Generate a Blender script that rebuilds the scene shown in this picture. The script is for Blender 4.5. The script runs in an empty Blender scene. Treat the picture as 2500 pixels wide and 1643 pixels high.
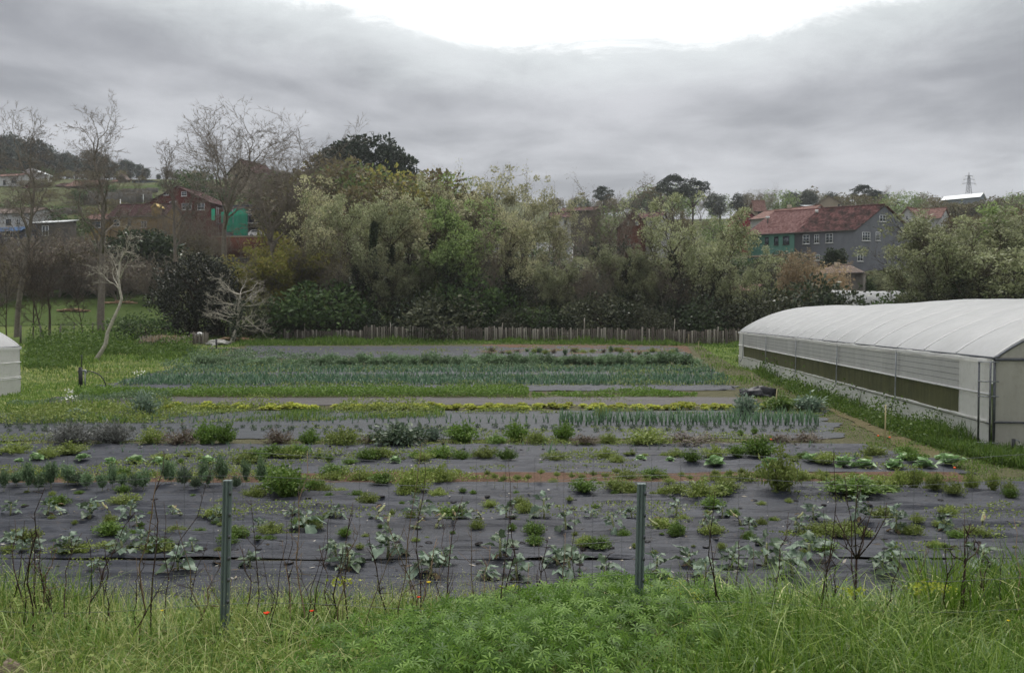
import bpy, math, random
import numpy as np
from mathutils import Vector, Matrix, Euler

# ------------------------------------------------------------------ camera, sky, sun, exposure
F, CX, CY, HZ, CAMZ = 2000.0, 1250.0, 821.5, 772.0, 3.6
PITCH = math.atan((CY - HZ) / F)
scene = bpy.context.scene
col = scene.collection
cam_d = bpy.data.cameras.new('Camera')
cam_d.sensor_width = 36.0
cam_d.lens = 36.0 * F / 2500.0
cam_d.clip_start = 0.1
cam_d.clip_end = 6000
cam = bpy.data.objects.new('Camera', cam_d)
col.objects.link(cam)
cam.location = (0, 0, CAMZ)
cam.rotation_euler = (math.pi / 2 - PITCH, 0, 0)
scene.camera = cam

SUN_EL, SUN_AZ = math.radians(60), math.radians(8)      # azimuth clockwise from +Y (view direction)
EXPOSURE = 0.72
world = bpy.data.worlds.new('World')
scene.world = world
world.use_nodes = True
wt = world.node_tree
for n in list(wt.nodes):
    wt.nodes.remove(n)


def wn(kind, **kw):
    n = wt.nodes.new(kind)
    for k, v in kw.items():
        setattr(n, k, v)
    return n


def wmath(op, a, b=None, clamp=False):
    n = wn('ShaderNodeMath', operation=op, use_clamp=clamp)
    for i, s in enumerate((a, b)):
        if s is None:
            continue
        if isinstance(s, (int, float)):
            n.inputs[i].default_value = s
        else:
            wt.links.new(s, n.inputs[i])
    return n.outputs[0]


def wmix(fac, a, b):
    n = wn('ShaderNodeMix', data_type='RGBA')
    for i, s in ((0, fac), (6, a), (7, b)):
        if isinstance(s, (int, float)):
            n.inputs[i].default_value = s
        elif isinstance(s, tuple):
            n.inputs[i].default_value = s
        else:
            wt.links.new(s, n.inputs[i])
    return n.outputs[2]


def wrange(v, a, b, c, d):
    n = wn('ShaderNodeMapRange', interpolation_type='SMOOTHSTEP')
    wt.links.new(v, n.inputs[0])
    for i, s in enumerate((a, b, c, d)):
        n.inputs[i + 1].default_value = s
    return n.outputs[0]


tc = wn('ShaderNodeTexCoord')
sep = wn('ShaderNodeSeparateXYZ')
wt.links.new(tc.outputs['Generated'], sep.inputs[0])
dz = wmath('MAXIMUM', sep.outputs[2], 0.0)
zz = wmath('ADD', dz, 0.07)
uu = wmath('DIVIDE', sep.outputs[0], zz)               # cloud layer seen in perspective
vv = wmath('DIVIDE', sep.outputs[1], zz)
cmb = wn('ShaderNodeCombineXYZ')
wt.links.new(uu, cmb.inputs[0])
wt.links.new(vv, cmb.inputs[1])


def wnoise(scale, detail, rough, distort, off=0.0, sx=1.0):
    mp = wn('ShaderNodeMapping')
    mp.inputs[1].default_value = (off, off * 1.7, 0)
    mp.inputs[3].default_value = (sx, 1, 1)
    wt.links.new(cmb.outputs[0], mp.inputs[0])
    n = wn('ShaderNodeTexNoise')
    n.inputs['Scale'].default_value = scale
    n.inputs['Detail'].default_value = detail
    n.inputs['Roughness'].default_value = rough
    n.inputs['Distortion'].default_value = distort
    wt.links.new(mp.outputs[0], n.inputs['Vector'])
    return n.outputs[0]


n_big = wnoise(0.5, 4, 0.5, 0.2, 3.1, 0.9)
n_mid = wnoise(1.35, 7, 0.55, 0.25, 11.7, 1.15)
n_edge = wnoise(2.4, 10, 0.68, 0.4, 5.3)
cl = wmath('ADD', wmath('MULTIPLY', n_big, 0.6), wmath('MULTIPLY', n_mid, 0.4))
cl = wrange(cl, 0.38, 0.62, 0.0, 1.0)
cloud = wmix(cl, (1.7, 1.74, 1.86, 1), (3.9, 3.95, 4.1, 1))
hor = wrange(sep.outputs[2], 0.02, 0.2, 1.0, 0.0)       # paler towards the horizon
cloud = wmix(wmath('MULTIPLY', hor, 0.5), cloud, (3.5, 3.65, 3.8, 1))
# the break in the cloud deck
gu = wmath('DIVIDE', wmath('SUBTRACT', uu, 0.20), 0.92)
gv = wmath('DIVIDE', wmath('SUBTRACT', vv, 1.72), 0.80)
gr = wmath('SQRT', wmath('ADD', wmath('MULTIPLY', gu, gu), wmath('MULTIPLY', gv, gv)))
gr = wmath('ADD', gr, wmath('MULTIPLY', wmath('SUBTRACT', n_edge, 0.5), 0.75))
gap = wrange(gr, 0.70, 1.10, 1.0, 0.0)
halo = wrange(gr, 0.9, 1.75, 1.0, 0.0)
sky = wn('ShaderNodeTexSky', sky_type='NISHITA')
sky.sun_disc = False
sky.sun_elevation = SUN_EL
sky.sun_rotation = SUN_AZ
sky.air_density = 1.0
sky.dust_density = 3.0
cloud = wmix(wmath('MULTIPLY', halo, 0.6), cloud, (6.2, 6.6, 6.5, 1))
overhead = wrange(sep.outputs[2], 0.3, 1.0, 0.0, 0.75)  # an overcast sky is brightest overhead
cloud = wmix(overhead, cloud, (9.0, 9.1, 9.3, 1))
cloud = wmix(0.06, cloud, sky.outputs[0])
full = wmix(gap, cloud, (13.0, 13.0, 13.0, 1))
bg = wn('ShaderNodeBackground')
bg.inputs[1].default_value = 0.1
wt.links.new(full, bg.inputs[0])
wo = wn('ShaderNodeOutputWorld')
wt.links.new(bg.outputs[0], wo.inputs[0])

sun_d = bpy.data.lights.new('Sun', 'SUN')
sun_d.energy = 1.5
sun_d.angle = math.radians(24)
sun_d.color = (1.0, 0.96, 0.9)
sun = bpy.data.objects.new('Sun', sun_d)
col.objects.link(sun)
sdir = Vector((math.sin(SUN_AZ) * math.cos(SUN_EL), math.cos(SUN_AZ) * math.cos(SUN_EL), math.sin(SUN_EL)))
sun.rotation_euler = sdir.to_track_quat('Z', 'Y').to_euler()
sun.location = (0, 0, 60)
scene.view_settings.view_transform = 'Standard'
scene.view_settings.look = 'None'
scene.view_settings.gamma = 1.0
scene.view_settings.exposure = EXPOSURE
scene.view_settings.use_curve_mapping = False
scene.render.engine = 'CYCLES'
cy = scene.cycles
cy.use_denoising = True
cy.denoising_prefilter = 'FAST'
cy.max_bounces = 6
cy.diffuse_bounces = 3
cy.glossy_bounces = 2
cy.transmission_bounces = 4
cy.transparent_max_bounces = 8
cy.volume_bounces = 0
cy.use_adaptive_sampling = True

# ------------------------------------------------------------------ helpers
RNG = np.random.default_rng(11)
random.seed(5)
_T = RNG.random((256, 256))


def vnoise(x, y):
    x = np.asarray(x, float); y = np.asarray(y, float)
    xi = np.floor(x).astype(int); yi = np.floor(y).astype(int)
    fx = x - xi; fy = y - yi
    fx = fx * fx * (3 - 2 * fx); fy = fy * fy * (3 - 2 * fy)
    a = _T[xi % 256, yi % 256]; b = _T[(xi + 1) % 256, yi % 256]
    c = _T[xi % 256, (yi + 1) % 256]; d = _T[(xi + 1) % 256, (yi + 1) % 256]
    return (a * (1 - fx) + b * fx) * (1 - fy) + (c * (1 - fx) + d * fx) * fy


def fbm(x, y, o=4):
    s = 0; a = 0.5
    for i in range(o):
        s = s + a * vnoise(np.asarray(x) * 2 ** i + 17.3 * i, np.asarray(y) * 2 ** i + 5.1 * i)
        a *= 0.5
    return s


def sstep(t):
    t = np.clip(t, 0, 1)
    return t * t * (3 - 2 * t)


_YL = [9.5, 60, 85, 90, 100, 130, 150, 190, 205, 250, 300, 340, 450, 620, 1200, 4000]
_ZL = [0, 0, 1.05, 1.3, 2.6, 7.3, 12.4, 18.0, 21, 38, 52, 60, 77, 84, 70, 20]
_YR = [9.5, 60, 85, 95, 100, 120, 140, 190, 260, 330, 400, 600, 1200, 4000]
_ZR = [0, 0, 1.05, 2.0, 2.8, 6.6, 12.2, 17, 30, 41, 51, 56, 45, 10]


def ground(x, y, fine=True):
    x = np.asarray(x, float); y = np.asarray(y, float)
    zl = np.interp(y, _YL, _ZL); zr = np.interp(y, _YR, _ZR)
    w = sstep((x / np.maximum(y, 1) + 0.22) / 0.42)
    z = zl * (1 - w) + zr * w
    if not fine: return z
    bank = np.interp(y, [-20, 2.5, 4.5, 5.5, 7.0, 9.0, 9.8], [1.95, 1.92, 1.79, 1.52, 0.86, 0.12, 0])
    z = z + np.where(y < 9.8, bank + 0.14 * (fbm(x * 0.8, y * 0.8, 3) - 0.45) * np.clip((9.8 - y) / 2, 0, 1), 0)
    z = z + np.where(y > 9.5, 0.05 * (fbm(x * 0.35, y * 0.35, 3) - 0.45), 0) * np.clip((y - 9.5) / 3, 0, 1)
    z = z + np.clip((y - 95) / 60, 0, 1) * 2.0 * (fbm(x * 0.03, y * 0.03, 3) - 0.45)
    return z


_cp, _sp = math.cos(PITCH), math.sin(PITCH)


def rays(px, py):
    px = np.asarray(px, float); py = np.asarray(py, float)
    u = (px - CX) / F; v = -(py - CY) / F
    yy = _cp + v * _sp
    return u / yy, (-_sp + v * _cp) / yy          # x and z per metre of depth


def P(px, py, d):
    a, b = rays(px, py)
    return Vector((float(a * d), float(d), float(CAMZ + b * d)))


def GN(px, py, dmin=9.9, dmax=700.0):
    """points of the ground seen at these pixels (n,3)"""
    a, b = rays(np.atleast_1d(px), np.atleast_1d(py))
    ds = dmin * (dmax / dmin) ** np.linspace(0, 1, 150)
    D = ds[None, :]
    h = CAMZ + b[:, None] * D - ground(a[:, None] * D, D + 0 * a[:, None], False)
    below = h <= 0
    k = np.argmax(below, axis=1)
    k = np.where(below.any(axis=1), k, len(ds) - 1)
    k = np.maximum(k, 1)
    r = np.arange(len(k))
    lo, hi = ds[k - 1] * .97, ds[k] * 1.03
    f = lambda d: CAMZ + b * d - ground(a * d, d)
    for _ in range(11):
        mid = .5 * (lo + hi)
        up = f(mid) > 0
        lo = np.where(up, mid, lo); hi = np.where(up, hi, mid)
    d = .5 * (lo + hi)
    return np.stack([a * d, d, ground(a * d, d)], 1)


def G(px, py, dmin=9.9, dmax=700.0):
    return Vector(GN(px, py, dmin, dmax)[0])


def gz(x, y):
    return float(ground(x, y))


class MB:
    """collects vertices and faces for one mesh"""
    def __init__(s):
        s.V = []; s.Q = []; s.T = []; s.n = 0

    def add(s, V, quads=None, tris=None):
        V = np.asarray(V, np.float32).reshape(-1, 3)
        s.V.append(V)
        if quads is not None and len(quads):
            s.Q.append(np.asarray(quads, np.int64).reshape(-1, 4) + s.n)
        if tris is not None and len(tris):
            s.T.append(np.asarray(tris, np.int64).reshape(-1, 3) + s.n)
        s.n += len(V)
        return s

    def box(s, c, size, rz=0.0, M=None):
        x, y, z = [0.5 * k for k in size]
        V = np.array([[-x, -y, -z], [x, -y, -z], [x, y, -z], [-x, y, -z], [-x, -y, z], [x, -y, z], [x, y, z], [-x, y, z]])
        if M is not None:
            V = V @ np.array(M.to_3x3()).T
        elif rz:
            k, q = math.cos(rz), math.sin(rz)
            V = V @ np.array([[k, q, 0], [-q, k, 0], [0, 0, 1]])
        V = V + np.array(c)
        return s.add(V, [[0, 3, 2, 1], [4, 5, 6, 7], [0, 1, 5, 4], [1, 2, 6, 5], [2, 3, 7, 6], [3, 0, 4, 7]])

    def tube(s, pts, rad, sides=6, cap=True):
        pts = np.asarray(pts, float)
        n = len(pts)
        rad = np.broadcast_to(np.asarray(rad, float), (n,))
        tg = np.gradient(pts, axis=0)
        tg /= np.linalg.norm(tg, axis=1)[:, None] + 1e-9
        ref = np.where(abs(tg[:, 2:3]) > 0.9, np.array([[1.0, 0, 0]]), np.array([[0, 0, 1.0]]))
        a = np.cross(tg, ref); a /= np.linalg.norm(a, axis=1)[:, None] + 1e-9
        b = np.cross(tg, a)
        th = np.linspace(0, 2 * math.pi, sides, endpoint=False)
        V = pts[:, None, :] + rad[:, None, None] * (np.cos(th)[None, :, None] * a[:, None, :] + np.sin(th)[None, :, None] * b[:, None, :])
        i = np.arange(n - 1)[:, None] * sides; j = np.arange(sides)[None, :]; j2 = (j + 1) % sides
        Q = np.stack([i + j, i + j2, i + sides + j2, i + sides + j], -1).reshape(-1, 4)
        V = V.reshape(-1, 3)
        T = None
        if cap:
            V = np.vstack([V, pts[:1], pts[-1:]])
            c0, c1 = n * sides, n * sides + 1
            jj = np.arange(sides); kk = (jj + 1) % sides
            T = np.vstack([np.stack([np.full(sides, c0), kk, jj], 1), np.stack([np.full(sides, c1), (n - 1) * sides + jj, (n - 1) * sides + kk], 1)])
        return s.add(V, Q, T)

    def segs(s, P0, P1, R0, R1, sides=4):
        P0 = np.asarray(P0, float); P1 = np.asarray(P1, float)
        if len(P0) == 0:
            return s
        R0 = np.asarray(R0, float); R1 = np.asarray(R1, float)
        t = P1 - P0
        t /= np.linalg.norm(t, axis=1)[:, None] + 1e-9
        ref = np.where(abs(t[:, 2:3]) > 0.9, np.array([[1.0, 0, 0]]), np.array([[0, 0, 1.0]]))
        a = np.cross(t, ref); a /= np.linalg.norm(a, axis=1)[:, None] + 1e-9
        b = np.cross(t, a)
        th = np.linspace(0, 2 * math.pi, sides, endpoint=False)
        ring = np.cos(th)[None, :, None] * a[:, None, :] + np.sin(th)[None, :, None] * b[:, None, :]
        V = np.concatenate([P0[:, None] + R0[:, None, None] * ring, P1[:, None] + R1[:, None, None] * ring], 1)
        j = np.arange(sides); k = (j + 1) % sides
        Q = np.stack([j, k, k + sides, j + sides], 1)[None] + (np.arange(len(P0)) * 2 * sides)[:, None, None]
        return s.add(V.reshape(-1, 3), Q.reshape(-1, 4))

    def leaves(s, C, L, W, rng, up=0.3, T=None, bend=0.0):
        """one rhombic leaf at each centre C"""
        C = np.asarray(C, float); n = len(C)
        if n == 0:
            return s
        L = np.broadcast_to(np.asarray(L, float), (n,)); W = np.broadcast_to(np.asarray(W, float), (n,))
        if T is None:
            T = rng.normal(size=(n, 3)); T[:, 2] = T[:, 2] * 0.7 + up
        T = T / (np.linalg.norm(T, axis=1)[:, None] + 1e-9)
        S = np.cross(T, rng.normal(size=(n, 3))); S /= np.linalg.norm(S, axis=1)[:, None] + 1e-9
        m = C + T * (L * 0.45)[:, None]
        tip = C + T * L[:, None]
        if bend:
            tip[:, 2] -= bend * L
        V = np.stack([C, m + S * (W * 0.5)[:, None], tip, m - S * (W * 0.5)[:, None]], 1).reshape(-1, 3)
        return s.add(V, np.arange(4 * n).reshape(n, 4))

    def blades(s, B, H, lean, W, rng, nseg=3, az=None, curl=1.0):
        """upright tapering blades: base B, height H, sideways reach lean, width W"""
        B = np.asarray(B, float); n = len(B)
        if n == 0:
            return s
        H = np.broadcast_to(np.asarray(H, float), (n,)); lean = np.broadcast_to(np.asarray(lean, float), (n,))
        W = np.broadcast_to(np.asarray(W, float), (n,))
        if az is None:
            az = rng.random(n) * 2 * math.pi
        d = np.stack([np.cos(az), np.sin(az), 0 * az], 1)
        fz = az + math.pi / 2 + rng.normal(0, 0.7, n)
        sd = np.stack([np.cos(fz), np.sin(fz), 0 * az], 1)
        t = np.linspace(0, 1, nseg + 1)
        wd = np.array([0.75, 1.0, 0.8, 0.5, 0.3, 0.15])[:nseg + 1] if nseg > 1 else np.array([1, 0.1])
        wd[-1] = 0.06
        droop = np.clip(lean / np.maximum(H, 1e-3) - 0.35, 0, 1.2) * curl
        zt = t[None] - droop[:, None] * 0.55 * t[None] ** 3
        C = B[:, None] + d[:, None] * (lean[:, None] * t[None] ** 1.7)[..., None]
        C[..., 2] += H[:, None] * zt
        o = sd[:, None] * (0.5 * W[:, None] * wd[None])[..., None]
        V = np.stack([C - o, C + o], 2).reshape(n, -1, 3)
        m = 2 * (nseg + 1)
        k = np.arange(nseg) * 2
        Q = np.stack([k, k + 1, k + 3, k + 2], 1)[None] + (np.arange(n) * m)[:, None, None]
        return s.add(V.reshape(-1, 3), Q.reshape(-1, 4))

    def grid(s, X):
        """X (a,b,3) grid of points"""
        a, b = X.shape[:2]
        i = np.arange(a - 1)[:, None] * b; j = np.arange(b - 1)[None]
        Q = np.stack([i + j, i + j + 1, i + b + j + 1, i + b + j], -1).reshape(-1, 4)
        return s.add(X.reshape(-1, 3), Q)

    def mesh(s, name, mats=None, smooth=False):
        me = bpy.data.meshes.new(name)
        if s.V:
            V = np.concatenate(s.V)
            Q = np.concatenate(s.Q) if s.Q else np.zeros((0, 4), int)
            T = np.concatenate(s.T) if s.T else np.zeros((0, 3), int)
            me.vertices.add(len(V)); me.vertices.foreach_set('co', V.astype(np.float32).ravel())
            lv = np.concatenate([Q.ravel(), T.ravel()]).astype(np.int32)
            me.loops.add(len(lv)); me.loops.foreach_set('vertex_index', lv)
            st = np.concatenate([np.arange(len(Q)) * 4, len(Q) * 4 + np.arange(len(T)) * 3]).astype(np.int32)
            me.polygons.add(len(st)); me.polygons.foreach_set('loop_start', st)
            if smooth:
                me.polygons.foreach_set('use_smooth', np.ones(len(st), bool))
            me.update(calc_edges=True)
        if mats is not None:
            for m in (mats if isinstance(mats, (list, tuple)) else [mats]):
                me.materials.append(m)
        return me


def link(name, me, parent=None, loc=(0, 0, 0), rot=None, sc=None):
    o = bpy.data.objects.new(name, me)
    col.objects.link(o)
    o.location = loc
    if rot is not None:
        o.rotation_euler = rot
    if sc is not None:
        o.scale = sc if isinstance(sc, (tuple, list, Vector)) else (sc, sc, sc)
    if parent is not None:
        o.parent = parent
    return o


def tag(o, label=None, cat=None, group=None, kind=None):
    if label: o['label'] = label
    if cat: o['category'] = cat
    if group: o['group'] = group
    if kind: o['kind'] = kind
    return o


def thing(name, loc, label, cat, group=None, rz=0.0, sc=None):
    o = link(name, None, None, loc, (0, 0, rz), sc)
    o.empty_display_size = 0.2
    return tag(o, label, cat, group)


def copy_thing(root, loc, rz=0.0, sc=1.0, label=None, group=None):
    r = root.copy(); col.objects.link(r)
    r.location = loc; r.rotation_euler = (0, 0, rz)
    r.scale = sc if isinstance(sc, (tuple, list)) else (sc, sc, sc)
    if label: r['label'] = label
    if group: r['group'] = group
    for ch in root.children:
        c = ch.copy(); col.objects.link(c); c.parent = r
        for g in ch.children:
            e = g.copy(); col.objects.link(e); e.parent = c
    return r


# ------------------------------------------------------------------ materials
def C(r, g, b, k=1.0):
    f = lambda v: ((v / 255 + 0.055) / 1.055) ** 2.4 if v > 10 else v / 255 / 12.92
    return (min(f(r) * k, 1), min(f(g) * k, 1), min(f(b) * k, 1), 1)


def new_mat(name):
    m = bpy.data.materials.new(name)
    m.use_nodes = True
    t = m.node_tree
    b = t.nodes['Principled BSDF']
    return m, t, b


def nd(t, kind, **kw):
    n = t.nodes.new(kind)
    for k, v in kw.items():
        setattr(n, k, v)
    return n


def noise_of(t, scale, detail=4, rough=0.6, vec=None, mapping=None, space='Object'):
    n = nd(t, 'ShaderNodeTexNoise')
    n.inputs['Scale'].default_value = scale
    n.inputs['Detail'].default_value = detail
    n.inputs['Roughness'].default_value = rough
    if vec is None:
        if space == 'World':
            vec = nd(t, 'ShaderNodeNewGeometry').outputs['Position']
        else:
            vec = nd(t, 'ShaderNodeTexCoord').outputs['Object']
    if mapping:
        mp = nd(t, 'ShaderNodeMapping')
        mp.inputs[3].default_value = mapping
        t.links.new(vec, mp.inputs[0]); vec = mp.outputs[0]
    t.links.new(vec, n.inputs['Vector'])
    return n.outputs[0]


def ramp_of(t, fac, stops):
    r = nd(t, 'ShaderNodeValToRGB')
    e = r.color_ramp.elements
    e[0].position, e[0].color = stops[0]
    e[1].position, e[1].color = stops[-1]
    for p, c in stops[1:-1]:
        x = e.new(p); x.color = c
    t.links.new(fac, r.inputs[0])
    return r.outputs[0]


def mix_of(t, fac, a, b, mode='MIX'):
    n = nd(t, 'ShaderNodeMix', data_type='RGBA', blend_type=mode)
    for i, s in ((0, fac), (6, a), (7, b)):
        if isinstance(s, (int, float, tuple)):
            n.inputs[i].default_value = s
        else:
            t.links.new(s, n.inputs[i])
    return n.outputs[2]


def add_bump(t, b, h, strength, dist):
    bp = nd(t, 'ShaderNodeBump')
    bp.inputs['Strength'].default_value = strength
    bp.inputs['Distance'].default_value = dist
    t.links.new(h, bp.inputs['Height'])
    t.links.new(bp.outputs[0], b.inputs['Normal'])


def mul(c, k):
    return (min(c[0] * k, 1), min(c[1] * k, 1), min(c[2] * k, 1), 1)


def plain(name, c, rough=0.75, var=0.25, scale=3.0, spec=0.25, bump=0.0, c2=None, metal=0.0, space='Object', mapping=None):
    m, t, b = new_mat(name)
    n = noise_of(t, scale, 5, 0.65, space=space, mapping=mapping)
    cc = ramp_of(t, n, [(0.28, mul(c, 1 - var)), (0.72, c2 if c2 else mul(c, 1 + var))])
    t.links.new(cc, b.inputs['Base Color'])
    b.inputs['Roughness'].default_value = rough
    b.inputs['Specular IOR Level'].default_value = spec
    b.inputs['Metallic'].default_value = metal
    if bump:
        add_bump(t, b, n, bump, 0.05)
    return m


def leafy(name, cols, trans=0.35, rough=0.55, spec=0.25, objvar=0.25, patch=None, gain=1.28):
    """foliage: each leaf its own tone, a little light through the blade"""
    m, t, b = new_mat(name)
    g = nd(t, 'ShaderNodeNewGeometry')
    k = len(cols)
    cols = [mul(c, gain) for c in cols]
    cc = ramp_of(t, g.outputs['Random Per Island'], [((i + 0.0) / (k - 1), c) for i, c in enumerate(cols)])
    oi = nd(t, 'ShaderNodeObjectInfo')
    mr = nd(t, 'ShaderNodeMapRange')
    t.links.new(oi.outputs['Random'], mr.inputs[0])
    mr.inputs[3].default_value = 1 - objvar; mr.inputs[4].default_value = 1 + objvar
    hv = nd(t, 'ShaderNodeHueSaturation')
    t.links.new(cc, hv.inputs['Color'])
    t.links.new(mr.outputs[0], hv.inputs['Value'])
    out = hv.outputs[0]
    if patch:
        pn = noise_of(t, patch[0], 3, 0.6, space='World')
        pf = nd(t, 'ShaderNodeMapRange'); t.links.new(pn, pf.inputs[0])
        pf.inputs[1].default_value = 0.42; pf.inputs[2].default_value = 0.6
        out = mix_of(t, pf.outputs[0], out, mix_of(t, 0.75, out, patch[1]))
    t.links.new(out, b.inputs['Base Color'])
    b.inputs['Roughness'].default_value = rough
    b.inputs['Specular IOR Level'].default_value = spec
    tr = nd(t, 'ShaderNodeBsdfTranslucent')
    t.links.new(out, tr.inputs[0])
    mx = nd(t, 'ShaderNodeMixShader'); mx.inputs[0].default_value = trans
    t.links.new(b.outputs[0], mx.inputs[1]); t.links.new(tr.outputs[0], mx.inputs[2])
    t.links.new(mx.outputs[0], t.nodes['Material Output'].inputs[0])
    return m


def desat(c, k, s=.52):
    g = (c[0] + c[1] + c[2]) / 3
    return tuple(k * (v * (1 - s) + g * s) for v in c[:3]) + (1,)


def tiled_roof(name, c, c2, k=.66, stain=None):
    """clay tile roof: courses and rolls in relief, mottled tiles"""
    m, t, b = new_mat(name)
    co = nd(t, 'ShaderNodeTexCoord').outputs['UV']
    n = noise_of(t, 9, 4, 0.7, vec=co)
    n2 = noise_of(t, 0.6, 4, 0.7, vec=co)
    vo = nd(t, 'ShaderNodeTexVoronoi'); vo.inputs['Scale'].default_value = 3.2
    t.links.new(co, vo.inputs['Vector'])
    a = ramp_of(t, n, [(0.3, desat(c, k)), (0.7, desat(c2, k))])
    bw = nd(t, 'ShaderNodeRGBToBW'); t.links.new(vo.outputs['Color'], bw.inputs[0])
    a = mix_of(t, 0.55, a, bw.outputs[0], 'SOFT_LIGHT')
    if stain:
        f = ramp_of(t, n2, [(0.42, (0, 0, 0, 1)), (0.62, (1, 1, 1, 1))])
        a = mix_of(t, f, a, stain)
    t.links.new(a, b.inputs['Base Color'])
    b.inputs['Roughness'].default_value = 0.85
    b.inputs['Specular IOR Level'].default_value = 0.15
    w = nd(t, 'ShaderNodeTexWave', bands_direction='X'); w.inputs['Scale'].default_value = 1.3
    t.links.new(co, w.inputs['Vector'])
    w2 = nd(t, 'ShaderNodeTexWave', bands_direction='Y', wave_profile='SAW'); w2.inputs['Scale'].default_value = 0.8
    t.links.new(co, w2.inputs['Vector'])
    s = nd(t, 'ShaderNodeMath', operation='ADD')
    t.links.new(w.outputs[1], s.inputs[0]); t.links.new(w2.outputs[1], s.inputs[1])
    add_bump(t, b, s.outputs[0], 0.9, 0.12)
    return m
# ------------------------------------------------------------------ ground
def ground_material():
    m, t, b = new_mat('grass_ground')
    n1 = noise_of(t, 0.35, 6, 0.65, space='World')
    n2 = noise_of(t, 6.0, 5, 0.7, space='World')
    n3 = noise_of(t, 0.05, 5, 0.6, space='World')
    a = ramp_of(t, n1, [(0.3, C(62, 88, 32, .85)), (0.5, C(88, 112, 44, .85)), (0.64, C(110, 120, 62, .85)), (0.75, C(110, 100, 74, .85))])
    a = mix_of(t, 0.5, a, ramp_of(t, n2, [(0.3, C(60, 80, 34, .7)), (0.7, C(128, 140, 74, .9))]))
    a = mix_of(t, ramp_of(t, n3, [(0.5, (0, 0, 0, 1)), (0.66, (.6, .6, .6, 1))]), a, C(92, 84, 66, .7))
    # rough hill pasture beyond the stream is duller than the valley grass
    sp = nd(t, 'ShaderNodeSeparateXYZ'); t.links.new(nd(t, 'ShaderNodeNewGeometry').outputs['Position'], sp.inputs[0])
    mr = nd(t, 'ShaderNodeMapRange'); t.links.new(sp.outputs[1], mr.inputs[0])
    mr.inputs[1].default_value = 92; mr.inputs[2].default_value = 135; mr.inputs[4].default_value = .72
    a = mix_of(t, mr.outputs[0], a, ramp_of(t, n1, [(0.35, C(66, 68, 46, .8)), (0.65, C(100, 98, 72, .8))]))
    t.links.new(a, b.inputs['Base Color'])
    b.inputs['Roughness'].default_value = 0.9
    b.inputs['Specular IOR Level'].default_value = 0.1
    add_bump(t, b, n2, 0.8, 0.08)
    return m


ys = np.concatenate([np.linspace(-8, 10, 73)[:-1], np.linspace(10, 60, 110)[:-1], np.linspace(60, 140, 110)[:-1],
                     np.linspace(140, 520, 120)[:-1], np.geomspace(520, 4000, 22)])
ts = np.linspace(-1, 1, 140)
YY, TT = np.meshgrid(ys, ts, indexing='ij')
XX = TT * (22 + 1.15 * np.maximum(YY, 0))
gm = MB().grid(np.stack([XX, YY, ground(XX, YY)], -1)[:, ::-1][::-1] if False else np.stack([XX, YY, ground(XX, YY)], -1))
M_ground = ground_material()
tag(link('ground', gm.mesh('ground', M_ground, True)), kind='structure')


def drape(name, q, mat, off=0.02, nx=60, ny=12, wr=0.0, seed=0, dmin=9.9, edge=0.0, ripple=(0.12, 3.4), fold=None):
    """sheet laid on the ground between four seen corners: near-left, near-right, far-right, far-left"""
    K = GN([p[0] for p in q], [p[1] for p in q], dmin)[:, :2]
    u = np.linspace(0, 1, nx); v = np.linspace(0, 1, ny)
    V, U = np.meshgrid(v, u, indexing='ij')
    XY = (K[0] * ((1 - U) * (1 - V))[..., None] + K[1] * (U * (1 - V))[..., None] + K[2] * (U * V)[..., None] + K[3] * ((1 - U) * V)[..., None])
    x, y = XY[..., 0].copy(), XY[..., 1].copy()
    if edge:
        side = np.clip((abs(V - 0.5) * 2 - 0.7) / 0.3, 0, 1) * np.sign(V - 0.5)
        y += side * edge * (fbm(x * 0.7 + seed, V * 2 + seed, 4) - 0.45) * 2
        sx = np.clip((abs(U - 0.5) * 2 - 0.85) / 0.15, 0, 1) * np.sign(U - 0.5)
        x += sx * edge * 3 * (fbm(y * 1.3 + seed, U * 2, 4) - 0.45) * 2
    z = ground(x, y) + off
    if wr:
        warp = fbm(x * 0.18 + seed, y * 0.6, 3) * 3.0
        f = fbm(x * ripple[0] + seed * 3, y * ripple[1] + warp, 3)
        r = 1 - np.abs(f * 2 - 0.94) * 4.5
        z += wr * np.clip(r, 0, 1) ** 2.5 + wr * 0.22 * (fbm(x * .5, y * 4.2 + seed, 3) - 0.3)
        env = np.clip(np.minimum(V, 1 - V) * 12, 0, 1)
        z = ground(x, y) + off + (z - ground(x, y) - off) * (0.35 + 0.65 * env)
    if fold is not None:
        for (fv, fh, fw, u0, u1) in fold:
            cur = fv + 0.02 * (fbm(x * 0.4, y * 0 + seed, 3) - 0.45) * 2
            e = np.exp(-((V - cur) / fw) ** 2) * sstep((U - u0) / 0.08) * sstep((u1 - U) / 0.08)
            z += fh * e
    return link(name, MB().grid(np.stack([x, y, z], -1)).mesh(name, mat, True)), K


def soil_mat(name, c, c2, sc=5.0):
    m, t, b = new_mat(name)
    n = noise_of(t, sc, 6, 0.75, space='World'); n2 = noise_of(t, sc * 6, 4, 0.7, space='World')
    a = ramp_of(t, n, [(0.3, c), (0.7, c2)])
    a = mix_of(t, 0.4, a, ramp_of(t, n2, [(0.35, mul(c, .6)), (0.7, mul(c2, 1.3))]))
    t.links.new(a, b.inputs['Base Color'])
    b.inputs['Roughness'].default_value = 0.95; b.inputs['Specular IOR Level'].default_value = 0.1
    add_bump(t, b, n2, 1.0, 0.04)
    return m


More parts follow.
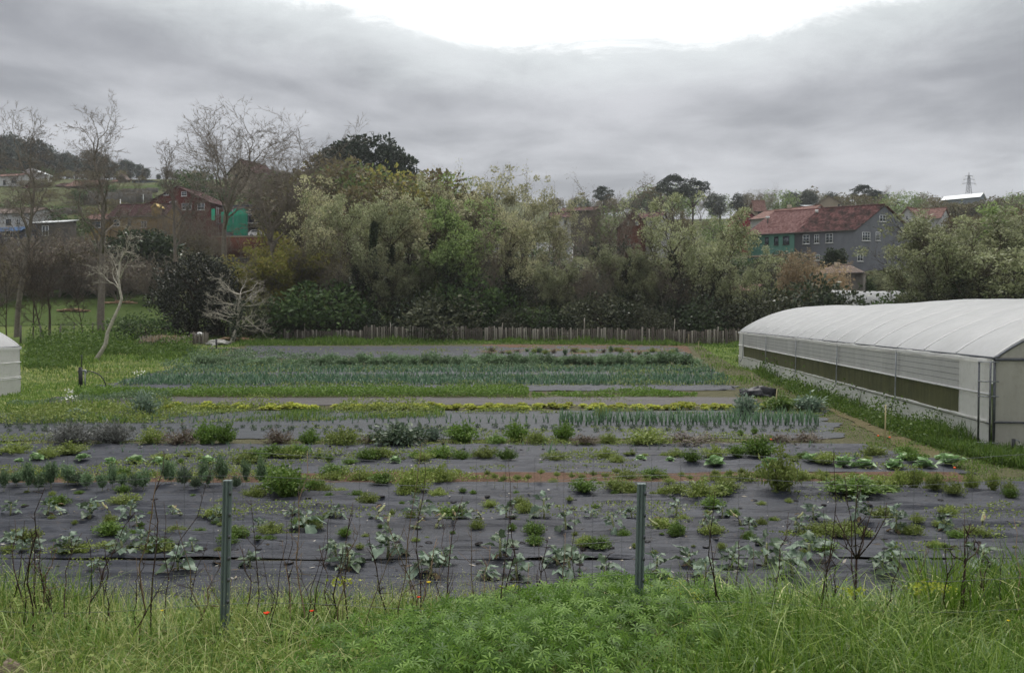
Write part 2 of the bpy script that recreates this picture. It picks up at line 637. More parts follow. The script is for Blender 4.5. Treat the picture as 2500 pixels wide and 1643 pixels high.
def mat_fabric(name, c, dust, amount=0.5):
    """woven weed mat: dark ribbon weave, dusty drifts and mud"""
    m, t, b = new_mat(name)
    n = noise_of(t, 0.9, 6, 0.7, space='World', mapping=(0.35, 1.6, 1))
    n2 = noise_of(t, 40, 3, 0.6, space='World', mapping=(0.3, 1, 1))
    n3 = noise_of(t, 5, 5, 0.7, space='World')
    a = ramp_of(t, n, [(0.35, c), (0.72, mix4(c, dust, amount))])
    a = mix_of(t, ramp_of(t, n2, [(0.45, (0, 0, 0, 1)), (0.75, (.35, .35, .35, 1))]), a, mul(dust, 1.1))
    a = mix_of(t, ramp_of(t, n3, [(0.58, (0, 0, 0, 1)), (0.78, (.5, .5, .5, 1))]), a, C(112, 98, 86, .7))
    t.links.new(a, b.inputs['Base Color'])
    b.inputs['Roughness'].default_value = 0.6
    b.inputs['Specular IOR Level'].default_value = 0.25
    n4 = noise_of(t, 1.0, 5, 0.6, space='World', mapping=(0.5, 7, 1))
    hs_ = nd(t, 'ShaderNodeMath', operation='MULTIPLY_ADD')
    t.links.new(n4, hs_.inputs[0]); hs_.inputs[1].default_value = 5.0; t.links.new(n2, hs_.inputs[2])
    add_bump(t, b, hs_.outputs[0], 0.9, 0.012)
    return m


def mix4(a, b, k):
    return tuple(a[i] * (1 - k) + b[i] * k for i in range(3)) + (1,)


M_mat = mat_fabric('weed_mat_black', C(30, 33, 40), C(70, 74, 84), 0.5)
M_mat_d = mat_fabric('weed_mat_dirty', C(46, 42, 40), C(78, 73, 70), 0.65)
M_mat_g = mat_fabric('weed_mat_grey', C(36, 40, 45), C(66, 72, 78), 0.55)
M_soil = soil_mat('bare_soil', C(82, 64, 52, .9), C(128, 104, 88, .9))
M_bed = soil_mat('weedy_bed_soil', C(72, 74, 50, .8), C(112, 108, 84, .8), 2.2)

tag(drape('vegetable_bed_soil', [(-900, 1475), (3400, 1475), (1700, 838), (575, 838)], M_bed, 0.012, 160, 120)[0], kind='structure')
tag(drape('soil_strip', [(-700, 1184), (2390, 1186), (2330, 1156), (-700, 1154)], M_soil, 0.03, 160, 10, seed=4, wr=0.04)[0], kind='structure')
tag(drape('soil_strip', [(1140, 866), (1690, 864), (1675, 842), (1180, 842)], M_soil, 0.03, 60, 14, seed=5, wr=0.03)[0], kind='structure')
M_path = soil_mat('worn_path', C(92, 88, 60, .8), C(122, 112, 84, .8), 3.0)
tag(drape('dirt_path', [(2262, 1120), (2330, 1128), (1915, 944), (1900, 944)], M_path, 0.03, 8, 60, seed=6, edge=0.15)[0], kind='structure')

MATS = [
    # corners NL, NR, FR, FL; material; label; wrinkle, fold list
    ([(-980, 1492), (3400, 1492), (3000, 1372), (-700, 1372)], M_mat, 'black woven weed mat of the kale bed beside the grassy bank', 0.07, None, 220, 40),
    ([(-700, 1369), (2960, 1369), (2580, 1181), (-600, 1183)], M_mat, 'wide wrinkled black weed mat between the kale and the brown soil strip', 0.085,
     [(0.012, 0.10, 0.012, 0.50, 0.66), (0.012, 0.05, 0.012, 0.16, 0.40), (0.34, 0.03, 0.012, 0.1, 0.9)], 260, 90),
    ([(-560, 1159), (2385, 1159), (2110, 1086), (-420, 1086)], M_mat, 'black weed mat planted with cabbages behind the brown soil strip', 0.075, [(0.55, 0.04, 0.02, 0.1, 0.95)], 220, 50),
    ([(-420, 1078), (2045, 1072), (2010, 1005), (-300, 1005)], M_mat_g, 'grey weed mat under the leeks behind the herb bushes', 0.03, None, 200, 40),
    ([(118, 991), (1860, 991), (1830, 972), (140, 972)], M_mat_d, 'muddy brownish weed mat behind the yellow lettuces', 0.06, None, 180, 16),
    ([(230, 957), (1790, 955), (1775, 944), (255, 944)], M_mat, 'narrow black rolled weed mat behind the parsley strip', 0.12, None, 180, 14),
    ([(275, 944), (1772, 944), (1722, 897), (420, 897)], M_mat_g, 'grey weed mat with rows of young leeks below the bean bushes', 0.05, [(0.55, 0.12, 0.03, 0.1, 0.9)], 160, 36),
    ([(545, 877), (1690, 870), (1640, 846), (610, 846)], M_mat, 'empty black weed mat in front of the pallet fence', 0.06, [(0.3, 0.1, 0.03, 0.2, 0.6)], 120, 20),
]
mats_built = []
for i, (q, mm, lab, wr, fold, nx, ny) in enumerate(MATS):
    o, K = drape('weed_mat', q, mm, 0.035, nx, ny, wr, i * 7 + 2, edge=0.10 if i < 3 else 0.35, fold=fold)
    tag(o, lab, 'weed mat')
    mats_built.append((o, K))


def mesh_z(x, y, o=None):
    return gz(x, y)


# planting holes melted into the nearest mats
hm = MB()
th = np.linspace(0, 2 * math.pi, 11)[:-1]
rim = np.stack([np.cos(th), np.sin(th), 0 * th], 1)
hm.add(np.vstack([rim * [0.055, 0.05, 1] + [0, 0, .012], rim * [.042, .036, 1] + [0, 0, .016], rim * [.03, .026, 1] + [0, 0, -.004]]),
       [[i, (i + 1) % 10, 10 + (i + 1) % 10, 10 + i] for i in range(10)] + [[10 + i, 10 + (i + 1) % 10, 20 + (i + 1) % 10, 20 + i] for i in range(10)],
       [[20, 20 + i, 20 + i + 1] for i in range(1, 9)])
M_hole = plain('planting_hole_soil', C(30, 27, 26), 0.95, 0.3, 20)
ME_hole = hm.mesh('planting_hole', M_hole)
import bisect
HOLES = []
_hr = random.Random(3)
for (py, x0, x1, n, k) in [(1385, 560, 2480, 12, 1), (1345, 330, 2480, 28, 1), (1330, 60, 2480, 22, 1), (1246, 40, 2440, 16, 1), (1228, 340, 2400, 14, 1),
                           (1112, 20, 2050, 34, 2), (1100, 20, 2050, 36, 2), (1092, 20, 2050, 38, 2)]:
    for j in range(n):
        px = x0 + (x1 - x0) * (j + _hr.uniform(-.35, .35)) / n
        HOLES.append((px, py + _hr.uniform(-4, 4), k))
_dep = bpy.context.evaluated_depsgraph_get()
from mathutils.bvhtree import BVHTree
_bv = []
for o, K in mats_built:
    me = o.data
    vs = np.empty(len(me.vertices) * 3, np.float32); me.vertices.foreach_get('co', vs)
    _bv.append(BVHTree.FromPolygons(vs.reshape(-1, 3).tolist(), [list(p.vertices) for p in me.polygons]))


def top_z(x, y):
    """height of the mat, or of the ground, at a place"""
    best = gz(x, y)
    for b in _bv:
        h = b.ray_cast(Vector((x, y, best + 3)), Vector((0, 0, -1)))
        if h[0] is not None and h[0].z > best:
            best = h[0].z
    return best


for (px, py, k) in HOLES:
    p = G(px, py)
    s = _hr.uniform(0.8, 1.25) * (1.0 if k < 2 else 0.8)
    link('planting_hole', ME_hole, mats_built[k][0], (p.x, p.y, top_z(p.x, p.y) - 0.004), (0, 0, _hr.random() * 3), (s * 1.2, s, 1))
# ------------------------------------------------------------------ film tunnels
def film_mat(name, c, trans=0.45, streak=0.25, dirt=None):
    m, t, b = new_mat(name)
    n = noise_of(t, 1.2, 5, 0.65, mapping=(1, 1, 0.18))
    n2 = noise_of(t, 7, 4, 0.7)
    a = ramp_of(t, n, [(0.3, mul(c, 1 - streak)), (0.7, c)])
    a = mix_of(t, ramp_of(t, n2, [(0.5, (0, 0, 0, 1)), (0.8, (.3, .3, .3, 1))]), a, dirt or mul(c, 0.6))
    t.links.new(a, b.inputs['Base Color'])
    b.inputs['Roughness'].default_value = 0.42
    b.inputs['Specular IOR Level'].default_value = 0.4
    tr = nd(t, 'ShaderNodeBsdfTranslucent'); t.links.new(a, tr.inputs[0])
    mx = nd(t, 'ShaderNodeMixShader'); mx.inputs[0].default_value = trans
    t.links.new(b.outputs[0], mx.inputs[1]); t.links.new(tr.outputs[0], mx.inputs[2])
    t.links.new(mx.outputs[0], t.nodes['Material Output'].inputs[0])
    add_bump(t, b, n2, 0.12, 0.03)
    return m


def net_mat():
    """algae-stained vent curtain: olive with pale runs and thin vertical streaks"""
    m, t, b = new_mat('algae_curtain')
    n = noise_of(t, 1.1, 6, 0.7, mapping=(1.5, 1.5, 0.15))
    n2 = noise_of(t, 5, 5, 0.7, mapping=(1, 1, 0.2))
    a = ramp_of(t, n, [(0.25, C(46, 50, 26)), (0.5, C(78, 82, 42)), (0.62, C(92, 92, 52)), (0.8, C(136, 134, 108))])
    a = mix_of(t, 0.35, a, ramp_of(t, n2, [(0.35, C(46, 46, 30)), (0.75, C(120, 116, 84))]))
    t.links.new(a, b.inputs['Base Color'])
    b.inputs['Roughness'].default_value = 0.7
    return m


M_roof_film = film_mat('roof_film', C(214, 215, 216), 0.45, 0.14, C(190, 188, 176))
M_side_film = film_mat('side_film', C(244, 244, 240), 0.55, 0.12, C(150, 150, 138))
M_net_film = film_mat('vent_net', C(222, 222, 220), 0.5, 0.22, C(140, 140, 134))
M_end_film = film_mat('end_film', C(196, 193, 184), 0.45, 0.25, C(140, 130, 108))
M_algae = net_mat()
M_steel = plain('galvanised_pipe', C(140, 143, 146), 0.4, 0.25, 14, 0.5, metal=0.6)
M_steel_d = plain('weathered_pipe', C(96, 98, 102), 0.5, 0.3, 14, 0.4, metal=0.5)
M_roll = plain('white_roll_bar', C(216, 216, 214), 0.5, 0.1, 6)
M_black = plain('black_plastic', C(38, 38, 42), 0.5, 0.3, 9, 0.4)


def tunnel(name, label, near, far, width, eave, ridge, side, bays, ribs, z0=0.0, detail=True):
    """film tunnel; near/far are the ground ends of the wall that faces the field, side +1 = body lies to the right"""
    near = Vector((near[0], near[1], 0)); far = Vector((far[0], far[1], 0))
    ax = (far - near); Ln = ax.length; ax.normalize()
    pr = Vector((ax.y, -ax.x, 0)) * side
    rz = math.atan2(ax.y, ax.x)
    root = thing(name, (near.x, near.y, z0), label, 'greenhouse')

    def W(s, w, z):
        p = ax * s + pr * w
        return (p.x, p.y, z)

    def arc(w):
        k = (w / width) * 2 - 1
        return eave + (ridge - eave) * (1 - abs(k) ** 2.1) ** 0.92

    rib_s = [Ln * i / (ribs - 1) for i in range(ribs)]
    # roof film, bellied between the ribs
    per = 8
    ss = np.linspace(0, Ln, (ribs - 1) * per + 1)
    kk = np.linspace(0, 1, 41)
    ww = width * (0.5 - 0.5 * np.cos(np.pi * kk))
    rr = np.random.default_rng(5)
    swell = 0.10 + 0.05 * rr.random(ribs)
    X = np.zeros((len(ss), len(ww), 3))
    for i, s in enumerate(ss):
        f = (s / Ln * (ribs - 1)); b = int(min(f, ribs - 2)); q = f - b
        bul = swell[b] * (4 * q * (1 - q)) ** 0.55
        rg = 0.09 * (vnoise(s * 0.16 + 3, 1.0) - 0.5) * 2
        for j, w in enumerate(ww):
            z = arc(w)
            e = min(1.0, min(w, width - w) / 0.5)
            kx = (w / width) * 2 - 1
            X[i, j] = W(s, w + kx * bul * 0.6 * e, z + (bul + rg) * e * (1 - kx * kx * .6))
    link('roof_film', MB().grid(X).mesh('roof_film', M_roof_film, True), root)
    # arched ribs just proud of the film, white colour painting the highlight lines
    for s in rib_s:
        rg = 0.09 * (float(vnoise(s * 0.16 + 3, 1.0)) - 0.5) * 2
        pts = [W(s, w, arc(w) + 0.012 + rg * min(1.0, min(w, width - w) / 0.5) * (1 - ((w / width) * 2 - 1) ** 2 * .6)) for w in width * (0.5 - 0.5 * np.cos(np.pi * np.linspace(0, 1, 25)))]
        link('arch_rib', MB().tube(pts, 0.026, 6).mesh('arch_rib', M_roll), root)
    # wall posts on both sides
    nb = len(bays)
    for w in (0.0, width):
        for s in bays:
            link('wall_post', MB().tube([W(s, w, -0.05), W(s, w, eave)], 0.04, 8).mesh('wall_post', M_steel_d), root)
    # eave purlin
    for w in (-0.03, width + 0.03):
        link('eave_rail', MB().tube([W(-0.05, w, eave - 0.03), W(Ln + 0.05, w, eave - 0.03)], 0.035, 8).mesh('eave_rail', M_steel_d), root)
    out = -1
    H1, H2 = eave * 0.596, eave * 0.29

    def sheet(nm, s0, s1, w, za, zb, mat, ns=120, nz=10, amp=0.012, sag=0.0, seedk=0):
        S = np.linspace(s0, s1, ns); Z = np.linspace(za, zb, nz)
        Xs = np.zeros((nz, ns, 3))
        for a_, z in enumerate(Z):
            tt = a_ / (nz - 1)
            ww_ = w + amp * (fbm(S * 0.8 + seedk, z * 2.0 + S * 0, 3) - 0.45) * 2
            zz_ = z - sag * (1 - tt) * (fbm(S * 1.5 + seedk, S * 0 + 3, 3)) if sag else z + 0 * S
            for b_, s in enumerate(S):
                Xs[a_, b_] = W(s, ww_[b_], zz_[b_])
        return link(nm, MB().grid(Xs).mesh(nm, mat, True), root)

    if detail:
        L0 = 1.95          # the plain film at the near end
        sheet('vent_net', L0, Ln - 1.6, -0.05, H1, eave - 0.02, M_net_film, 160, 10, 0.02)
        sheet('algae_curtain', L0, Ln - 1.7, -0.045, H2 - 0.04, H1 + 0.0, M_algae, 160, 8, 0.015, seedk=4)
        sheet('side_film', 0.02, L0 + 0.05, -0.06, H2 - 0.02, eave - 0.02, M_side_film, 12, 12, 0.02)
        sheet('side_film', Ln - 1.75, Ln, -0.06, H2 - 0.02, eave - 0.02, M_side_film, 12, 12, 0.02)
        sheet('skirt_film', 0.0, Ln, -0.085, -0.05, H2, M_side_film, 180, 10, 0.035, seedk=9)
        # ruffled spare film hanging under the eave and lying along the skirt
        for nm, zc, hh, sd in (('film_ruffle', eave - 0.1, 0.13, 3), ('film_ruffle', H2 + 0.02, 0.09, 8)):
            S = np.linspace(0.1, Ln - 0.1, 320)
            Xs = np.zeros((4, len(S), 3))
            for a_, q in enumerate(np.linspace(-1, 1, 4)):
                ro = 0.06 + 0.05 * fbm(S * 2.2 + sd, S * 0 + q, 3) + (0.03 if abs(q) < .5 else 0)
                zo = zc + 0.5 * hh * q * (0.5 + fbm(S * 1.4 + sd + 9, S * 0, 3)) + 0.05 * (fbm(S * .5, S * 0 + sd, 2) - .4)
                for b_ in range(len(S)):
                    Xs[a_, b_] = W(S[b_], -0.05 - ro[b_], zo[b_])
            link(nm, MB().grid(Xs).mesh(nm, M_side_film, True), root)
        link('roll_bar', MB().tube([W(0.1, -0.1, H1), W(Ln - 0.05, -0.1, H1 + 0.02)], 0.03, 8).mesh('roll_bar', M_roll), root)
        link('lower_rail', MB().tube([W(0, -0.1, H2 - 0.02), W(6, -0.1, H2 - 0.03), W(12, -0.1, H2 - 0.06)], 0.022, 6).mesh('lower_rail', M_steel_d), root)
        for z in (H1 + 0.22, H1 + 0.4, H1 + 0.58, H1 + 0.76):
            link('net_wire', MB().tube([W(L0, -0.075, z), W(Ln - 1.6, -0.075, z)], 0.006, 4).mesh('net_wire', M_steel_d), root)
        for s in bays[1:-1] + [Ln - 2.0]:
            pts = [W(s, -0.14, eave - 0.05), W(s, -0.16, 1.2), W(s, -0.17, 0.66), W(s + 0.0, -0.24, 0.52), W(s - 0.1, -0.34, 0.44)]
            o = link('curtain_guide_pipe', MB().tube(pts, [.024, .024, .024, .024, .024], 8).mesh('curtain_guide_pipe', M_steel), root)
            link('end_cap', MB().box(W(s - 0.12, -0.36, 0.43), (0.12, 0.07, 0.06), rz).mesh('end_cap', M_black), o)
        # twin pipes and ladder pegs at the near corner
        for w, q in ((-0.16, 0.0), (-0.40, 0.12)):
            link('crank_pipe', MB().tube([W(q - 0.12, w, eave - 0.12), W(q - 0.12, w, 0.22)], 0.026, 8).mesh('crank_pipe', M_steel_d), root)
        for z in (eave - 0.13, eave * .74, eave * .58, 0.2):
            link('bracket_peg', MB().tube([W(-0.12, 0.06, z), W(-0.02, -0.44, z)], 0.018, 6).mesh('bracket_peg', M_steel), root)
    else:
        sheet('side_film', 0, Ln, -0.05, -0.05, eave - 0.02, M_side_film, 80, 12, 0.03)
        for z in (eave * .66, eave * .36, eave * .33):
            pts = [W(s, -0.08, z + 0.05 * (vnoise(s * .9, z * 7) - .5)) for s in np.linspace(0, Ln, 40)]
            link('roll_bar', MB().tube(pts, 0.022, 6).mesh('roll_bar', M_roll), root)
        S = np.linspace(0.1, Ln, 160)
        Xs = np.zeros((4, len(S), 3))
        for a_, q in enumerate(np.linspace(-1, 1, 4)):
            for b_, s in enumerate(S):
                Xs[a_, b_] = W(s, -0.1 - 0.06 * float(fbm(s * 2, q, 3)), eave - 0.1 + 0.06 * q + 0.04 * float(vnoise(s * 3, 2)))
        link('film_ruffle', MB().grid(Xs).mesh('film_ruffle', M_side_film, True), root)
    sheet('back_film', 0, Ln, width + 0.04, -0.05, eave - 0.02, M_side_film, 60, 8, 0.03)
    # end walls
    for s, nm in ((0.0, 'end_wall'), (Ln, 'end_wall')):
        o_ = -0.03 if s == 0 else 0.03
        ww2 = np.linspace(0, width, 41); zz2 = np.linspace(0, 1, 9)
        Xs = np.zeros((9, 41, 3))
        for a_, q in enumerate(zz2):
            for b_, w in enumerate(ww2):
                Xs[a_, b_] = W(s + o_ + 0.03 * (float(fbm(w * 1.2, q * 3 + s, 3)) - .45), w, -0.05 + q * (arc(w) - 0.03 + 0.05))
        link(nm, MB().grid(Xs).mesh(nm, M_end_film, True), root)
        for z in (eave - 0.06, H2 + 0.03):
            link('cross_bar', MB().tube([W(s + 2.6 * o_, -0.02, z), W(s + 2.6 * o_, width + 0.02, z)], 0.04 if z > 1 else .03, 8).mesh('cross_bar', M_steel_d), root)
        for w in (0.33 * width, 0.67 * width):
            link('end_post', MB().tube([W(s + 2 * o_, w, -0.05), W(s + 2 * o_, w, arc(w) - .05)], 0.035, 8).mesh('end_post', M_steel_d), root)
        pts = [W(s + 2 * o_, w, arc(w) - 0.03) for w in width * (0.5 - 0.5 * np.cos(np.pi * np.linspace(0, 1, 25)))]
        link('arch_rib', MB().tube(pts, 0.035, 6).mesh('arch_rib', M_steel_d), root)
    return root


GN0, GF0 = (12.98, 22.0), (16.57, 59.5)
_gl = math.hypot(GF0[0] - GN0[0], GF0[1] - GN0[1])
tunnel('greenhouse', 'long white film greenhouse with olive stained vent curtain beside the field', GN0, GF0, 10.4, 2.5, 4.12, 1,
       [0.0] + [_gl * k / 37.5 for k in (6.7, 13.6, 20.7, 28.0, 35.5)] + [_gl], 17)
_p = P(48, 958, 38.2)
tunnel('greenhouse', 'white film greenhouse on the mown grass opposite the long greenhouse', (_p.x - 25 * .0957, 38.2 - 25), (_p.x, 38.2), 7.5, 2.2, 3.5, -1,
       [0, 6, 12, 18, 25.1], 11, 0.0, False)
_a, _b = P(2052, 750, 97), P(2232, 745, 104)
tunnel('film_tunnel', 'small low white film tunnel beyond the long greenhouse roof', (_a.x, 96.0), (_b.x + 1.5, 103.5), 4.6, 1.2, 3.0, -1,
       [0, 5, 10], 8, gz(_a.x + 4, 100) + 0.75, False)
# stub tap standing by the greenhouse end
_t = P(2474, 1110, 21.2)
tp = thing('garden_tap', (_t.x, _t.y, gz(_t.x, _t.y)), 'short dark standpipe with a tap by the greenhouse end wall', 'tap')
link('post', MB().tube([(0, 0, -.05), (0, 0, .42)], 0.045, 10).mesh('post', M_black), tp)
link('spout', MB().tube([(0, 0, .38), (0.08, -.02, .4), (0.13, -.03, .36), (.14, -.03, .28)], 0.016, 8).mesh('spout', M_steel), tp)
link('valve', MB().tube([(.12, -.03, .26), (.16, -.03, .30)], 0.028, 8).mesh('valve', M_roll), tp)
# ------------------------------------------------------------------ houses
def wall_mat(name, c, stain=0.3, sc=0.5):
    m, t, b = new_mat(name)
    c = mul(c, .78)
    n = noise_of(t, sc, 6, 0.7, mapping=(1, 1, 0.35)); n2 = noise_of(t, sc * 12, 4, 0.7)
    a = ramp_of(t, n, [(0.3, mul(c, 1 - stain)), (0.62, c), (0.8, mul(c, 1 + stain * .4))])
    a = mix_of(t, 0.25, a, ramp_of(t, n2, [(0.3, mul(c, .6)), (0.7, mul(c, 1.2))]))
    t.links.new(a, b.inputs['Base Color'])
    b.inputs['Roughness'].default_value = 0.9; b.inputs['Specular IOR Level'].default_value = 0.1
    add_bump(t, b, n2, 0.3, 0.03)
    return m


W_grey = wall_mat('grey_render', C(140, 142, 148), .3)
W_green = wall_mat('green_render', C(112, 158, 142), .2)
W_white = wall_mat('white_render', C(214, 214, 212), .2)
W_cream = wall_mat('cream_render', C(186, 172, 150), .25)
W_ochre = wall_mat('ochre_render', C(168, 140, 92), .25)
W_red = wall_mat('red_render', C(116, 66, 58), .35)
W_pink = wall_mat('pink_render', C(176, 78, 92), .2)
W_dark = wall_mat('slate_render', C(104, 108, 116), .3)
W_stone = wall_mat('granite_wall', C(128, 124, 116), .45, 1.6)
W_brown = wall_mat('brick_brown', C(128, 84, 70), .3)
R_new = tiled_roof('clay_tiles_new', C(182, 100, 88), C(200, 122, 106), .85)
R_old = tiled_roof('clay_tiles_weathered', C(150, 66, 58), C(186, 100, 86), .74, stain=C(70, 60, 56))
R_orange = tiled_roof('clay_tiles_orange', C(192, 106, 78), C(214, 142, 110))
R_dark = tiled_roof('red_sheet_roof', C(108, 44, 44), C(134, 66, 62), stain=C(86, 60, 56))
R_pale = tiled_roof('clay_tiles_pale', C(176, 134, 112), C(200, 164, 140), stain=C(120, 110, 100))
R_metal = plain('white_metal_roof', C(222, 225, 228), 0.4, 0.08, 0.4)
M_frame_w = plain('white_window_frame', C(226, 226, 224), 0.5, 0.06, 4)
M_frame_d = plain('dark_window_frame', C(42, 44, 46), 0.5, 0.15, 4)
M_trim = plain('fascia_trim', C(92, 88, 84), 0.8, 0.25, 2)
M_white = plain('white_paint', C(224, 224, 220), 0.55, 0.12, 2)


def glass_mat():
    m, t, b = new_mat('window_glass')
    n = noise_of(t, 0.8, 2)
    t.links.new(ramp_of(t, n, [(0.3, C(40, 46, 52)), (0.7, C(96, 106, 114))]), b.inputs['Base Color'])
    b.inputs['Roughness'].default_value = 0.08; b.inputs['Specular IOR Level'].default_value = 0.7
    return m


M_glass = glass_mat()


def slab(name, parent, e0, e1, r1, r0, mat, th=0.14):
    """roof plane with thickness; uv in metres"""
    e0, e1, r1, r0 = [Vector(p) for p in (e0, e1, r1, r0)]
    n = (e1 - e0).cross(r0 - e0).normalized()
    if n.z < 0: n = -n
    top = [e0, e1, r1, r0]; bot = [p - n * th for p in top]
    me = bpy.data.meshes.new(name)
    me.from_pydata([tuple(p) for p in top + bot], [], [(0, 1, 2, 3), (7, 6, 5, 4), (0, 4, 5, 1), (1, 5, 6, 2), (2, 6, 7, 3), (3, 7, 4, 0)])
    uv = me.uv_layers.new(name='UVMap')
    ex = (e1 - e0).normalized(); ey = n.cross(ex)
    for lp in me.loops:
        p = Vector(me.vertices[lp.vertex_index].co) - e0
        uv.data[lp.index].uv = (p.dot(ex), p.dot(ey))
    me.materials.append(mat)
    return link(name, me, parent)


def window(parent, o, ex, nrm, t0, t1, z0, z1, frame, nx=2, ny=2, bar=0.07, glass=None, proud=0.05):
    """frame with glazing bars and its pane, on a wall plane (local coordinates)"""
    def at(t, z, q): return Vector(o) + Vector(ex) * t + Vector(nrm) * q + Vector((0, 0, z))
    R = Matrix((Vector(ex), -Vector(nrm), Vector((0, 0, 1)))).transposed()
    w, h = t1 - t0, z1 - z0
    f = MB()
    def bx(tc, zc, tw, zh, dp): f.box(at(tc, zc, proud - dp / 2 + 0.01), (tw, dp, zh), M=R)
    bx((t0 + t1) / 2, z0 + bar / 2, w + 0.02, bar, 0.11); bx((t0 + t1) / 2, z1 - bar / 2, w, bar, 0.1)
    bx(t0 + bar / 2, (z0 + z1) / 2, bar, h - 2 * bar, 0.1); bx(t1 - bar / 2, (z0 + z1) / 2, bar, h - 2 * bar, 0.1)
    for i in range(1, nx):
        bx(t0 + w * i / nx, (z0 + z1) / 2, bar * (.8 if i * 2 == nx else .5), h - 2 * bar, 0.06)
    for j in range(1, ny):
        bx((t0 + t1) / 2, z0 + h * j / ny, w - 2 * bar, bar * .5, 0.05)
    wo_ = link('window', f.mesh('window', frame), parent)
    g = MB().box(at((t0 + t1) / 2, (z0 + z1) / 2, proud - 0.06), (w - bar, 0.05, h - bar), M=R)
    link('pane', g.mesh('pane', glass or M_glass), wo_)
    s = MB().box(at((t0 + t1) / 2, z0 - 0.06, proud + 0.02), (w + 0.2, 0.16, 0.08), M=R)
    link('sill', s.mesh('sill', M_frame_w if frame is M_frame_w else M_trim), wo_)
    return wo_


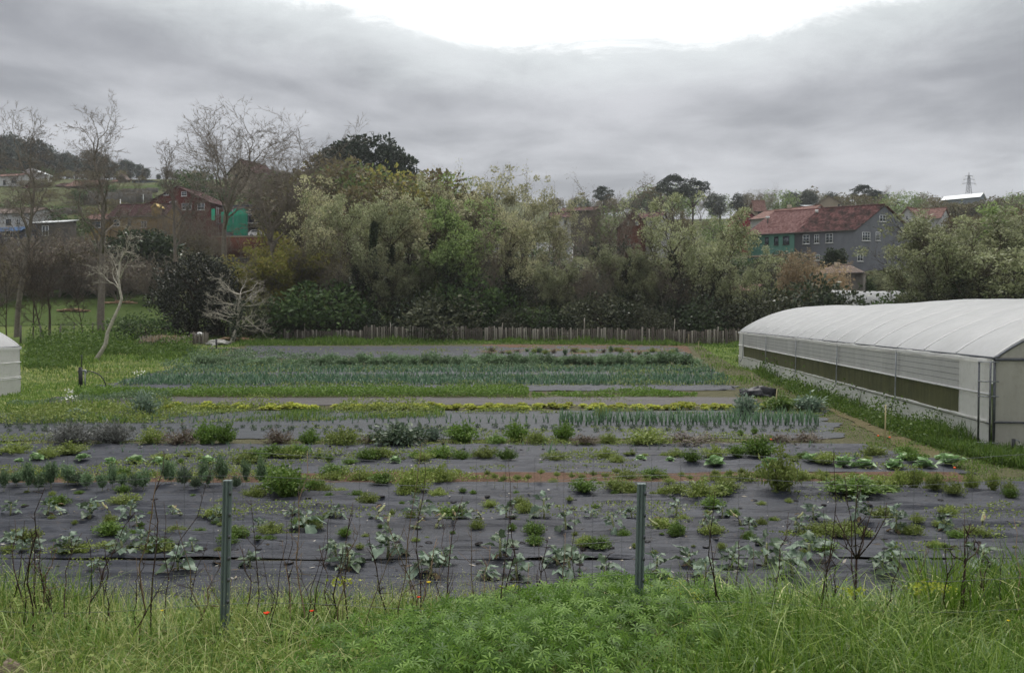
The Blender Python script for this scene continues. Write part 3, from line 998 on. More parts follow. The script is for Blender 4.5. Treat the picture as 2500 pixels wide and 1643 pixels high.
def house(name, label, pl, dl, pr_, dr, py_eave, rise, depth, roof, wm, rm, wins=(), cat='house', over=0.4, shear=None, zb=None,
          walls=True, chim=None, gable_over=0.35, pref=None, group=None):
    """plan from two seen front corners; roof 'side' = ridge along the front, 'front' = gable towards the front, 'flat', 'shed'"""
    A = P(pl, py_eave, dl); B = P(pr_, py_eave, dr)
    A2 = Vector((A.x, A.y, 0)); B2 = Vector((B.x, B.y, 0))
    e = (B2 - A2); L = e.length; e.normalize()
    rz = math.atan2(e.y, e.x)
    nb = Vector((-e.y, e.x, 0))                 # away from the viewer
    zb_ = min(gz(A.x, A.y), gz(B.x, B.y)) - 0.6 if zb is None else zb
    ze = A.z - zb_
    root = thing(name, (A.x, A.y, zb_), label, cat, group, rz)
    if shear is None:
        D = Vector((0, depth, 0))
    else:
        D = Vector((shear.dot(e), shear.dot(nb), 0))
    X = Vector((L, 0, 0)); Z = Vector((0, 0, 1))
    c = [Vector((0, 0, 0)), X.copy(), X + D, D.copy()]
    mb = MB()
    base = [tuple(p) for p in c]; top = [tuple(p + Z * ze) for p in c]
    zr = ze + rise
    if walls:
        if roof == 'side':
            a0, a1 = D * .5 + Z * zr, X + D * .5 + Z * zr
            mb.add(base + top + [tuple(a0), tuple(a1)], [[0, 1, 5, 4], [1, 2, 6, 5], [2, 3, 7, 6], [3, 0, 4, 7]], [[5, 6, 9], [7, 4, 8]])
        elif roof == 'front':
            a0, a1 = X * .5 + Z * zr, X * .5 + D + Z * zr
            mb.add(base + top + [tuple(a0), tuple(a1)], [[0, 1, 5, 4], [1, 2, 6, 5], [2, 3, 7, 6], [3, 0, 4, 7]], [[4, 5, 8], [6, 7, 9]])
        elif roof == 'shed':
            tp_ = [c[0] + Z * ze, c[1] + Z * ze, c[2] + Z * zr, c[3] + Z * zr]
            mb.add(base + [tuple(p) for p in tp_], [[0, 1, 5, 4], [1, 2, 6, 5], [2, 3, 7, 6], [3, 0, 4, 7]])
        else:
            mb.add(base + top, [[0, 1, 5, 4], [1, 2, 6, 5], [2, 3, 7, 6], [3, 0, 4, 7], [4, 5, 6, 7]])
        link('wall', mb.mesh('wall', wm), root)
    dn = D.normalized()
    if roof in ('side', 'hip'):
        half = D.length / 2
        k = over / half
        lift = 0.1
        gx = Vector((gable_over, 0, 0))
        drop = rise * k
        R0, R1 = D * .5 + Z * (zr + lift) - gx, X + D * .5 + Z * (zr + lift) + gx
        if roof == 'hip':
            R0 = D * .5 + Z * (zr + lift) + X * min(.3, half / L); R1 = D * .5 + Z * (zr + lift) + X * (1 - min(.3, half / L))
        rf = slab('roof', root, -dn * over + Z * (ze + lift - drop) - gx, X - dn * over + Z * (ze + lift - drop) + gx, R1, R0, rm)
        slab('roof', root, X + D + dn * over + Z * (ze + lift - drop) + gx, D + dn * over + Z * (ze + lift - drop) - gx, R0, R1, rm)
        if roof == 'hip':
            slab('roof', root, D + Z * (ze + lift - drop) - gx, Z * (ze + lift - drop) - gx, R0 + Vector((0, -.05, 0)), R0 + Vector((0, .05, 0)), rm)
            slab('roof', root, X + Z * (ze + lift - drop) + gx, X + D + Z * (ze + lift - drop) + gx, R1 + Vector((0, .05, 0)), R1 + Vector((0, -.05, 0)), rm)
        link('ridge', MB().tube([R0 + Z * .02, R1 + Z * .02], 0.14, 6).mesh('ridge', rm), rf)
        link('gutter', MB().tube([-dn * (over + .06) + Z * (ze + lift - drop - .1) - gx, X - dn * (over + .06) + Z * (ze + lift - drop - .1) + gx], 0.09, 6).mesh('gutter', M_trim), rf)
    elif roof == 'front':
        half = L / 2
        k = over / half; drop = rise * k; lift = 0.1
        f0, f1 = -dn * gable_over, D + dn * gable_over
        xo = Vector((over, 0, 0))
        R0, R1 = X * .5 + Z * (zr + lift) + f0, X * .5 + Z * (zr + lift) + f1
        rf = slab('roof', root, f1 - xo + Z * (ze + lift - drop), f0 - xo + Z * (ze + lift - drop), R0, R1, rm)
        slab('roof', root, X + f0 + xo + Z * (ze + lift - drop), X + f1 + xo + Z * (ze + lift - drop), R1, R0, rm)
        link('ridge', MB().tube([R0 + Z * .02, R1 + Z * .02], 0.14, 6).mesh('ridge', rm), rf)
    elif roof == 'shed':
        gx = Vector((gable_over, 0, 0)); lift = .08; k = over / depth * rise
        rf = slab('roof', root, -dn * over + Z * (ze + lift - k) - gx, X - dn * over + Z * (ze + lift - k) + gx, X + D + dn * over + Z * (zr + lift + k) + gx, D + dn * over + Z * (zr + lift + k) - gx, rm)
    else:
        rf = link('roof', MB().box((L / 2 + D.x / 2, D.y / 2, ze + .12), (L + .3, D.y + .3, .24)).mesh('roof', rm), root)
    if chim:
        for (cu, cv, ch) in chim:
            p = X * cu + D * cv
            hz = ze + rise * (1 - abs(cv - .5) * 2) if roof in ('side', 'hip') else ze + rise * (1 - abs(cu - .5) * 2)
            co_ = link('chimney', MB().box((p.x, p.y, hz + ch / 2 - .3), (.7, .7, ch + .6)).mesh('chimney', W_cream), rf)
            link('chimney_cap', MB().box((p.x, p.y, hz + ch + .05), (.9, .9, .12)).mesh('chimney_cap', M_trim), co_) if False else None
    for wv in wins:
        face, x0, y0, x1, y1 = wv[:5]
        fr = wv[5] if len(wv) > 5 else M_frame_w
        nx, ny = (wv[6], wv[7]) if len(wv) > 7 else (2, 2)
        if face == 'f':
            o_, ex_, n_ = A2, e, -nb
        else:
            Dw = (e * D.x + nb * D.y); o_ = B2; ex_ = Dw.normalized(); n_ = Vector((ex_.y, -ex_.x, 0))
        nn = n_
        pts = []
        for (qx, qy) in ((x0, y0), (x1, y1)):
            a, b = rays(qx, qy)
            d = (o_.x * nn.x + o_.y * nn.y) / (a * nn.x + nn.y)
            t = (Vector((a * d, d, 0)) - o_).dot(ex_)
            pts.append((float(t), float(CAMZ + b * d - zb_)))
        lo = Vector((0, 0, 0)) if face == 'f' else X
        lex = Vector((1, 0, 0)) if face == 'f' else D.normalized()
        lnr = Vector((0, -1, 0)) if face == 'f' else Vector((lex.y, -lex.x, 0))
        window(root, lo, lex, lnr, min(pts[0][0], pts[1][0]), max(pts[0][0], pts[1][0]), min(pts[0][1], pts[1][1]), max(pts[0][1], pts[1][1]), fr, nx, ny)
    root['L'] = L; root['ze'] = ze
    return root


def zz5(x, y): return (1600 + x * .378, 420 + y * .378)
def z4(x, y): return (1780 + x * .2269, 460 + y * .2269)


def wz4(face, x0, y0, x1, y1, fr=None, nx=2, ny=3):
    a = z4(x0, y0); b = z4(x1, y1)
    return (face, a[0], a[1], b[0], b[1], fr or M_frame_w, nx, ny)


# grey and green terrace on the right
A_ = P(1826, 573, 143.5); C_ = P(2088, 560, 135); B_t = 0.455
Bx = A_.x + (C_.x - A_.x) * B_t; By = A_.y + (C_.y - A_.y) * B_t
pB = CX + F * Bx / By
sh = Vector((10.8, 3.2, 0))
green = house('terraced_house', 'green rendered house with new red tile roof joined to the grey house', 1826, 143.5, pB, By, 571, 4.0, 10, 'side', W_green, R_new,
      [wz4('f', 485, 522, 530, 608, M_frame_d, 2, 1), wz4('f', 580, 515, 648, 603, M_frame_d, 2, 1), wz4('f', 385, 528, 425, 600, M_frame_d, 2, 1)], shear=sh, chim=None)
_g2 = By
grey = house('terraced_house', 'long grey rendered house with mottled red roof and white windows', pB + .5, By, 2088, 135, 772 - (772 - 571) * 143.5 / By * 1.0, 4.05, 10, 'side', W_grey, R_old,
      [wz4('f', 793, 503, 864, 597, nx=2, ny=3), wz4('f', 918, 497, 968, 591, nx=2, ny=3), wz4('f', 1040, 488, 1115, 585, nx=2, ny=3),
       wz4('s', 1432, 470, 1516, 566, nx=3, ny=3), wz4('s', 1578, 468, 1622, 563, nx=2, ny=3), wz4('s', 1618, 287, 1684, 360, nx=2, ny=2),
       wz4('f', 820, 700, 862, 760, M_frame_d, 1, 1), wz4('f', 925, 712, 972, 775, M_frame_w, 2, 1), wz4('s', 1378, 705, 1440, 785, M_frame_w, 2, 2)], shear=sh)
# string course, downpipe and roof vents
Lg, zg = grey['L'], grey['ze']
link('string_course', MB().box((Lg / 2, -.06, zg - .22), (Lg, .14, .16)).mesh('string_course', M_trim), grey)
link('downpipe', MB().tube([(Lg * .47, -.1, 0), (Lg * .47, -.1, 2.6), (Lg * .5, -.12, 2.7)], .07, 6).mesh('downpipe', M_white), grey)
link('roof_vent', MB().box((Lg * .32, 3.2, zg + 3.6), (.5, .3, .5)).mesh('roof_vent', M_white), grey)
Lg2, zg2 = green['L'], green['ze']
link('flue', MB().tube([(Lg2 * .38, 1.8, zg2 + .8), (Lg2 * .38, 1.8, zg2 + 2.7)], .1, 8).mesh('flue', M_trim), green)
link('flue_cap', MB().box((Lg2 * .38, 1.8, zg2 + 2.85), (.6, .5, .4)).mesh('flue_cap', M_white), green)
link('band', MB().box((Lg2 / 2, -.05, zg2 - 4.0), (Lg2, .1, .35)).mesh('band', W_cream), green)
# timber lean-to rail in front of the grey house
_l = P(1962, 628, 138)
st = thing('outside_stair', (_l.x, _l.y - 3, _l.z - 3.5), 'dark timber stair rail against the green and grey house fronts', 'stair')
for q in range(2):
    link('rail', MB().tube([(-9.5, 3.2, 6.0 - q * .6), (-3.5, 1.0, 4.1 - q * .6), (0.2, 0, 3.6 - q * .6), (2.2, -.2, 3.4 - q * .6)], .06, 6).mesh('rail', plain('stair_rail_paint', C(86, 120, 112), .6, .2, 2)), st)
for q, zt in ((-6.5, 5.0), (-3.5, 4.1), (0, 3.6), (2.2, 3.4)):
    link('post', MB().tube([(q, 2.1 if q < -5 else (1.0 if q < -1 else 0), -1.5), (q, 2.1 if q < -5 else (1.0 if q < -1 else 0), zt)], .07, 6).mesh('post', M_trim), st)

# houses behind it
house('gabled_house', 'small pink gabled house behind the green terrace', 1798, 205, 1842, 205, 528, 1.9, 8, 'front', W_pink, R_dark, [('f', 1806, 521, 1812, 531)])
house('gabled_house', 'low pink gabled house in front of the taller pink one', 1808, 200, 1838, 200, 540, 1.4, 5, 'front', W_pink, R_dark)
house('tower_house', 'narrow house with steep orange tile roof behind the pink house', 1842, 240, 1869, 240, 513, 2.9, 4.2, 'side', W_cream, R_orange, [('f', 1850, 517, 1858, 527, M_frame_d)])
house('long_house', 'long low white house with orange roof and ridge chimney', 1832, 182, 1965, 172, 536, 2.2, 12, 'side', W_white, R_orange, [], chim=[(.45, .5, .9)])
house('gabled_house', 'cream gabled house with pale tile roof on the far right hillside', 1996, 270, 2052, 268, 497, 2.2, 12, 'front', W_cream, R_pale, [('f', 2046, 499, 2050, 507, M_frame_d)])
house('shed', 'low grey metal shed below the cream gabled house', 1972, 262, 2003, 262, 505, 1.2, 6, 'shed', W_grey, plain('grey_metal', C(150, 156, 160), .5, .1), [], 'shed')
house('gabled_house', 'white gabled house with orange roof right of the grey terrace', 2196, 195, 2236, 192, 530, 2.0, 14, 'front', W_white, R_orange, [('f', 2212, 527, 2218, 538)])
house('house', 'orange roofed house wing behind the right hand willows', 2232, 200, 2295, 196, 536, 2.6, 8, 'side', W_white, R_orange)
wh = house('warehouse', 'pale metal warehouse with white roof below the pylon', 2300, 345, 2392, 335, 489, 2.0, 8, 'side', wall_mat('warehouse_cladding', C(150, 160, 166), .1), R_metal, [], 'warehouse')
house('outbuilding', 'low outbuilding with pale tile roof and flue in front of the grey house', 1990, 116, 2104, 113, 667, 1.1, 6, 'hip', W_stone, R_pale, [('f', 2040, 678, 2056, 690, M_frame_d)], 'outbuilding', chim=[(.42, .4, .7)])
house('shed', 'low orange tiled shed roof among the bank trees', 1742, 106, 1834, 103.5, 711, .8, 4, 'shed', W_stone, R_orange, [], 'shed')

# houses in the middle distance behind the bank trees
house('house', 'white house with old tile roof above the ivy covered trees', 1346, 178, 1394, 178, 530, 1.2, 7, 'side', W_white, R_old, [('f', 1357, 534, 1363, 548, M_frame_d), ('f', 1378, 534, 1384, 548, M_frame_d)])
house('long_house', 'long stone house with flat red tiled ridge above the ivy trees', 1368, 195, 1452, 193, 516, 1.2, 9, 'side', W_stone, R_old)
house('gabled_house', 'brown timbered gabled house among twiggy trees', 1520, 182, 1576, 182, 546, 2.6, 10, 'front', W_brown, R_dark, [('f', 1531, 540, 1537, 550), ('f', 1551, 540, 1558, 550)])
house('house', 'white walled house with red roof and chimney beside the brown gable', 1556, 190, 1612, 188, 533, 1.5, 8, 'side', W_white, R_old, [], chim=[(.85, .5, 1.2)])
house('house', 'white gable end half hidden by pale willow branches', 1598, 176, 1636, 176, 551, 1.7, 8, 'front', W_white, R_old)
house('outbuilding', 'long low white wall with flat roof behind the bank trees', 1200, 150, 1395, 148, 598, .3, 5, 'flat', W_white, R_metal, [], 'outbuilding')

# left slope: lower houses
bh = house('house', 'white house with old tile roof above a blue awning', -60, 168, 72, 166, 523, 1.5, 9, 'side', W_white, R_pale, [('f', 15, 536, 27, 549, M_frame_d), ('f', 40, 536, 50, 549, M_frame_w)])
dk = house('house', 'slate blue house with white window under the blue awning', -60, 160, 62, 159, 564, .2, 5, 'flat', W_dark, W_dark, [('f', 12, 565, 32, 581, M_frame_w, 2, 1), ('f', 24, 602, 36, 616, M_frame_w, 2, 1)])
_w = P(-50, 562, 159.5); _w2 = P(58, 556, 158.5)
aw = thing('awning', (_w.x, _w.y - 1.2, _w.z - .8), 'bright blue awning over the slate blue house', 'awning')
slab('canopy', aw, (0, 0, 0.2), (_w2.x - _w.x, -.8, .5), (_w2.x - _w.x, 1.4, 1.5), (0, 2.2, 1.2), plain('blue_sheet', C(40, 78, 116), .6, .2, .8), .08)
for q in (0.05, .5, .95):
    link('support', MB().tube([((_w2.x - _w.x) * q, 0.1 - .8 * q, -4.5), ((_w2.x - _w.x) * q, .1 - .8 * q, .25)], .05, 6).mesh('support', M_steel_d), aw)
house('house', 'dark grey house with tall white window and broken white roof edge', 76, 162, 152, 160, 545, .7, 3.5, 'shed', wall_mat('dark_stone', C(112, 108, 104), .3), plain('white_sheet_roof', C(206, 208, 208), .6, .25, .5),
      [('f', 103, 552, 119, 575, M_frame_w, 2, 2), ('f', 88, 602, 101, 616, M_frame_w, 2, 1)])
yl = house('house', 'ochre house with dark red sheet roof and ornate yellow dormer', 266, 186, 402, 184, 528, 3.0, 8, 'side', W_ochre, R_dark, [('f', 278, 537, 292, 552), ('f', 312, 536, 320, 552, M_frame_d), ('f', 345, 540, 358, 556, M_frame_w)])
link('dormer', MB().box((11.8, -.2, yl['ze'] + .6), (1.6, 1.4, 2.4)).mesh('dormer', W_ochre), yl)
slab('dormer_roof', yl, (10.8, -1.0, yl['ze'] + 1.6), (11.8, -1.0, yl['ze'] + 2.6), (11.8, 1.6, yl['ze'] + 2.6), (10.8, 1.6, yl['ze'] + 1.6), plain('yellow_trim', C(196, 168, 104), .7, .2, 2))
slab('dormer_roof', yl, (12.8, -1.0, yl['ze'] + 1.6), (12.8, 1.6, yl['ze'] + 1.6), (11.8, 1.6, yl['ze'] + 2.6), (11.8, -1.0, yl['ze'] + 2.6), bpy.data.materials['yellow_trim'])
house('house', 'low ochre wing with orange tiles and wide window beside the ochre house', 208, 186, 265, 185.6, 536, 1.3, 6, 'side', W_ochre, R_orange, [('f', 219, 541, 246, 556, M_frame_w, 2, 1)])
house('gabled_house', 'large dark red gabled house with white windows above the ochre roof', 358, 203, 510, 200, 497, 3.9, 12, 'front', W_red, R_dark,
      [('f', 400, 468, 412, 477, M_frame_w, 2, 1), ('f', 443, 468, 456, 479, M_frame_w, 3, 2), ('f', 414, 492, 430, 506, M_frame_w, 2, 2), ('f', 444, 497, 468, 512, M_frame_w, 3, 2), ('f', 482, 497, 500, 513, M_frame_w, 2, 2)], over=.8)
# house under repair
gs = house('house', 'half built grey house with dark front panels beside green scaffold netting', 545, 172, 664, 170, 505, .3, 8, 'flat', W_grey, W_dark,
      [('f', 612, 516, 634, 536, M_frame_w, 1, 1), ('f', 556, 513, 566, 521, M_frame_d, 1, 1), ('f', 556, 552, 574, 566, M_frame_d, 1, 1)])
Lh, zh = gs['L'], gs['ze']
link('front_panel', MB().box((Lh * .73, -.12, zh - 1.75), (Lh * .50, .16, 3.5)).mesh('front_panel', wall_mat('dark_panel', C(58, 58, 72), .2)), gs)
link('front_panel', MB().box((Lh * .70, -.12, zh - 5.1), (Lh * .36, .16, 2.3)).mesh('front_panel', bpy.data.materials['dark_panel']), gs)
link('balcony_slab', MB().box((Lh * .73, -.7, zh - 3.75), (Lh * .56, 1.4, .3)).mesh('balcony_slab', W_white), gs)
link('garage_door', MB().box((Lh * .66, -.1, zh - 8.0), (3.2, .1, 1.6)).mesh('garage_door', W_white), gs)
link('base_wall', MB().box((Lh * .5, -.35, zh - 8.2), (Lh, .5, 3.2)).mesh('base_wall', W_brown), gs)
link('garage_door', MB().box((Lh * .70, -.65, zh - 7.9), (3.4, .08, 2.0)).mesh('garage_door', W_white), gs)
sc_ = P(535, 575, 169)
scf = thing('scaffold', (sc_.x, sc_.y - .6, sc_.z - .3), 'green netted scaffold on the half built house', 'scaffold')
M_netg = film_mat('green_net', C(52, 164, 130), 0.35, 0.25, C(90, 170, 140))
for q in range(5):
    for dy in (0, .9):
        link('standard', MB().tube([(q * 1.55, dy - .6, -.5), (q * 1.55, dy - .6, 6.0)], .045, 6).mesh('standard', M_steel), scf)
for z in (.6, 2.6, 4.4, 5.7):
    link('ledger', MB().tube([(-.2, -.62, z), (11.4, -.62, z)], .04, 6).mesh('ledger', M_steel), scf)
for z in (.45, 2.5, 4.3):
    link('platform', MB().box((3.1, -.15, z), (6.6, .85, .06)).mesh('platform', M_trim), scf)
def net_sheet(x0, x1, z0, z1, sd):
    U, V = np.meshgrid(np.linspace(0, 1, 18), np.linspace(0, 1, 16))
    X = np.stack([x0 + (x1 - x0) * U, -.72 + .14 * (fbm(U * 3 + sd, V * 3, 3) - .45), z0 + (z1 - z0) * V + .1 * np.sin(U * 9 + sd) * (V - .3)], -1)
    return MB().grid(X).mesh('net', M_netg, True)
link('net', net_sheet(3.4, 6.3, .2, 5.6, 1), scf)
link('net', net_sheet(.9, 3.3, 2.7, 5.0, 4), scf)
link('net', net_sheet(2.0, 3.38, .9, 2.7, 7), scf)
link('net', net_sheet(-1.1, -.3, 3.2, 5.6, 9), scf)
# parked car on the terrace in front of it
cr = P(630, 579, 166.5)
car = thing('parked_car', (cr.x, cr.y, cr.z - .05), 'white hatchback car parked on the terrace below the dark panelled front', 'car')
prof = np.array([(-1.75, .3), (-1.78, .75), (-1.55, 1.0), (-1.1, 1.38), (-.2, 1.46), (.45, 1.36), (.95, .98), (1.55, .84), (1.78, .6), (1.78, .3)])
def extr(pr2, y0, y1):
    n = len(pr2); V = [(x, y0, z) for x, z in pr2] + [(x, y1, z) for x, z in pr2]
    me = bpy.data.meshes.new('body'); me.from_pydata(V, [], [tuple(range(n))[::-1], tuple(range(n, 2 * n))] + [(i, (i + 1) % n, n + (i + 1) % n, n + i) for i in range(n)])
    return me
me = extr(prof, -.78, .78); me.materials.append(plain('car_white_paint', C(232, 232, 232), .25, .03, 2, .6)); link('body', me, car)
for y in (-.8, .8):
    me = extr(np.array([(-1.25, 1.0), (-.98, 1.3), (-.2, 1.38), (.4, 1.28), (.72, 1.0)]), y - .005, y + .005); me.materials.append(M_glass); link('side_window', me, car)
    for x in (-1.1, 1.12):
        w_ = link('wheel', MB().tube([(x, y * .88, .31), (x, y * 1.0, .31)], .31, 16).mesh('wheel', M_black), car)
        link('rim', MB().tube([(x, y * 1.0, .31), (x, y * 1.02, .31)], .19, 12).mesh('rim', M_steel), w_)
tw = thing('terrace_slab', (cr.x - 5, cr.y - 3, cr.z - .12), 'concrete terrace wall carrying the white car', 'wall')
link('slab', MB().box((4.5, 3.0, -.1), (15, 6.2, .25)).mesh('slab', W_cream), tw)
link('face', MB().box((4.5, .1, -2.2), (14.8, .3, 4.0)).mesh('face', W_brown), tw)

# left slope: upper houses
house('gabled_house', 'cream house with steep red roof on the upper slope behind bare branches', 556, 262, 616, 258, 425, 4.2, 12, 'front', W_cream, R_dark, [('f', 575, 425, 580, 432, M_frame_d)], over=.6)
house('house', 'small cream porch house below the steep red roof', 578, 256, 622, 255, 440, 1.0, 5, 'front', W_cream, R_old)
house('house', 'dark red roofed wing right of the cream house on the upper slope', 612, 262, 648, 260, 432, 2.4, 8, 'side', W_brown, R_dark)
house('house', 'white house with orange roof on the upper left slope', -20, 292, 42, 290, 432, 1.4, 9, 'side', W_white, R_orange, [('f', 8, 440, 14, 452, M_frame_d), ('f', 28, 436, 40, 446, M_frame_d)])
house('house', 'plain white house wall behind the dark red barns', 58, 300, 93, 300, 420, 1.2, 9, 'front', W_white, R_metal)
house('barn', 'dark red gabled barn on the upper left terrace', 56, 285, 94, 285, 458, 1.8, 7, 'front', W_red, R_dark, [], 'barn')
house('barn', 'long low red roofed barn with white eave beam', 64, 286, 128, 290, 459, 1.6, 6, 'side', W_white, R_dark, [], 'barn')
house('barn', 'long barn with bright orange roof on the upper terrace', 160, 287, 234, 285, 455, 2.4, 9, 'side', W_stone, R_orange, [], 'barn')
house('barn', 'narrow dark red lean-to left of the bright orange barn roof', 136, 290, 164, 289, 454, 1.0, 5, 'side', W_red, R_dark, [], 'barn')
house('granary', 'tiny stone granary hut on the upper meadow edge', 288, 305, 306, 305, 436, 1.6, 4, 'front', W_stone, R_pale, [], 'granary')
house('shed', 'orange tiled shed left of the stone granary hut', 274, 306, 288, 306, 444, .9, 4, 'side', W_stone, R_orange, [], 'shed')
house('shed', 'grey blue shed with white window on the upper meadow', 322, 305, 362, 304, 441, .4, 6, 'shed', wall_mat('blue_grey_render', C(124, 136, 142), .2), M_trim, [('f', 334, 441, 341, 447)], 'shed')
house('shed', 'dark open shed with light grey sheet front in the garden', 270, 138, 384, 137, 612, .4, 5, 'shed', wall_mat('grey_sheet_metal', C(96, 102, 106), .4, 1.5), M_trim, [], 'shed')

# terrace walls on the left slope
def stone_wall(pts, hgt, label, th=.5):
    Wp = [G(x, y, 60) for x, y in pts]
    o0 = Wp[0]
    root = thing('stone_wall', o0, label, 'wall')
    rr = random.Random(int(pts[0][0]))
    for a, b in zip(Wp[:-1], Wp[1:]):
        n = max(2, int((b - a).length / 3.2))
        for i in range(n):
            p = a.lerp(b, i / n); q = a.lerp(b, (i + 1) / n)
            c = (p + q) / 2; zc = gz(c.x, c.y)
            d = q - p
            hh = hgt * rr.uniform(.85, 1.1)
            link('wall_section', MB().box(Vector((c.x, c.y, zc + hh / 2 - .4)) - o0, (d.length * rr.uniform(.98, 1.03), th * rr.uniform(.9, 1.1), hh + .8), math.atan2(d.y, d.x)).mesh('wall_section', W_stone), root)
    return root
stone_wall([(205, 500), (290, 500), (372, 492)], 3.4, 'tall grey terrace wall below the upper meadow')
stone_wall([(215, 478), (300, 474), (386, 470)], 1.7, 'low grey terrace wall under the upper green meadow')
stone_wall([(70, 528), (150, 526), (200, 520)], 2.0, 'grey terrace wall above the dark grey house')
stone_wall([(0, 712), (120, 708), (250, 702), (385, 700)], .9, 'mossy dark garden wall at the top of the green meadow')
# bright terraces
M_mead = soil_mat('spring_meadow', C(66, 88, 36, .62), C(94, 112, 54, .62), .5)
for q in ([(225, 492), (380, 486), (380, 477), (225, 481)], [(285, 466), (392, 464), (396, 452), (300, 457)], [(90, 524), (190, 522), (170, 504), (90, 506)]):
    tag(drape('meadow_terrace', q, M_mead, .25, 20, 8, dmin=60)[0], kind='structure')
tag(drape('meadow', [(-320, 800), (400, 792), (420, 706), (-300, 716)], M_mead, .06, 60, 40, dmin=84)[0], kind='structure')
tag(drape('garden_plot', [(-200, 700), (420, 694), (420, 648), (-200, 655)], soil_mat('garden_ground', C(84, 98, 40, .8), C(130, 130, 76, .8), .7), .12, 40, 12, dmin=100)[0], kind='structure')

# power pylon on the skyline
pb = P(2365, 470, 430); zt = P(2365, 425, 430).z
pz = gz(pb.x, 430)
py_ = thing('power_pylon', (pb.x, 430, pz), 'grey lattice power pylon above the warehouse on the skyline', 'pylon')
Hh = zt - pz
def wleg(z): return 1.9 * (1 - z / Hh) + .25
lev = np.linspace(0, Hh * .96, 15)
for sx in (-1, 1):
    for sy in (-1, 1):
        link('leg', MB().tube([(sx * wleg(z), sy * wleg(z), z) for z in lev], .12, 4).mesh('leg', M_steel_d), py_)
br = MB()
for z0, z1 in zip(lev[:-1], lev[1:]):
    for s in (-1, 1):
        br.tube([(-wleg(z0), s * wleg(z0), z0), (wleg(z1), s * wleg(z1), z1)], .05, 4, False)
        br.tube([(wleg(z0), s * wleg(z0), z0), (-wleg(z1), s * wleg(z1), z1)], .05, 4, False)
        br.tube([(s * wleg(z0), -wleg(z0), z0), (s * wleg(z1), wleg(z1), z1)], .05, 4, False)
link('lattice_bracing', br.mesh('lattice_bracing', M_steel_d), py_)
for z, w in ((Hh * .80, 3.6), (Hh * .88, 3.0), (Hh * .95, 2.2)):
    am = link('cross_arm', MB().tube([(-w, 0, z), (0, 0, z + .5), (w, 0, z)], .12, 4).mesh('cross_arm', M_steel_d), py_)
    for s in (-1, 1):
        link('insulator', MB().tube([(s * w, 0, z), (s * w, 0, z - 1.0)], .12, 6).mesh('insulator', M_white), am)
link('peak', MB().tube([(0, 0, Hh * .93), (0, 0, Hh * 1.03)], .15, 4).mesh('peak', M_steel_d), py_)
# utility poles on the left slope
for (x, y0, y1, d, lab) in ((350, 474, 500, 250, 'white utility pole beside the dark red gabled house'), (294, 487, 505, 200, 'pale pole behind the dark red sheet roof')):
    q = P(x, y1, d); h0 = P(x, y0, d).z
    g0 = gz(q.x, d)
    o = thing('utility_pole', (q.x, d, g0), lab, 'pole')
    link('shaft', MB().tube([(0, 0, -.3), (0, 0, h0 - g0)], [.17, .12], 8).mesh('shaft', M_white), o)
    link('crossbar', MB().box((0, 0, h0 - g0 - .5), (1.4, .1, .12)).mesh('crossbar', M_trim), o)
# ------------------------------------------------------------------ trees
M_bark = plain('bark_grey_brown', C(122, 114, 104), 0.95, 0.35, 6, 0.1)
M_bark_d = plain('bark_dark', C(78, 68, 58), 0.95, 0.35, 6, 0.1)
M_bark_w = plain('bark_pale', C(178, 172, 158), 0.9, 0.3, 5, 0.15)
L_willow = leafy('willow_leaf', [C(98, 104, 74), C(124, 128, 96), C(148, 150, 120)], .3, gain=1.5)
L_pale = leafy('pale_spring_leaf', [C(122, 124, 92), C(146, 146, 112), C(172, 166, 138)], .3, gain=1.5)
L_green = leafy('alder_leaf', [C(80, 96, 54), C(104, 120, 72), C(124, 136, 90)], .35, gain=1.5)
L_yel = leafy('yellow_green_leaf', [C(104, 110, 48), C(128, 126, 62), C(144, 132, 76)], .35)
L_twig = leafy('brown_bud_twigs', [C(92, 82, 72), C(112, 98, 86), C(104, 104, 78)], .15)
L_rust = leafy('rusty_oak_leaf', [C(86, 80, 54), C(104, 92, 64), C(100, 104, 64)], .25)
L_ivy = leafy('ivy_leaf', [C(34, 44, 28), C(48, 60, 36), C(66, 78, 48)], .12, .4, .4)
L_laurel = leafy('laurel_leaf', [C(30, 34, 24), C(42, 46, 32), C(62, 64, 46)], .1, .4, .4)
L_shrub = leafy('shrub_leaf', [C(48, 64, 36), C(64, 84, 46), C(86, 102, 60)], .25)
L_euca = leafy('eucalyptus_leaf', [C(54, 60, 52), C(68, 74, 64), C(86, 90, 78)], .15)
L_pine = leafy('pine_needles', [C(38, 48, 38), C(50, 60, 46), C(66, 76, 58)], .1)
L_under = leafy('undergrowth_leaf', [C(52, 56, 42), C(70, 74, 54), C(92, 94, 72)], .2)
L_reed = leafy('dry_reed', [C(120, 100, 74), C(150, 130, 100), C(178, 162, 130)], .3)


def unit(v):
    return v / (np.linalg.norm(v) + 1e-9)


def nrm3(x, y, z):
    k = 1 / (math.sqrt(x * x + y * y + z * z) + 1e-9)
    return (x * k, y * k, z * k)


def branch_off(R, d, ang):
    x, y, z = R.gauss(0, 1), R.gauss(0, 1), R.gauss(0, 1)
    s = nrm3(d[1] * z - d[2] * y, d[2] * x - d[0] * z, d[0] * y - d[1] * x)
    c, q = math.cos(ang), math.sin(ang)
    return nrm3(d[0] * c + s[0] * q, d[1] * c + s[1] * q, d[2] * c + s[2] * q)


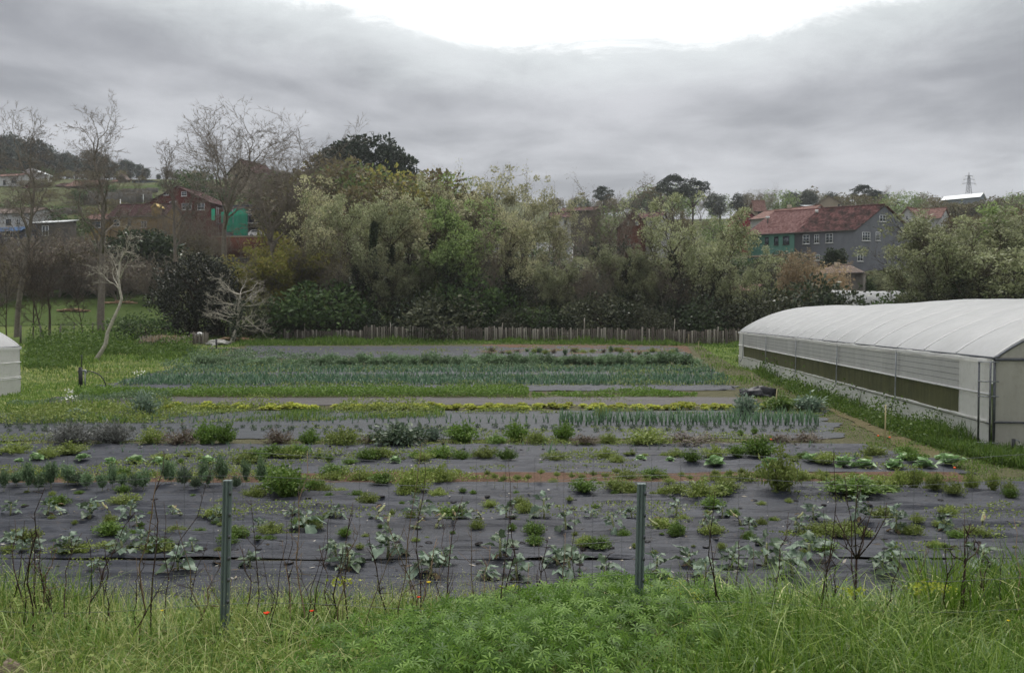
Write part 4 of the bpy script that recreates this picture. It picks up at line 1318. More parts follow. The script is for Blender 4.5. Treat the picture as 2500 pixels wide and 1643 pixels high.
def grow(R, p, d, L, r, lev, K, segs, tips):
    n = K['n'][lev]
    st = L / n
    taper = K.get('taper', .35)
    kids = K['kids'][lev]
    start = K['start'][lev]
    g, up = K['gnarl'][lev], K['up'][lev]
    for i in range(n):
        d = nrm3(d[0] + R.gauss(0, g), d[1] + R.gauss(0, g), d[2] + R.gauss(0, g) + up)
        q = (p[0] + d[0] * st, p[1] + d[1] * st, p[2] + d[2] * st)
        ra = r * (1 - (1 - taper) * i / n); rb = r * (1 - (1 - taper) * (i + 1) / n)
        segs.append((p, q, ra, rb, lev))
        f = (i + 1) / n
        if lev < K['levels'] and f > start:
            k = kids * (1 / max(1, n * (1 - start)))
            m = int(k) + (R.random() < k - int(k))
            for _ in range(m):
                nd_ = branch_off(R, d, R.gauss(K['ang'][lev], .18))
                if nd_[2] < K.get('minz', -.25): nd_ = nrm3(nd_[0], nd_[1], abs(nd_[2]) * .4)
                ll = L * K['ratio'][lev] * R.uniform(.65, 1.15) * (1.15 - .5 * f)
                grow(R, q, nd_, ll, max(rb * K['rr'], K['rmin']), lev + 1, K, segs, tips)
        if lev >= K['levels'] - 1 and K.get('midtips', True) and f > .3:
            tips.append(q)
        p = q
    if lev < K['levels']:
        for _ in range(K.get('fork', 2)):
            grow(R, p, branch_off(R, d, R.gauss(.45, .12)), L * K['ratio'][lev] * R.uniform(.7, 1.1), max(r * taper * .85, K['rmin']), lev + 1, K, segs, tips)
    else:
        tips.append(p)


def fit_segs(segs, tips, k):
    return [((a[0] * k, a[1] * k, a[2] * k), (b[0] * k, b[1] * k, b[2] * k), r0, r1, l) for a, b, r0, r1, l in segs], [(t[0] * k, t[1] * k, t[2] * k) for t in tips]


def wood(segs, name, mat, big=2):
    mb = MB()
    A = np.array([s[0] for s in segs]); B = np.array([s[1] for s in segs])
    R0 = np.array([s[2] for s in segs]); R1 = np.array([s[3] for s in segs]); lv = np.array([s[4] for s in segs])
    B = B + (B - A) * .03
    k = lv < big
    mb.segs(A[k], B[k], R0[k], R1[k], 7)
    mb.segs(A[~k], B[~k], R0[~k], R1[~k], 3)
    return mb.mesh(name, mat, True)


BARE = dict(levels=5, n=[9, 7, 5, 3, 2, 1], gnarl=[.035, .2, .26, .28, .3, .3], up=[.05, .10, .07, .05, .03, .02], kids=[6, 4, 3.2, 2.6, 2, 0],
            start=[.42, .25, .2, .15, .1, .1], ang=[.7, .65, .62, .6, .6, .6], ratio=[.55, .58, .58, .58, .58, .5], rr=.55, rmin=.012, taper=.4, fork=2)


def bare_mesh(seed, H, r, K=BARE, mat=None, lean=(0, 0), trunk=None, rmin=.014, name='trunk'):
    R = random.Random(seed)
    K = dict(K); K['rmin'] = rmin
    segs, tips = [], []
    if trunk is None:
        grow(R, (0.0, 0.0, 0.0), nrm3(lean[0], lean[1], 1.0), H * K.get('tl', .55), r, 0, K, segs, tips)
    else:
        pts = [tuple(float(v) for v in p) for p in trunk]
        n = len(pts)
        for i in range(n - 1):
            segs.append((pts[i], pts[i + 1], r * (1 - .6 * i / (n - 1)), r * (1 - .6 * (i + 1) / (n - 1)), 0))
            if i >= n * K.get('tstart', .5):
                for _ in range(K.get('tk', 3)):
                    dd = branch_off(R, nrm3(*[pts[i + 1][j] - pts[i][j] for j in range(3)]), R.gauss(K['ang'][0], .2))
                    if dd[2] < K.get('minz', .05): dd = nrm3(dd[0], dd[1], abs(dd[2]) + .1)
                    grow(R, pts[i + 1], dd, H * K['ratio'][0] * R.uniform(.6, 1.1), r * K.get('tr', .38), 1, K, segs, tips)
    return segs, tips


def add_bare(name, seed, px, py_base, py_top, d, r, label, K=BARE, mat=None, lean=(0, 0), rmin=.016, fit=True, zdrop=.1, wide=1.0):
    b = P(px, py_base, d); g = gz(b.x, d)
    H = P(px, py_top, d).z - g
    segs, tips = bare_mesh(seed, H, r, K, lean=lean, rmin=rmin)
    if fit:
        zmax = np.percentile([t[2] for t in tips], 99)
        k = H / zmax
        segs, tips = fit_segs(segs, tips, k)
    o = thing(name, (b.x, d, g - zdrop), label, 'tree', sc=(wide, wide, 1))
    link('trunk', wood([s for s in segs if s[4] < 2], 'trunk', mat or M_bark), o)
    link('crown', wood([s for s in segs if s[4] >= 2], 'crown', mat or M_bark), o)
    return o


def add_dead_leaf(o, seed):
    pass


B1 = dict(BARE); B1.update(tl=.72, start=[.48, .25, .2, .15, .1, .1], kids=[8, 4, 3.2, 2.6, 2, 0], ratio=[.36, .58, .58, .58, .58, .5], ang=[.75, .65, .62, .6, .6, .6])
B2 = dict(BARE); B2.update(tl=.52, ang=[.5, .5, .55, .55, .55, .55], start=[.72, .2, .2, .15, .1, .1], kids=[6, 4.6, 3.4, 2.6, 2, 0], ratio=[.72, .6, .58, .58, .55, .5], gnarl=[.03, .2, .28, .26, .22, .2], up=[.05, .14, .08, .05, .03, .02])
add_bare('bare_tree', 3, 40, 795, 278, 90, .30, 'tall slim bare tree with narrow top standing in the meadow beside thin saplings', B1, lean=(.03, 0), rmin=.015)
add_bare('bare_tree', 8, 247, 800, 280, 92, .36, 'tall bare tree with leaning trunk behind the leaning pale sapling', B1, lean=(-.08, 0), rmin=.015, wide=1.2)
B3 = dict(B2); B3.update(start=[.45, .15, .15, .1, .1, .1], kids=[6, 6, 5, 3.5, 2.5, 0], ratio=[.6, .5, .45, .4, .4, .4])
add_bare('bare_tree', 14, 428, 700, 357, 128, .34, 'stubby bare tree with thick clustered twigs before the dark red gabled house', B3, rmin=.022)
add_bare('bare_tree', 21, 545, 740, 270, 108, .42, 'broad bare tree with winding pale limbs beside the green scaffold netting', B2, rmin=.016, wide=1.25)
add_bare('bare_tree', 27, 668, 790, 284, 97, .42, 'broad bare tree with winding limbs right of the white parked car', B2, rmin=.016, wide=1.25)
B4 = dict(BARE); B4.update(levels=4, start=[.2, .2, .2, .15, .1], kids=[6, 4, 3, 2.4, 0])
for (sd, px, yb, yt, d, r, ln) in ((31, 16, 795, 560, 88, .07, (-.08, 0)), (32, 80, 800, 600, 88, .08, (0, 0)), (33, 120, 802, 590, 87, .15, (.12, 0)), (34, 108, 802, 610, 87, .10, (-.25, 0)), (35, 203, 792, 640, 89, .07, (0, 0))):
    add_bare('bare_sapling', sd, px, yb, yt, d, r, 'thin dark bare sapling in the green meadow behind the wire mesh fence', B4, M_bark_d, ln, rmin=.014)['group'] = 'saplings in the meadow'

# pale leaning sapling on the mown grass
def path_tree(name, pxs, d, r, label, seed, K, mat, H, sc=1):
    base = P(pxs[0][0], pxs[0][1], d)
    g = gz(base.x, d)
    tr = [np.array(P(x, y, d)) - np.array((base.x, d, base.z)) for x, y in pxs]
    segs, tips = bare_mesh(seed, H, r, K, trunk=tr, rmin=.011)
    o = thing(name, (base.x, d, g - .05), label, 'tree')
    link('trunk', wood([s for s in segs if s[4] < 1], 'trunk', mat, 3), o)
    link('crown', wood([s for s in segs if s[4] >= 1], 'crown', mat), o)
    return o
KS = dict(BARE); KS.update(levels=4, ratio=[.45, .55, .5, .5, .5], kids=[4, 4, 3, 2, 0], start=[0, .2, .2, .2, .2], n=[6, 6, 5, 3, 3], tstart=.55, tk=2, up=[.1, .06, .05, .03, .03], ang=[.6, .6, .7, .7, .7], tr=.3)
pd = G(232, 880).y
path_tree('pale_sapling', [(232, 880), (248, 856), (258, 838), (262, 812), (276, 780), (290, 750), (297, 728), (292, 705), (290, 680), (292, 640)], pd, .17, 'pale leaning bare sapling with kinked trunk on the mown grass', 41, KS, M_bark_w, 4.6)
KF = dict(KS); KF.update(levels=4, tstart=.15, tk=5, tr=.2, ang=[1.05, .6, .6, .6, .6], ratio=[.62, .5, .5, .5, .5], up=[0, .03, .05, .05, .05], minz=-.1)
path_tree('fig_tree', [(566, 818), (572, 800), (580, 780), (582, 755), (584, 730), (586, 700)], 83, .26, 'pale spreading bare fig tree in front of the dark laurel', 43, KF, M_bark_w, 4.3)
o_fig = [o for o in bpy.data.objects if o.name.startswith('fig_tree')][0]
_r = np.random.default_rng(4)
cc = np.stack([_r.normal(.3, .32, 900), _r.normal(0, .3, 900), _r.uniform(.2, 4.3, 900)], 1); cc[:, 0] += cc[:, 2] * .12
link('ivy', MB().leaves(cc, .22, .16, _r).mesh('ivy', L_ivy), o_fig)

# leafing bank trees
def leaf_cloud(rng, tips, m, per, R, L, Wr=.6, loose=.25, crowns=15, pull=.72):
    """leaf clumps round m of the branch ends: outward leaves on lumpy shells, a few strays"""
    T = np.array(tips)
    # draw the ends together into rounded sub-crowns with gaps between
    ctr = [T[rng.integers(len(T))]]
    dd = np.full(len(T), 1e9)
    for _ in range(crowns - 1):
        dd = np.minimum(dd, ((T - ctr[-1]) ** 2).sum(1))
        ctr.append(T[np.argmax(dd * rng.uniform(.7, 1, len(T)))])
    ctr = np.array(ctr)
    near = np.argmin(((T[:, None] - ctr[None]) ** 2).sum(-1), 1)
    cen = np.array([T[near == i].mean(0) if (near == i).any() else ctr[i] for i in range(len(ctr))])[near]
    T = cen + (T - cen) * pull
    idx = rng.permutation(len(T))
    c = T[idx[:m]]
    rr = R * rng.uniform(.55, 1.3, len(c))
    v = rng.normal(size=(len(c), per, 3)); v[..., 2] += .35
    v /= np.linalg.norm(v, axis=-1, keepdims=True)
    pos = c[:, None] + v * (rr[:, None] * rng.uniform(.45, 1.08, (len(c), per)))[..., None] * np.array([1, 1, .8])
    pos = pos.reshape(-1, 3); D = v.reshape(-1, 3) + rng.normal(0, .6, (len(c) * per, 3))
    st = T[idx[m:m + int(loose * m * 10)]]
    st = np.repeat(st, 3, 0) + rng.normal(0, .22, (len(st) * 3, 3))
    mb = MB().leaves(pos, L * rng.uniform(.55, 1.4, len(pos)), L * Wr * rng.uniform(.6, 1.3, len(pos)), rng, T=D)
    return mb.leaves(st, L * .8, L * .4, rng, up=.5)


BANK = dict(levels=3, n=[6, 6, 5, 4], gnarl=[.09, .18, .22, .25], up=[.06, .10, .08, .05], kids=[7, 7, 5, 0], start=[.22, .15, .15, .1],
            ang=[.55, .6, .7, .7], ratio=[.6, .55, .5, .5], rr=.5, rmin=.02, taper=.35, fork=2)


def bank_tree(seed, H, spread, nstem, leafm, barkm, m=120, per=90, R=1.0, lf=.28, ivy=0, low=.3, Wr=.6, loose=.25):
    """returns meshes for a multi-stemmed leafing tree, base at origin"""
    rng = np.random.default_rng(seed); Rr = random.Random(seed)
    segs, tips = [], []
    K = dict(BANK); K['start'] = [low, .15, .15, .1]
    for i in range(nstem):
        a = 2 * math.pi * (i + rng.random() * .6) / nstem
        sp = spread * rng.uniform(.5, 1.1) * (0.35 if nstem == 1 else 1)
        d = nrm3(math.cos(a) * sp, math.sin(a) * sp, 1.0)
        grow(Rr, (math.cos(a) * .25 * (nstem > 1), math.sin(a) * .25 * (nstem > 1), 0.0), d, H * .62 * rng.uniform(.8, 1.05), .05 * H ** .8 / math.sqrt(nstem) * .6, 0, K, segs, tips)
    zmax = np.percentile([t[2] for t in tips], 98); k = H / zmax
    segs, tips = fit_segs(segs, tips, k)
    tips = [t for t in tips if t[2] > H * .12]
    segs = [s for i, s in enumerate(segs) if s[4] < 3 or i % (3 if H > 8 else 6) == 0]
    mw = wood(segs, 'trunk', barkm)
    ml = leaf_cloud(rng, [q for q in tips if q[2] > H * (low + .05)], m, per, R, lf, Wr, loose).mesh('crown', leafm)
    mi = None
    if ivy:
        S = [s for s in segs if s[4] == 0 and s[1][2] < H * .62 or (s[4] == 1 and s[1][2] < H * .5)]
        cs = []
        for a, b, r0, r1, l in S:
            a, b = np.array(a), np.array(b)
            n = int(ivy * np.linalg.norm(b - a))
            tt = rng.random((n, 1))
            cs.append(a + (b - a) * tt + rng.normal(0, .28 + r0, (n, 3)) * np.array([1, 1, .7]))
        cs = np.concatenate(cs) if cs else np.zeros((0, 3))
        mi = MB().leaves(cs, .26, .2, rng, up=0).mesh('ivy', L_ivy)
    return mw, ml, mi


def put_tree(name, meshes, px, d, py_top, Href, label, rz=0, cat='tree', wide=1.0, group=None, parts=('trunk', 'crown', 'ivy')):
    x = float(rays(px, HZ)[0]) * d
    g = gz(x, d)
    H = P(px, py_top, d).z - g
    s = H / Href
    o = thing(name, (x, d, g - .15), label, cat, group, rz, (s * wide, s * wide, s))
    for me, nm in zip(meshes, parts):
        if me is not None:
            link(nm, me, o)
    return o


HR = 14.0
V1 = bank_tree(101, HR, .45, 3, L_willow, M_bark_d, 170, 85, .8, .3, 30)
V2 = bank_tree(102, HR, .5, 4, L_green, M_bark_d, 180, 85, .8, .3, 26)
V3 = bank_tree(103, HR, .4, 3, L_pale, M_bark, 160, 52, .7, .27, 0, loose=.5)
V4 = bank_tree(104, HR, .5, 4, L_twig, M_bark, 100, 34, .9, .26, 24, Wr=.3, loose=.5)
V5 = bank_tree(105, HR, .55, 5, L_willow, M_bark_d, 190, 80, .8, .28, 14, low=.12)
V6 = bank_tree(106, HR, .3, 2, L_pale, M_bark_d, 140, 52, .7, .27, 34, loose=.5)
V7 = bank_tree(107, HR * .6, .6, 5, L_yel, M_bark, 130, 80, .7, .24, 0, low=.1)
BK = [
    # mesh, px, depth, py_top, Href, wide, label, rz
    (V3, 800, 100, 466, HR, .85, 'pale green leafing tree left of the ivy clad twin trunks', .3),
    (V1, 902, 97, 480, HR, .75, 'grey green tree with tall ivy clad trunk behind the pallet fence', 1.2),
    (V6, 990, 99, 466, HR, .95, 'pale tipped tree above two dark ivy columns', 2.2),
    (V2, 1095, 95, 478, HR, .95, 'broad fresh green tree, the greenest of the bank', .4),
    (V2, 1035, 98, 600, HR, .9, 'lower green tree filling the gap beside the broad fresh green one', 3.4),
    (V6, 1150, 118, 425, HR, 1.2, 'tall thin crowned pale tree rising behind the broad green tree', 4.0),
    (V3, 1232, 121, 434, HR, 1.0, 'open crowned tree with fine twigs against the sky', 5.1),
    (V6, 1268, 96, 500, HR, .7, 'slender dark ivy trunk tree in the middle of the bank', .9),
    (V3, 1318, 113, 458, HR, .8, 'pale whitish blossom tree behind the slender ivy trunk', 2.7),
    (V4, 1405, 96, 610, HR, .9, 'brown twiggy tree with few leaves before the white house', .5),
    (V4, 1490, 122, 462, HR, 1.0, 'brown twiggy tree against the sky left of the brown gable', 1.9),
    (V1, 1345, 94, 640, HR, .9, 'low grey green tree with many stems behind the pallets', 3.9),
    (V1, 1530, 95, 600, HR, .85, 'dark ivy clad tree below the brown gabled house', 5.0),
    (V5, 1610, 99, 625, HR, .85, 'grey green willow left of the round willow crown', 4.4),
    (V5, 1690, 94, 492, HR, .85, 'round crowned willow before the green terraced house', .2),
    (V5, 1800, 92, 625, HR, 1.0, 'low spreading willow over the orange shed roof', 2.4),
    (V5, 2285, 87, 570, HR, 1.1, 'dark spreading willow before the grey house gable', 1.3),
    (V1, 2365, 90, 520, HR, 1.3, 'tall dense grey green tree behind the greenhouse ridge', 4.8),
    (V5, 2440, 84, 505, HR, 1.35, 'large dark willow behind the greenhouse roof', 3.1),
    (V2, 2540, 92, 490, HR, 1.2, 'green tree at the wooded edge behind the large dark willow', 2.0),
    (V5, 2180, 110, 660, HR * 1.0, 1.2, 'low willow beside the small film tunnel', 5.5),
    (V7, 655, 95, 600, HR * .6, 1.2, 'yellow green leafing bush tree below the half built house', .6),
    (V7, 735, 99, 575, HR * .6, 1.1, 'yellow green bush tree beside the broad bare tree trunk', 2.5),
    (V7, 690, 108, 590, HR * .6, 1.2, 'yellow green bush tree behind the other yellow green ones', 4.2),
    (V4, 830, 94, 560, HR, .8, 'grey brown twiggy tree beside the first ivy trunk', 3.0),
    (V4, 1180, 95, 560, HR, .9, 'grey brown twiggy tree right of the broad fresh green tree', .8),
    (V5, 960, 93, 600, HR, .8, 'low dark willow between the ivy columns', 1.0),
    (V4, 1460, 94, 630, HR, .9, 'low twiggy tree left of the dark ivy clad one', 2.1),
    (V4, 1640, 93, 640, HR, .9, 'low grey twiggy tree under the round willow', 5.7),
]
for (v, px, d, yt, hr, wd, lab, rz) in BK:
    put_tree('bank_tree', v, px, d, yt, hr, lab, rz, wide=wd, group='trees along the stream bank')


# lumpy crowns for dense evergreens, far trees and shrubs
def lumps(seed, n, rx, ry, rz, lr, per, L, zc, flat=.0, W=.6, shell=.75):
    rng = np.random.default_rng(seed)
    u = rng.normal(size=(n, 3)); u /= np.linalg.norm(u, axis=1)[:, None]
    rad = rng.uniform(.45, 1.0, n) ** .6
    c = u * rad[:, None] * np.array([rx, ry, rz]); c[:, 2] += zc
    R = lr * rng.uniform(.6, 1.3, n)
    v = rng.normal(size=(n * per, 3)); v /= np.linalg.norm(v, axis=1)[:, None]
    if flat: v[:, 2] = np.abs(v[:, 2]) * (1 - flat)
    rr = rng.uniform(shell, 1.05, n * per)
    cc_ = np.repeat(c, per, 0) + v * (rr * np.repeat(R, per))[:, None]
    k = cc_[:, 2] > .03
    cc_ = cc_[k]; v = v[k]
    T = v + rng.normal(0, .7, v.shape); T[:, 2] += .25
    return MB().leaves(cc_, L * rng.uniform(.6, 1.35, len(cc_)), L * W * rng.uniform(.6, 1.3, len(cc_)), rng, T=T)


def simple_trunk(H, r, zc, seed, limbs=5, spread=1.0):
    rng = np.random.default_rng(seed)
    mb = MB().tube([(0, 0, -.3), (.1 * r, 0, H * .3), (.3 * r, .2 * r, H * .6), (0, 0, H * .85)], [r, r * .8, r * .55, r * .2], 7)
    for i in range(limbs):
        a = rng.random() * 6.28; z0 = H * rng.uniform(.3, .6)
        e = np.array([math.cos(a) * spread, math.sin(a) * spread, z0 + H * .25])
        mb.tube([(0, 0, z0), tuple(e * [.5, .5, 1] - [0, 0, H * .08]), tuple(e)], [r * .5, r * .35, r * .12], 5)
    return mb


# dark laurel
lx = put_tree('laurel_tree', (simple_trunk(8, .3, 4, 1, 6, 2.5).mesh('trunk', M_bark_d), lumps(201, 120, 3.9, 3.4, 4.0, 1.0, 150, .26, 4.1).mesh('crown', L_laurel)),
              478, 89, 612, 8.6, 'dense dark evergreen laurel reaching to the ground beside the pale fig', .4)
put_tree('laurel_tree', (simple_trunk(8, .3, 4, 1, 6, 2.5).mesh('trunk', M_bark_d), lumps(202, 60, 3.4, 2.6, 2.6, 1.0, 110, .4, 3.6).mesh('crown', L_ivy)),
         345, 133, 540, 7.6, 'dark flat topped evergreen tree before the ochre house', .4, wide=1.25)
put_tree('laurel_tree', (simple_trunk(5, .2, 4, 3, 5, 1.0).mesh('trunk', M_bark_d), lumps(203, 70, 1.5, 1.5, 2.4, .6, 90, .3, 2.5).mesh('crown', L_ivy)),
         2036, 128, 597, 5.6, 'dark evergreen tree against the grey house wall', 0)

# shrubs and brambles along the bank foot
SH = [lumps(210 + i, 46, 2.2, 1.6, 1.2, .6, 60, .2, 1.0).mesh('crown', [L_shrub, L_ivy, L_under][i]) for i in range(3)]
ST = simple_trunk(1.6, .08, 1, 5, 6, 1.0).mesh('trunk', M_bark_d)
rs = random.Random(8)
SHL = ['mid green bramble shrub at the foot of the bank trees', 'dark ivy shrub at the foot of the bank trees', 'grey green undergrowth shrub at the foot of the bank trees']
for i in range(52):
    px = 640 + (1860 - 640) * (i + rs.random()) / 52
    k = rs.choice([1, 1, 1, 2, 2, 0])
    d = rs.uniform(88, 96)
    put_tree('bramble_shrub', (ST, SH[k]), px, d, 772 - rs.uniform(-20, 50), 2.3, SHL[k], rs.random() * 6, 'shrub', rs.uniform(.9, 1.3), ['green', 'ivy', 'grey'][k] + ' shrubs under the bank trees')
for i in range(26):
    px = 1900 + (2600 - 1900) * (i + rs.random()) / 26
    k = rs.choice([0, 1, 2])
    if 2030 < px < 2240: continue
    put_tree('bramble_shrub', (ST, SH[k]), px, rs.uniform(86, 100), rs.uniform(690, 745), 2.3, ['mid green shrub beyond the far side of the long greenhouse', 'dark ivy shrub beyond the far side of the long greenhouse', 'grey green undergrowth shrub beyond the far side of the long greenhouse'][k], rs.random() * 6, 'shrub', 1.1, ['green', 'ivy', 'grey'][k] + ' shrubs behind the greenhouse')
put_tree('leafy_shrub', (ST, SH[0]), 355, 84, 768, 2.3, 'bright leafy low shrub left of the dark laurel', 1, 'shrub', 1.3)
put_tree('leafy_shrub', (ST, lumps(230, 60, 2.6, 2.0, 1.6, .7, 80, .26, 1.5).mesh('crown', L_shrub)), 790, 91, 690, 3.2, 'large mid green shrub right of the pale fig', 1, 'shrub', 1.3)
put_tree('leafy_shrub', (ST, bpy.data.meshes['crown.%03d' % 0] if False else SH[0]), 1165, 93, 690, 2.3, 'bright yellow green shrub in the gap of the bank trees', 1, 'shrub', 1.0)

# ivy columns standing in front of the bank
for i, (px, yt, ln, lab) in enumerate(((905, 545, .05, 'thick ivy covered trunk below the grey green tree'), (962, 600, -.03, 'dark ivy column left of the broad fresh green tree'), (1032, 585, .06, 'darkest ivy column under the broad fresh green tree'), (1252, 610, -.06, 'slim ivy wrapped trunk rising alone mid bank'),
                                   (1518, 640, .10, 'bulky dark ivy mass right of mid bank'), (1655, 620, -.08, 'ivy trunk leaning from the round willow'), (1585, 700, .55, 'ivy limb leaning low across the bank'))):
    d = 94.0 + (i * 1.7) % 4
    x = float(rays(px, HZ)[0]) * d; g_ = gz(x, d); H_ = P(px, yt, d).z - g_
    rng = np.random.default_rng(700 + i)
    o = thing('ivy_tree', (x, d, g_ - .1), lab, 'tree', 'ivy trunks along the bank')
    pts = [(ln * H_ * q ** 1.3 + .12 * math.sin(q * 5 + i), .1 * math.cos(q * 4), H_ * q) for q in np.linspace(0, 1, 9)]
    mb = MB().tube(pts, np.linspace(.3, .08, 9), 8)
    for j in range(9):
        k = rng.integers(4, 9); a_ = rng.random() * 6.28; l_ = rng.uniform(1.2, 3.0)
        p0 = np.array(pts[k]); e_ = np.array([math.cos(a_) * l_, math.sin(a_) * l_, l_ * .9])
        mb.tube([p0, p0 + e_ * .5 + [0, 0, .2], p0 + e_], [.07, .045, .015], 5)
    link('trunk', mb.mesh('trunk', M_bark_d, True), o)
    n = int(620 * H_ * .5)
    q = rng.random(n) ** .8
    pos = np.stack([np.interp(q, np.linspace(0, 1, 9), [p[j] for p in pts]) for j in range(3)], 1)
    wd = (.45 + .35 * fbm(q * 7 + i, q * 0, 2)) * (1.15 - .6 * q) * (1.7 if 'bulky' in lab else 1.0)
    v = rng.normal(size=(n, 3)); v /= np.linalg.norm(v, axis=1)[:, None]
    link('ivy', MB().leaves(pos + v * (wd * rng.uniform(.6, 1.25, n))[:, None], .24, .19, rng, T=v + rng.normal(0, .6, v.shape)).mesh('ivy', L_ivy), o)

# twiggy scrub on the left slope between meadow and houses
TW = [bank_tree(120 + i, 5, .8, 6, [L_twig, L_rust, L_twig][i], M_bark, 60, 16, .5, .2, 0, low=.1, Wr=.35, loose=.4) for i in range(3)]
for i in range(22):
    px = -40 + (720 + 40) * (i + rs.random()) / 22
    d = rs.uniform(114, 150)
    k = rs.randrange(3)
    put_tree('scrub_bush', TW[k][:2], px, d, 772 - rs.uniform(82, 150), 5, ['grey brown leafless scrub bush below the left houses', 'rusty brown scrub bush below the left houses', 'grey brown leafless scrub bush below the left houses'][k], rs.random() * 6, 'bush', rs.uniform(1.0, 1.5), ['grey', 'rusty', 'grey'][k] + ' scrub below the left houses')

for i in range(40):
    px = 720 + (1920 - 720) * (i + rs.random()) / 40
    d = rs.uniform(104, 140)
    x_ = float(rays(px, HZ)[0]) * d
    yt = HZ - (gz(x_, d) + rs.uniform(2.5, 4.5) - CAMZ) * F / d
    k = rs.choice([0, 1, 2, 2])
    put_tree('bramble_shrub', (ST, SH[k]), px, d, yt, 2.3, ['mid green shrub on the slope behind the bank trees', 'dark ivy shrub on the slope behind the bank trees', 'grey green undergrowth shrub on the slope behind the bank trees'][k], rs.random() * 6, 'shrub', rs.uniform(1.0, 1.5), ['green', 'ivy', 'grey'][k] + ' shrubs behind the bank trees')
for i in range(30):
    px = -30 + 430 * (i + rs.random()) / 30
    put_tree('scrub_bush', TW[i % 3][:2], px, rs.uniform(122, 146), 772 - rs.uniform(115, 200 if px < 230 else 165), 5, 'fine twigged grey thicket bush before the slate and dark grey houses' if i % 3 != 1 else 'rusty thicket bush before the slate and dark grey houses', rs.random() * 6, 'bush', rs.uniform(1.1, 1.6), 'thicket before the dark houses')

for i, (px, yt, d) in enumerate(((305, 545, 150), (345, 520, 158), (392, 505, 160), (432, 515, 155), (470, 500, 162), (508, 520, 156), (540, 560, 150), (160, 555, 148), (215, 560, 150), (60, 575, 146))):
    put_tree('twiggy_tree', V4[:2], px, d, yt, HR, 'grey brown twiggy tree veiling the ochre and dark red houses' if px > 250 else 'grey brown twiggy tree before the dark grey house', rs.random() * 6, wide=.85, group='twiggy trees before the left houses')
# far trees
FT = {
    'euca': ([lumps(300 + i, 60, 5.6, 5.4, 9.5, 2.6, 44, 1.25, 14.5, shell=.5).mesh('crown', L_euca) for i in range(4)], simple_trunk(22, .5, 14, 7, 6, 2.5).mesh('trunk', M_bark), 26.5),
    'pine': ([lumps(310 + i, 70, 5.4, 5.0, 4.4, 1.5, 60, .6, 15.4, .2).mesh('crown', L_pine) for i in range(2)], simple_trunk(17, .4, 14, 8, 7, 4.0).mesh('trunk', M_bark_d), 20.5),
    'oak': ([lumps(320 + i, 46, 4.2, 4.0, 3.6, 1.3, 60, .45, 5.4).mesh('crown', L_rust) for i in range(3)], simple_trunk(8, .35, 5, 9, 7, 2.5).mesh('trunk', M_bark), 9.6),
    'green': ([lumps(330 + i, 46, 4.0, 4.0, 3.8, 1.3, 60, .42, 5.4).mesh('crown', [L_shrub, L_yel, L_green][i]) for i in range(3)], simple_trunk(8, .35, 5, 10, 7, 2.5).mesh('trunk', M_bark), 9.8),
    'twig': ([V4[1]], V4[0], HR),
}


def far(kind, px, d, py_top, label, group=None, wide=1.0, var=None):
    ms, tr, hr = FT[kind]
    i = rs.randrange(len(ms)) if var is None else var
    if kind == 'twig': i = 0
    return put_tree({'euca': 'eucalyptus_tree', 'pine': 'pine_tree', 'oak': 'oak_tree', 'green': 'leafy_tree', 'twig': 'twiggy_tree'}[kind], (tr, ms[i]), px, d, py_top, hr, label, rs.random() * 6, wide=wide, group=group)


sky_l = [(-60, 315), (0, 318), (30, 312), (48, 330), (75, 340), (95, 330), (120, 345), (140, 362), (165, 365), (190, 372), (215, 362), (238, 362), (262, 372), (280, 392), (305, 385), (322, 388), (345, 398), (362, 408), (390, 425), (415, 428), (440, 425), (470, 420), (500, 412), (520, 420)]
for (px, yt) in sky_l:
    far('euca', px + rs.uniform(-4, 4), rs.uniform(400, 440), yt + rs.uniform(-2, 4), 'dark eucalyptus on the left hill skyline', 'eucalyptus trees on the left skyline', rs.uniform(.9, 1.25))
for i in range(46):
    px = -60 + 560 * (i + rs.random()) / 46
    yt = np.interp(px, [p[0] for p in sky_l], [p[1] for p in sky_l])
    far('euca', px, rs.uniform(355, 395), yt + rs.uniform(22, 75), 'eucalyptus in the wood below the left skyline', 'eucalyptus trees below the left skyline', rs.uniform(1.0, 1.4))
# pine hill in the centre left
for (px, yt, d, wd) in ((905, 325, 182, 1.25), (850, 345, 186, 1.1), (815, 358, 190, .9), (955, 352, 184, .9)):
    far('pine', px, d, yt, {905: 'tallest dark umbrella pine on the central knoll', 850: 'dark umbrella pine left of the tallest pine', 815: 'smaller dark pine at the left edge of the knoll', 955: 'dark pine right of the tallest pine on the knoll'}[px], 'pines on the knoll', wd)
for (k, px, yt, d, lab) in (('oak', 785, 385, 165, 'rusty brown oak on the left of the pine knoll'), ('oak', 845, 392, 160, 'rusty brown oak below the pines'), ('green', 905, 402, 158, 'olive tree right below the tallest pine'),
                            ('green', 975, 400, 160, 'yellow green tree on the right of the pine knoll'), ('oak', 1035, 402, 163, 'brown and green oak at the right end of the knoll'), ('oak', 935, 440, 150, 'brown oak low on the pine knoll'),
                            ('oak', 760, 430, 150, 'brown oak low at the left foot of the knoll'), ('twig', 700, 420, 165, 'bare twiggy tree left of the pine knoll'), ('green', 1080, 425, 165, 'olive green tree where the knoll meets the bank trees'), ('oak', 820, 440, 148, 'brown oak in the middle foot of the knoll'), ('green', 1010, 450, 150, 'yellow green tree at the right foot of the knoll')):
    far(k, px, d, yt, lab, 'trees on the knoll', 1.25, 1 if 'yellow' in lab else (2 if 'olive' in lab else None))
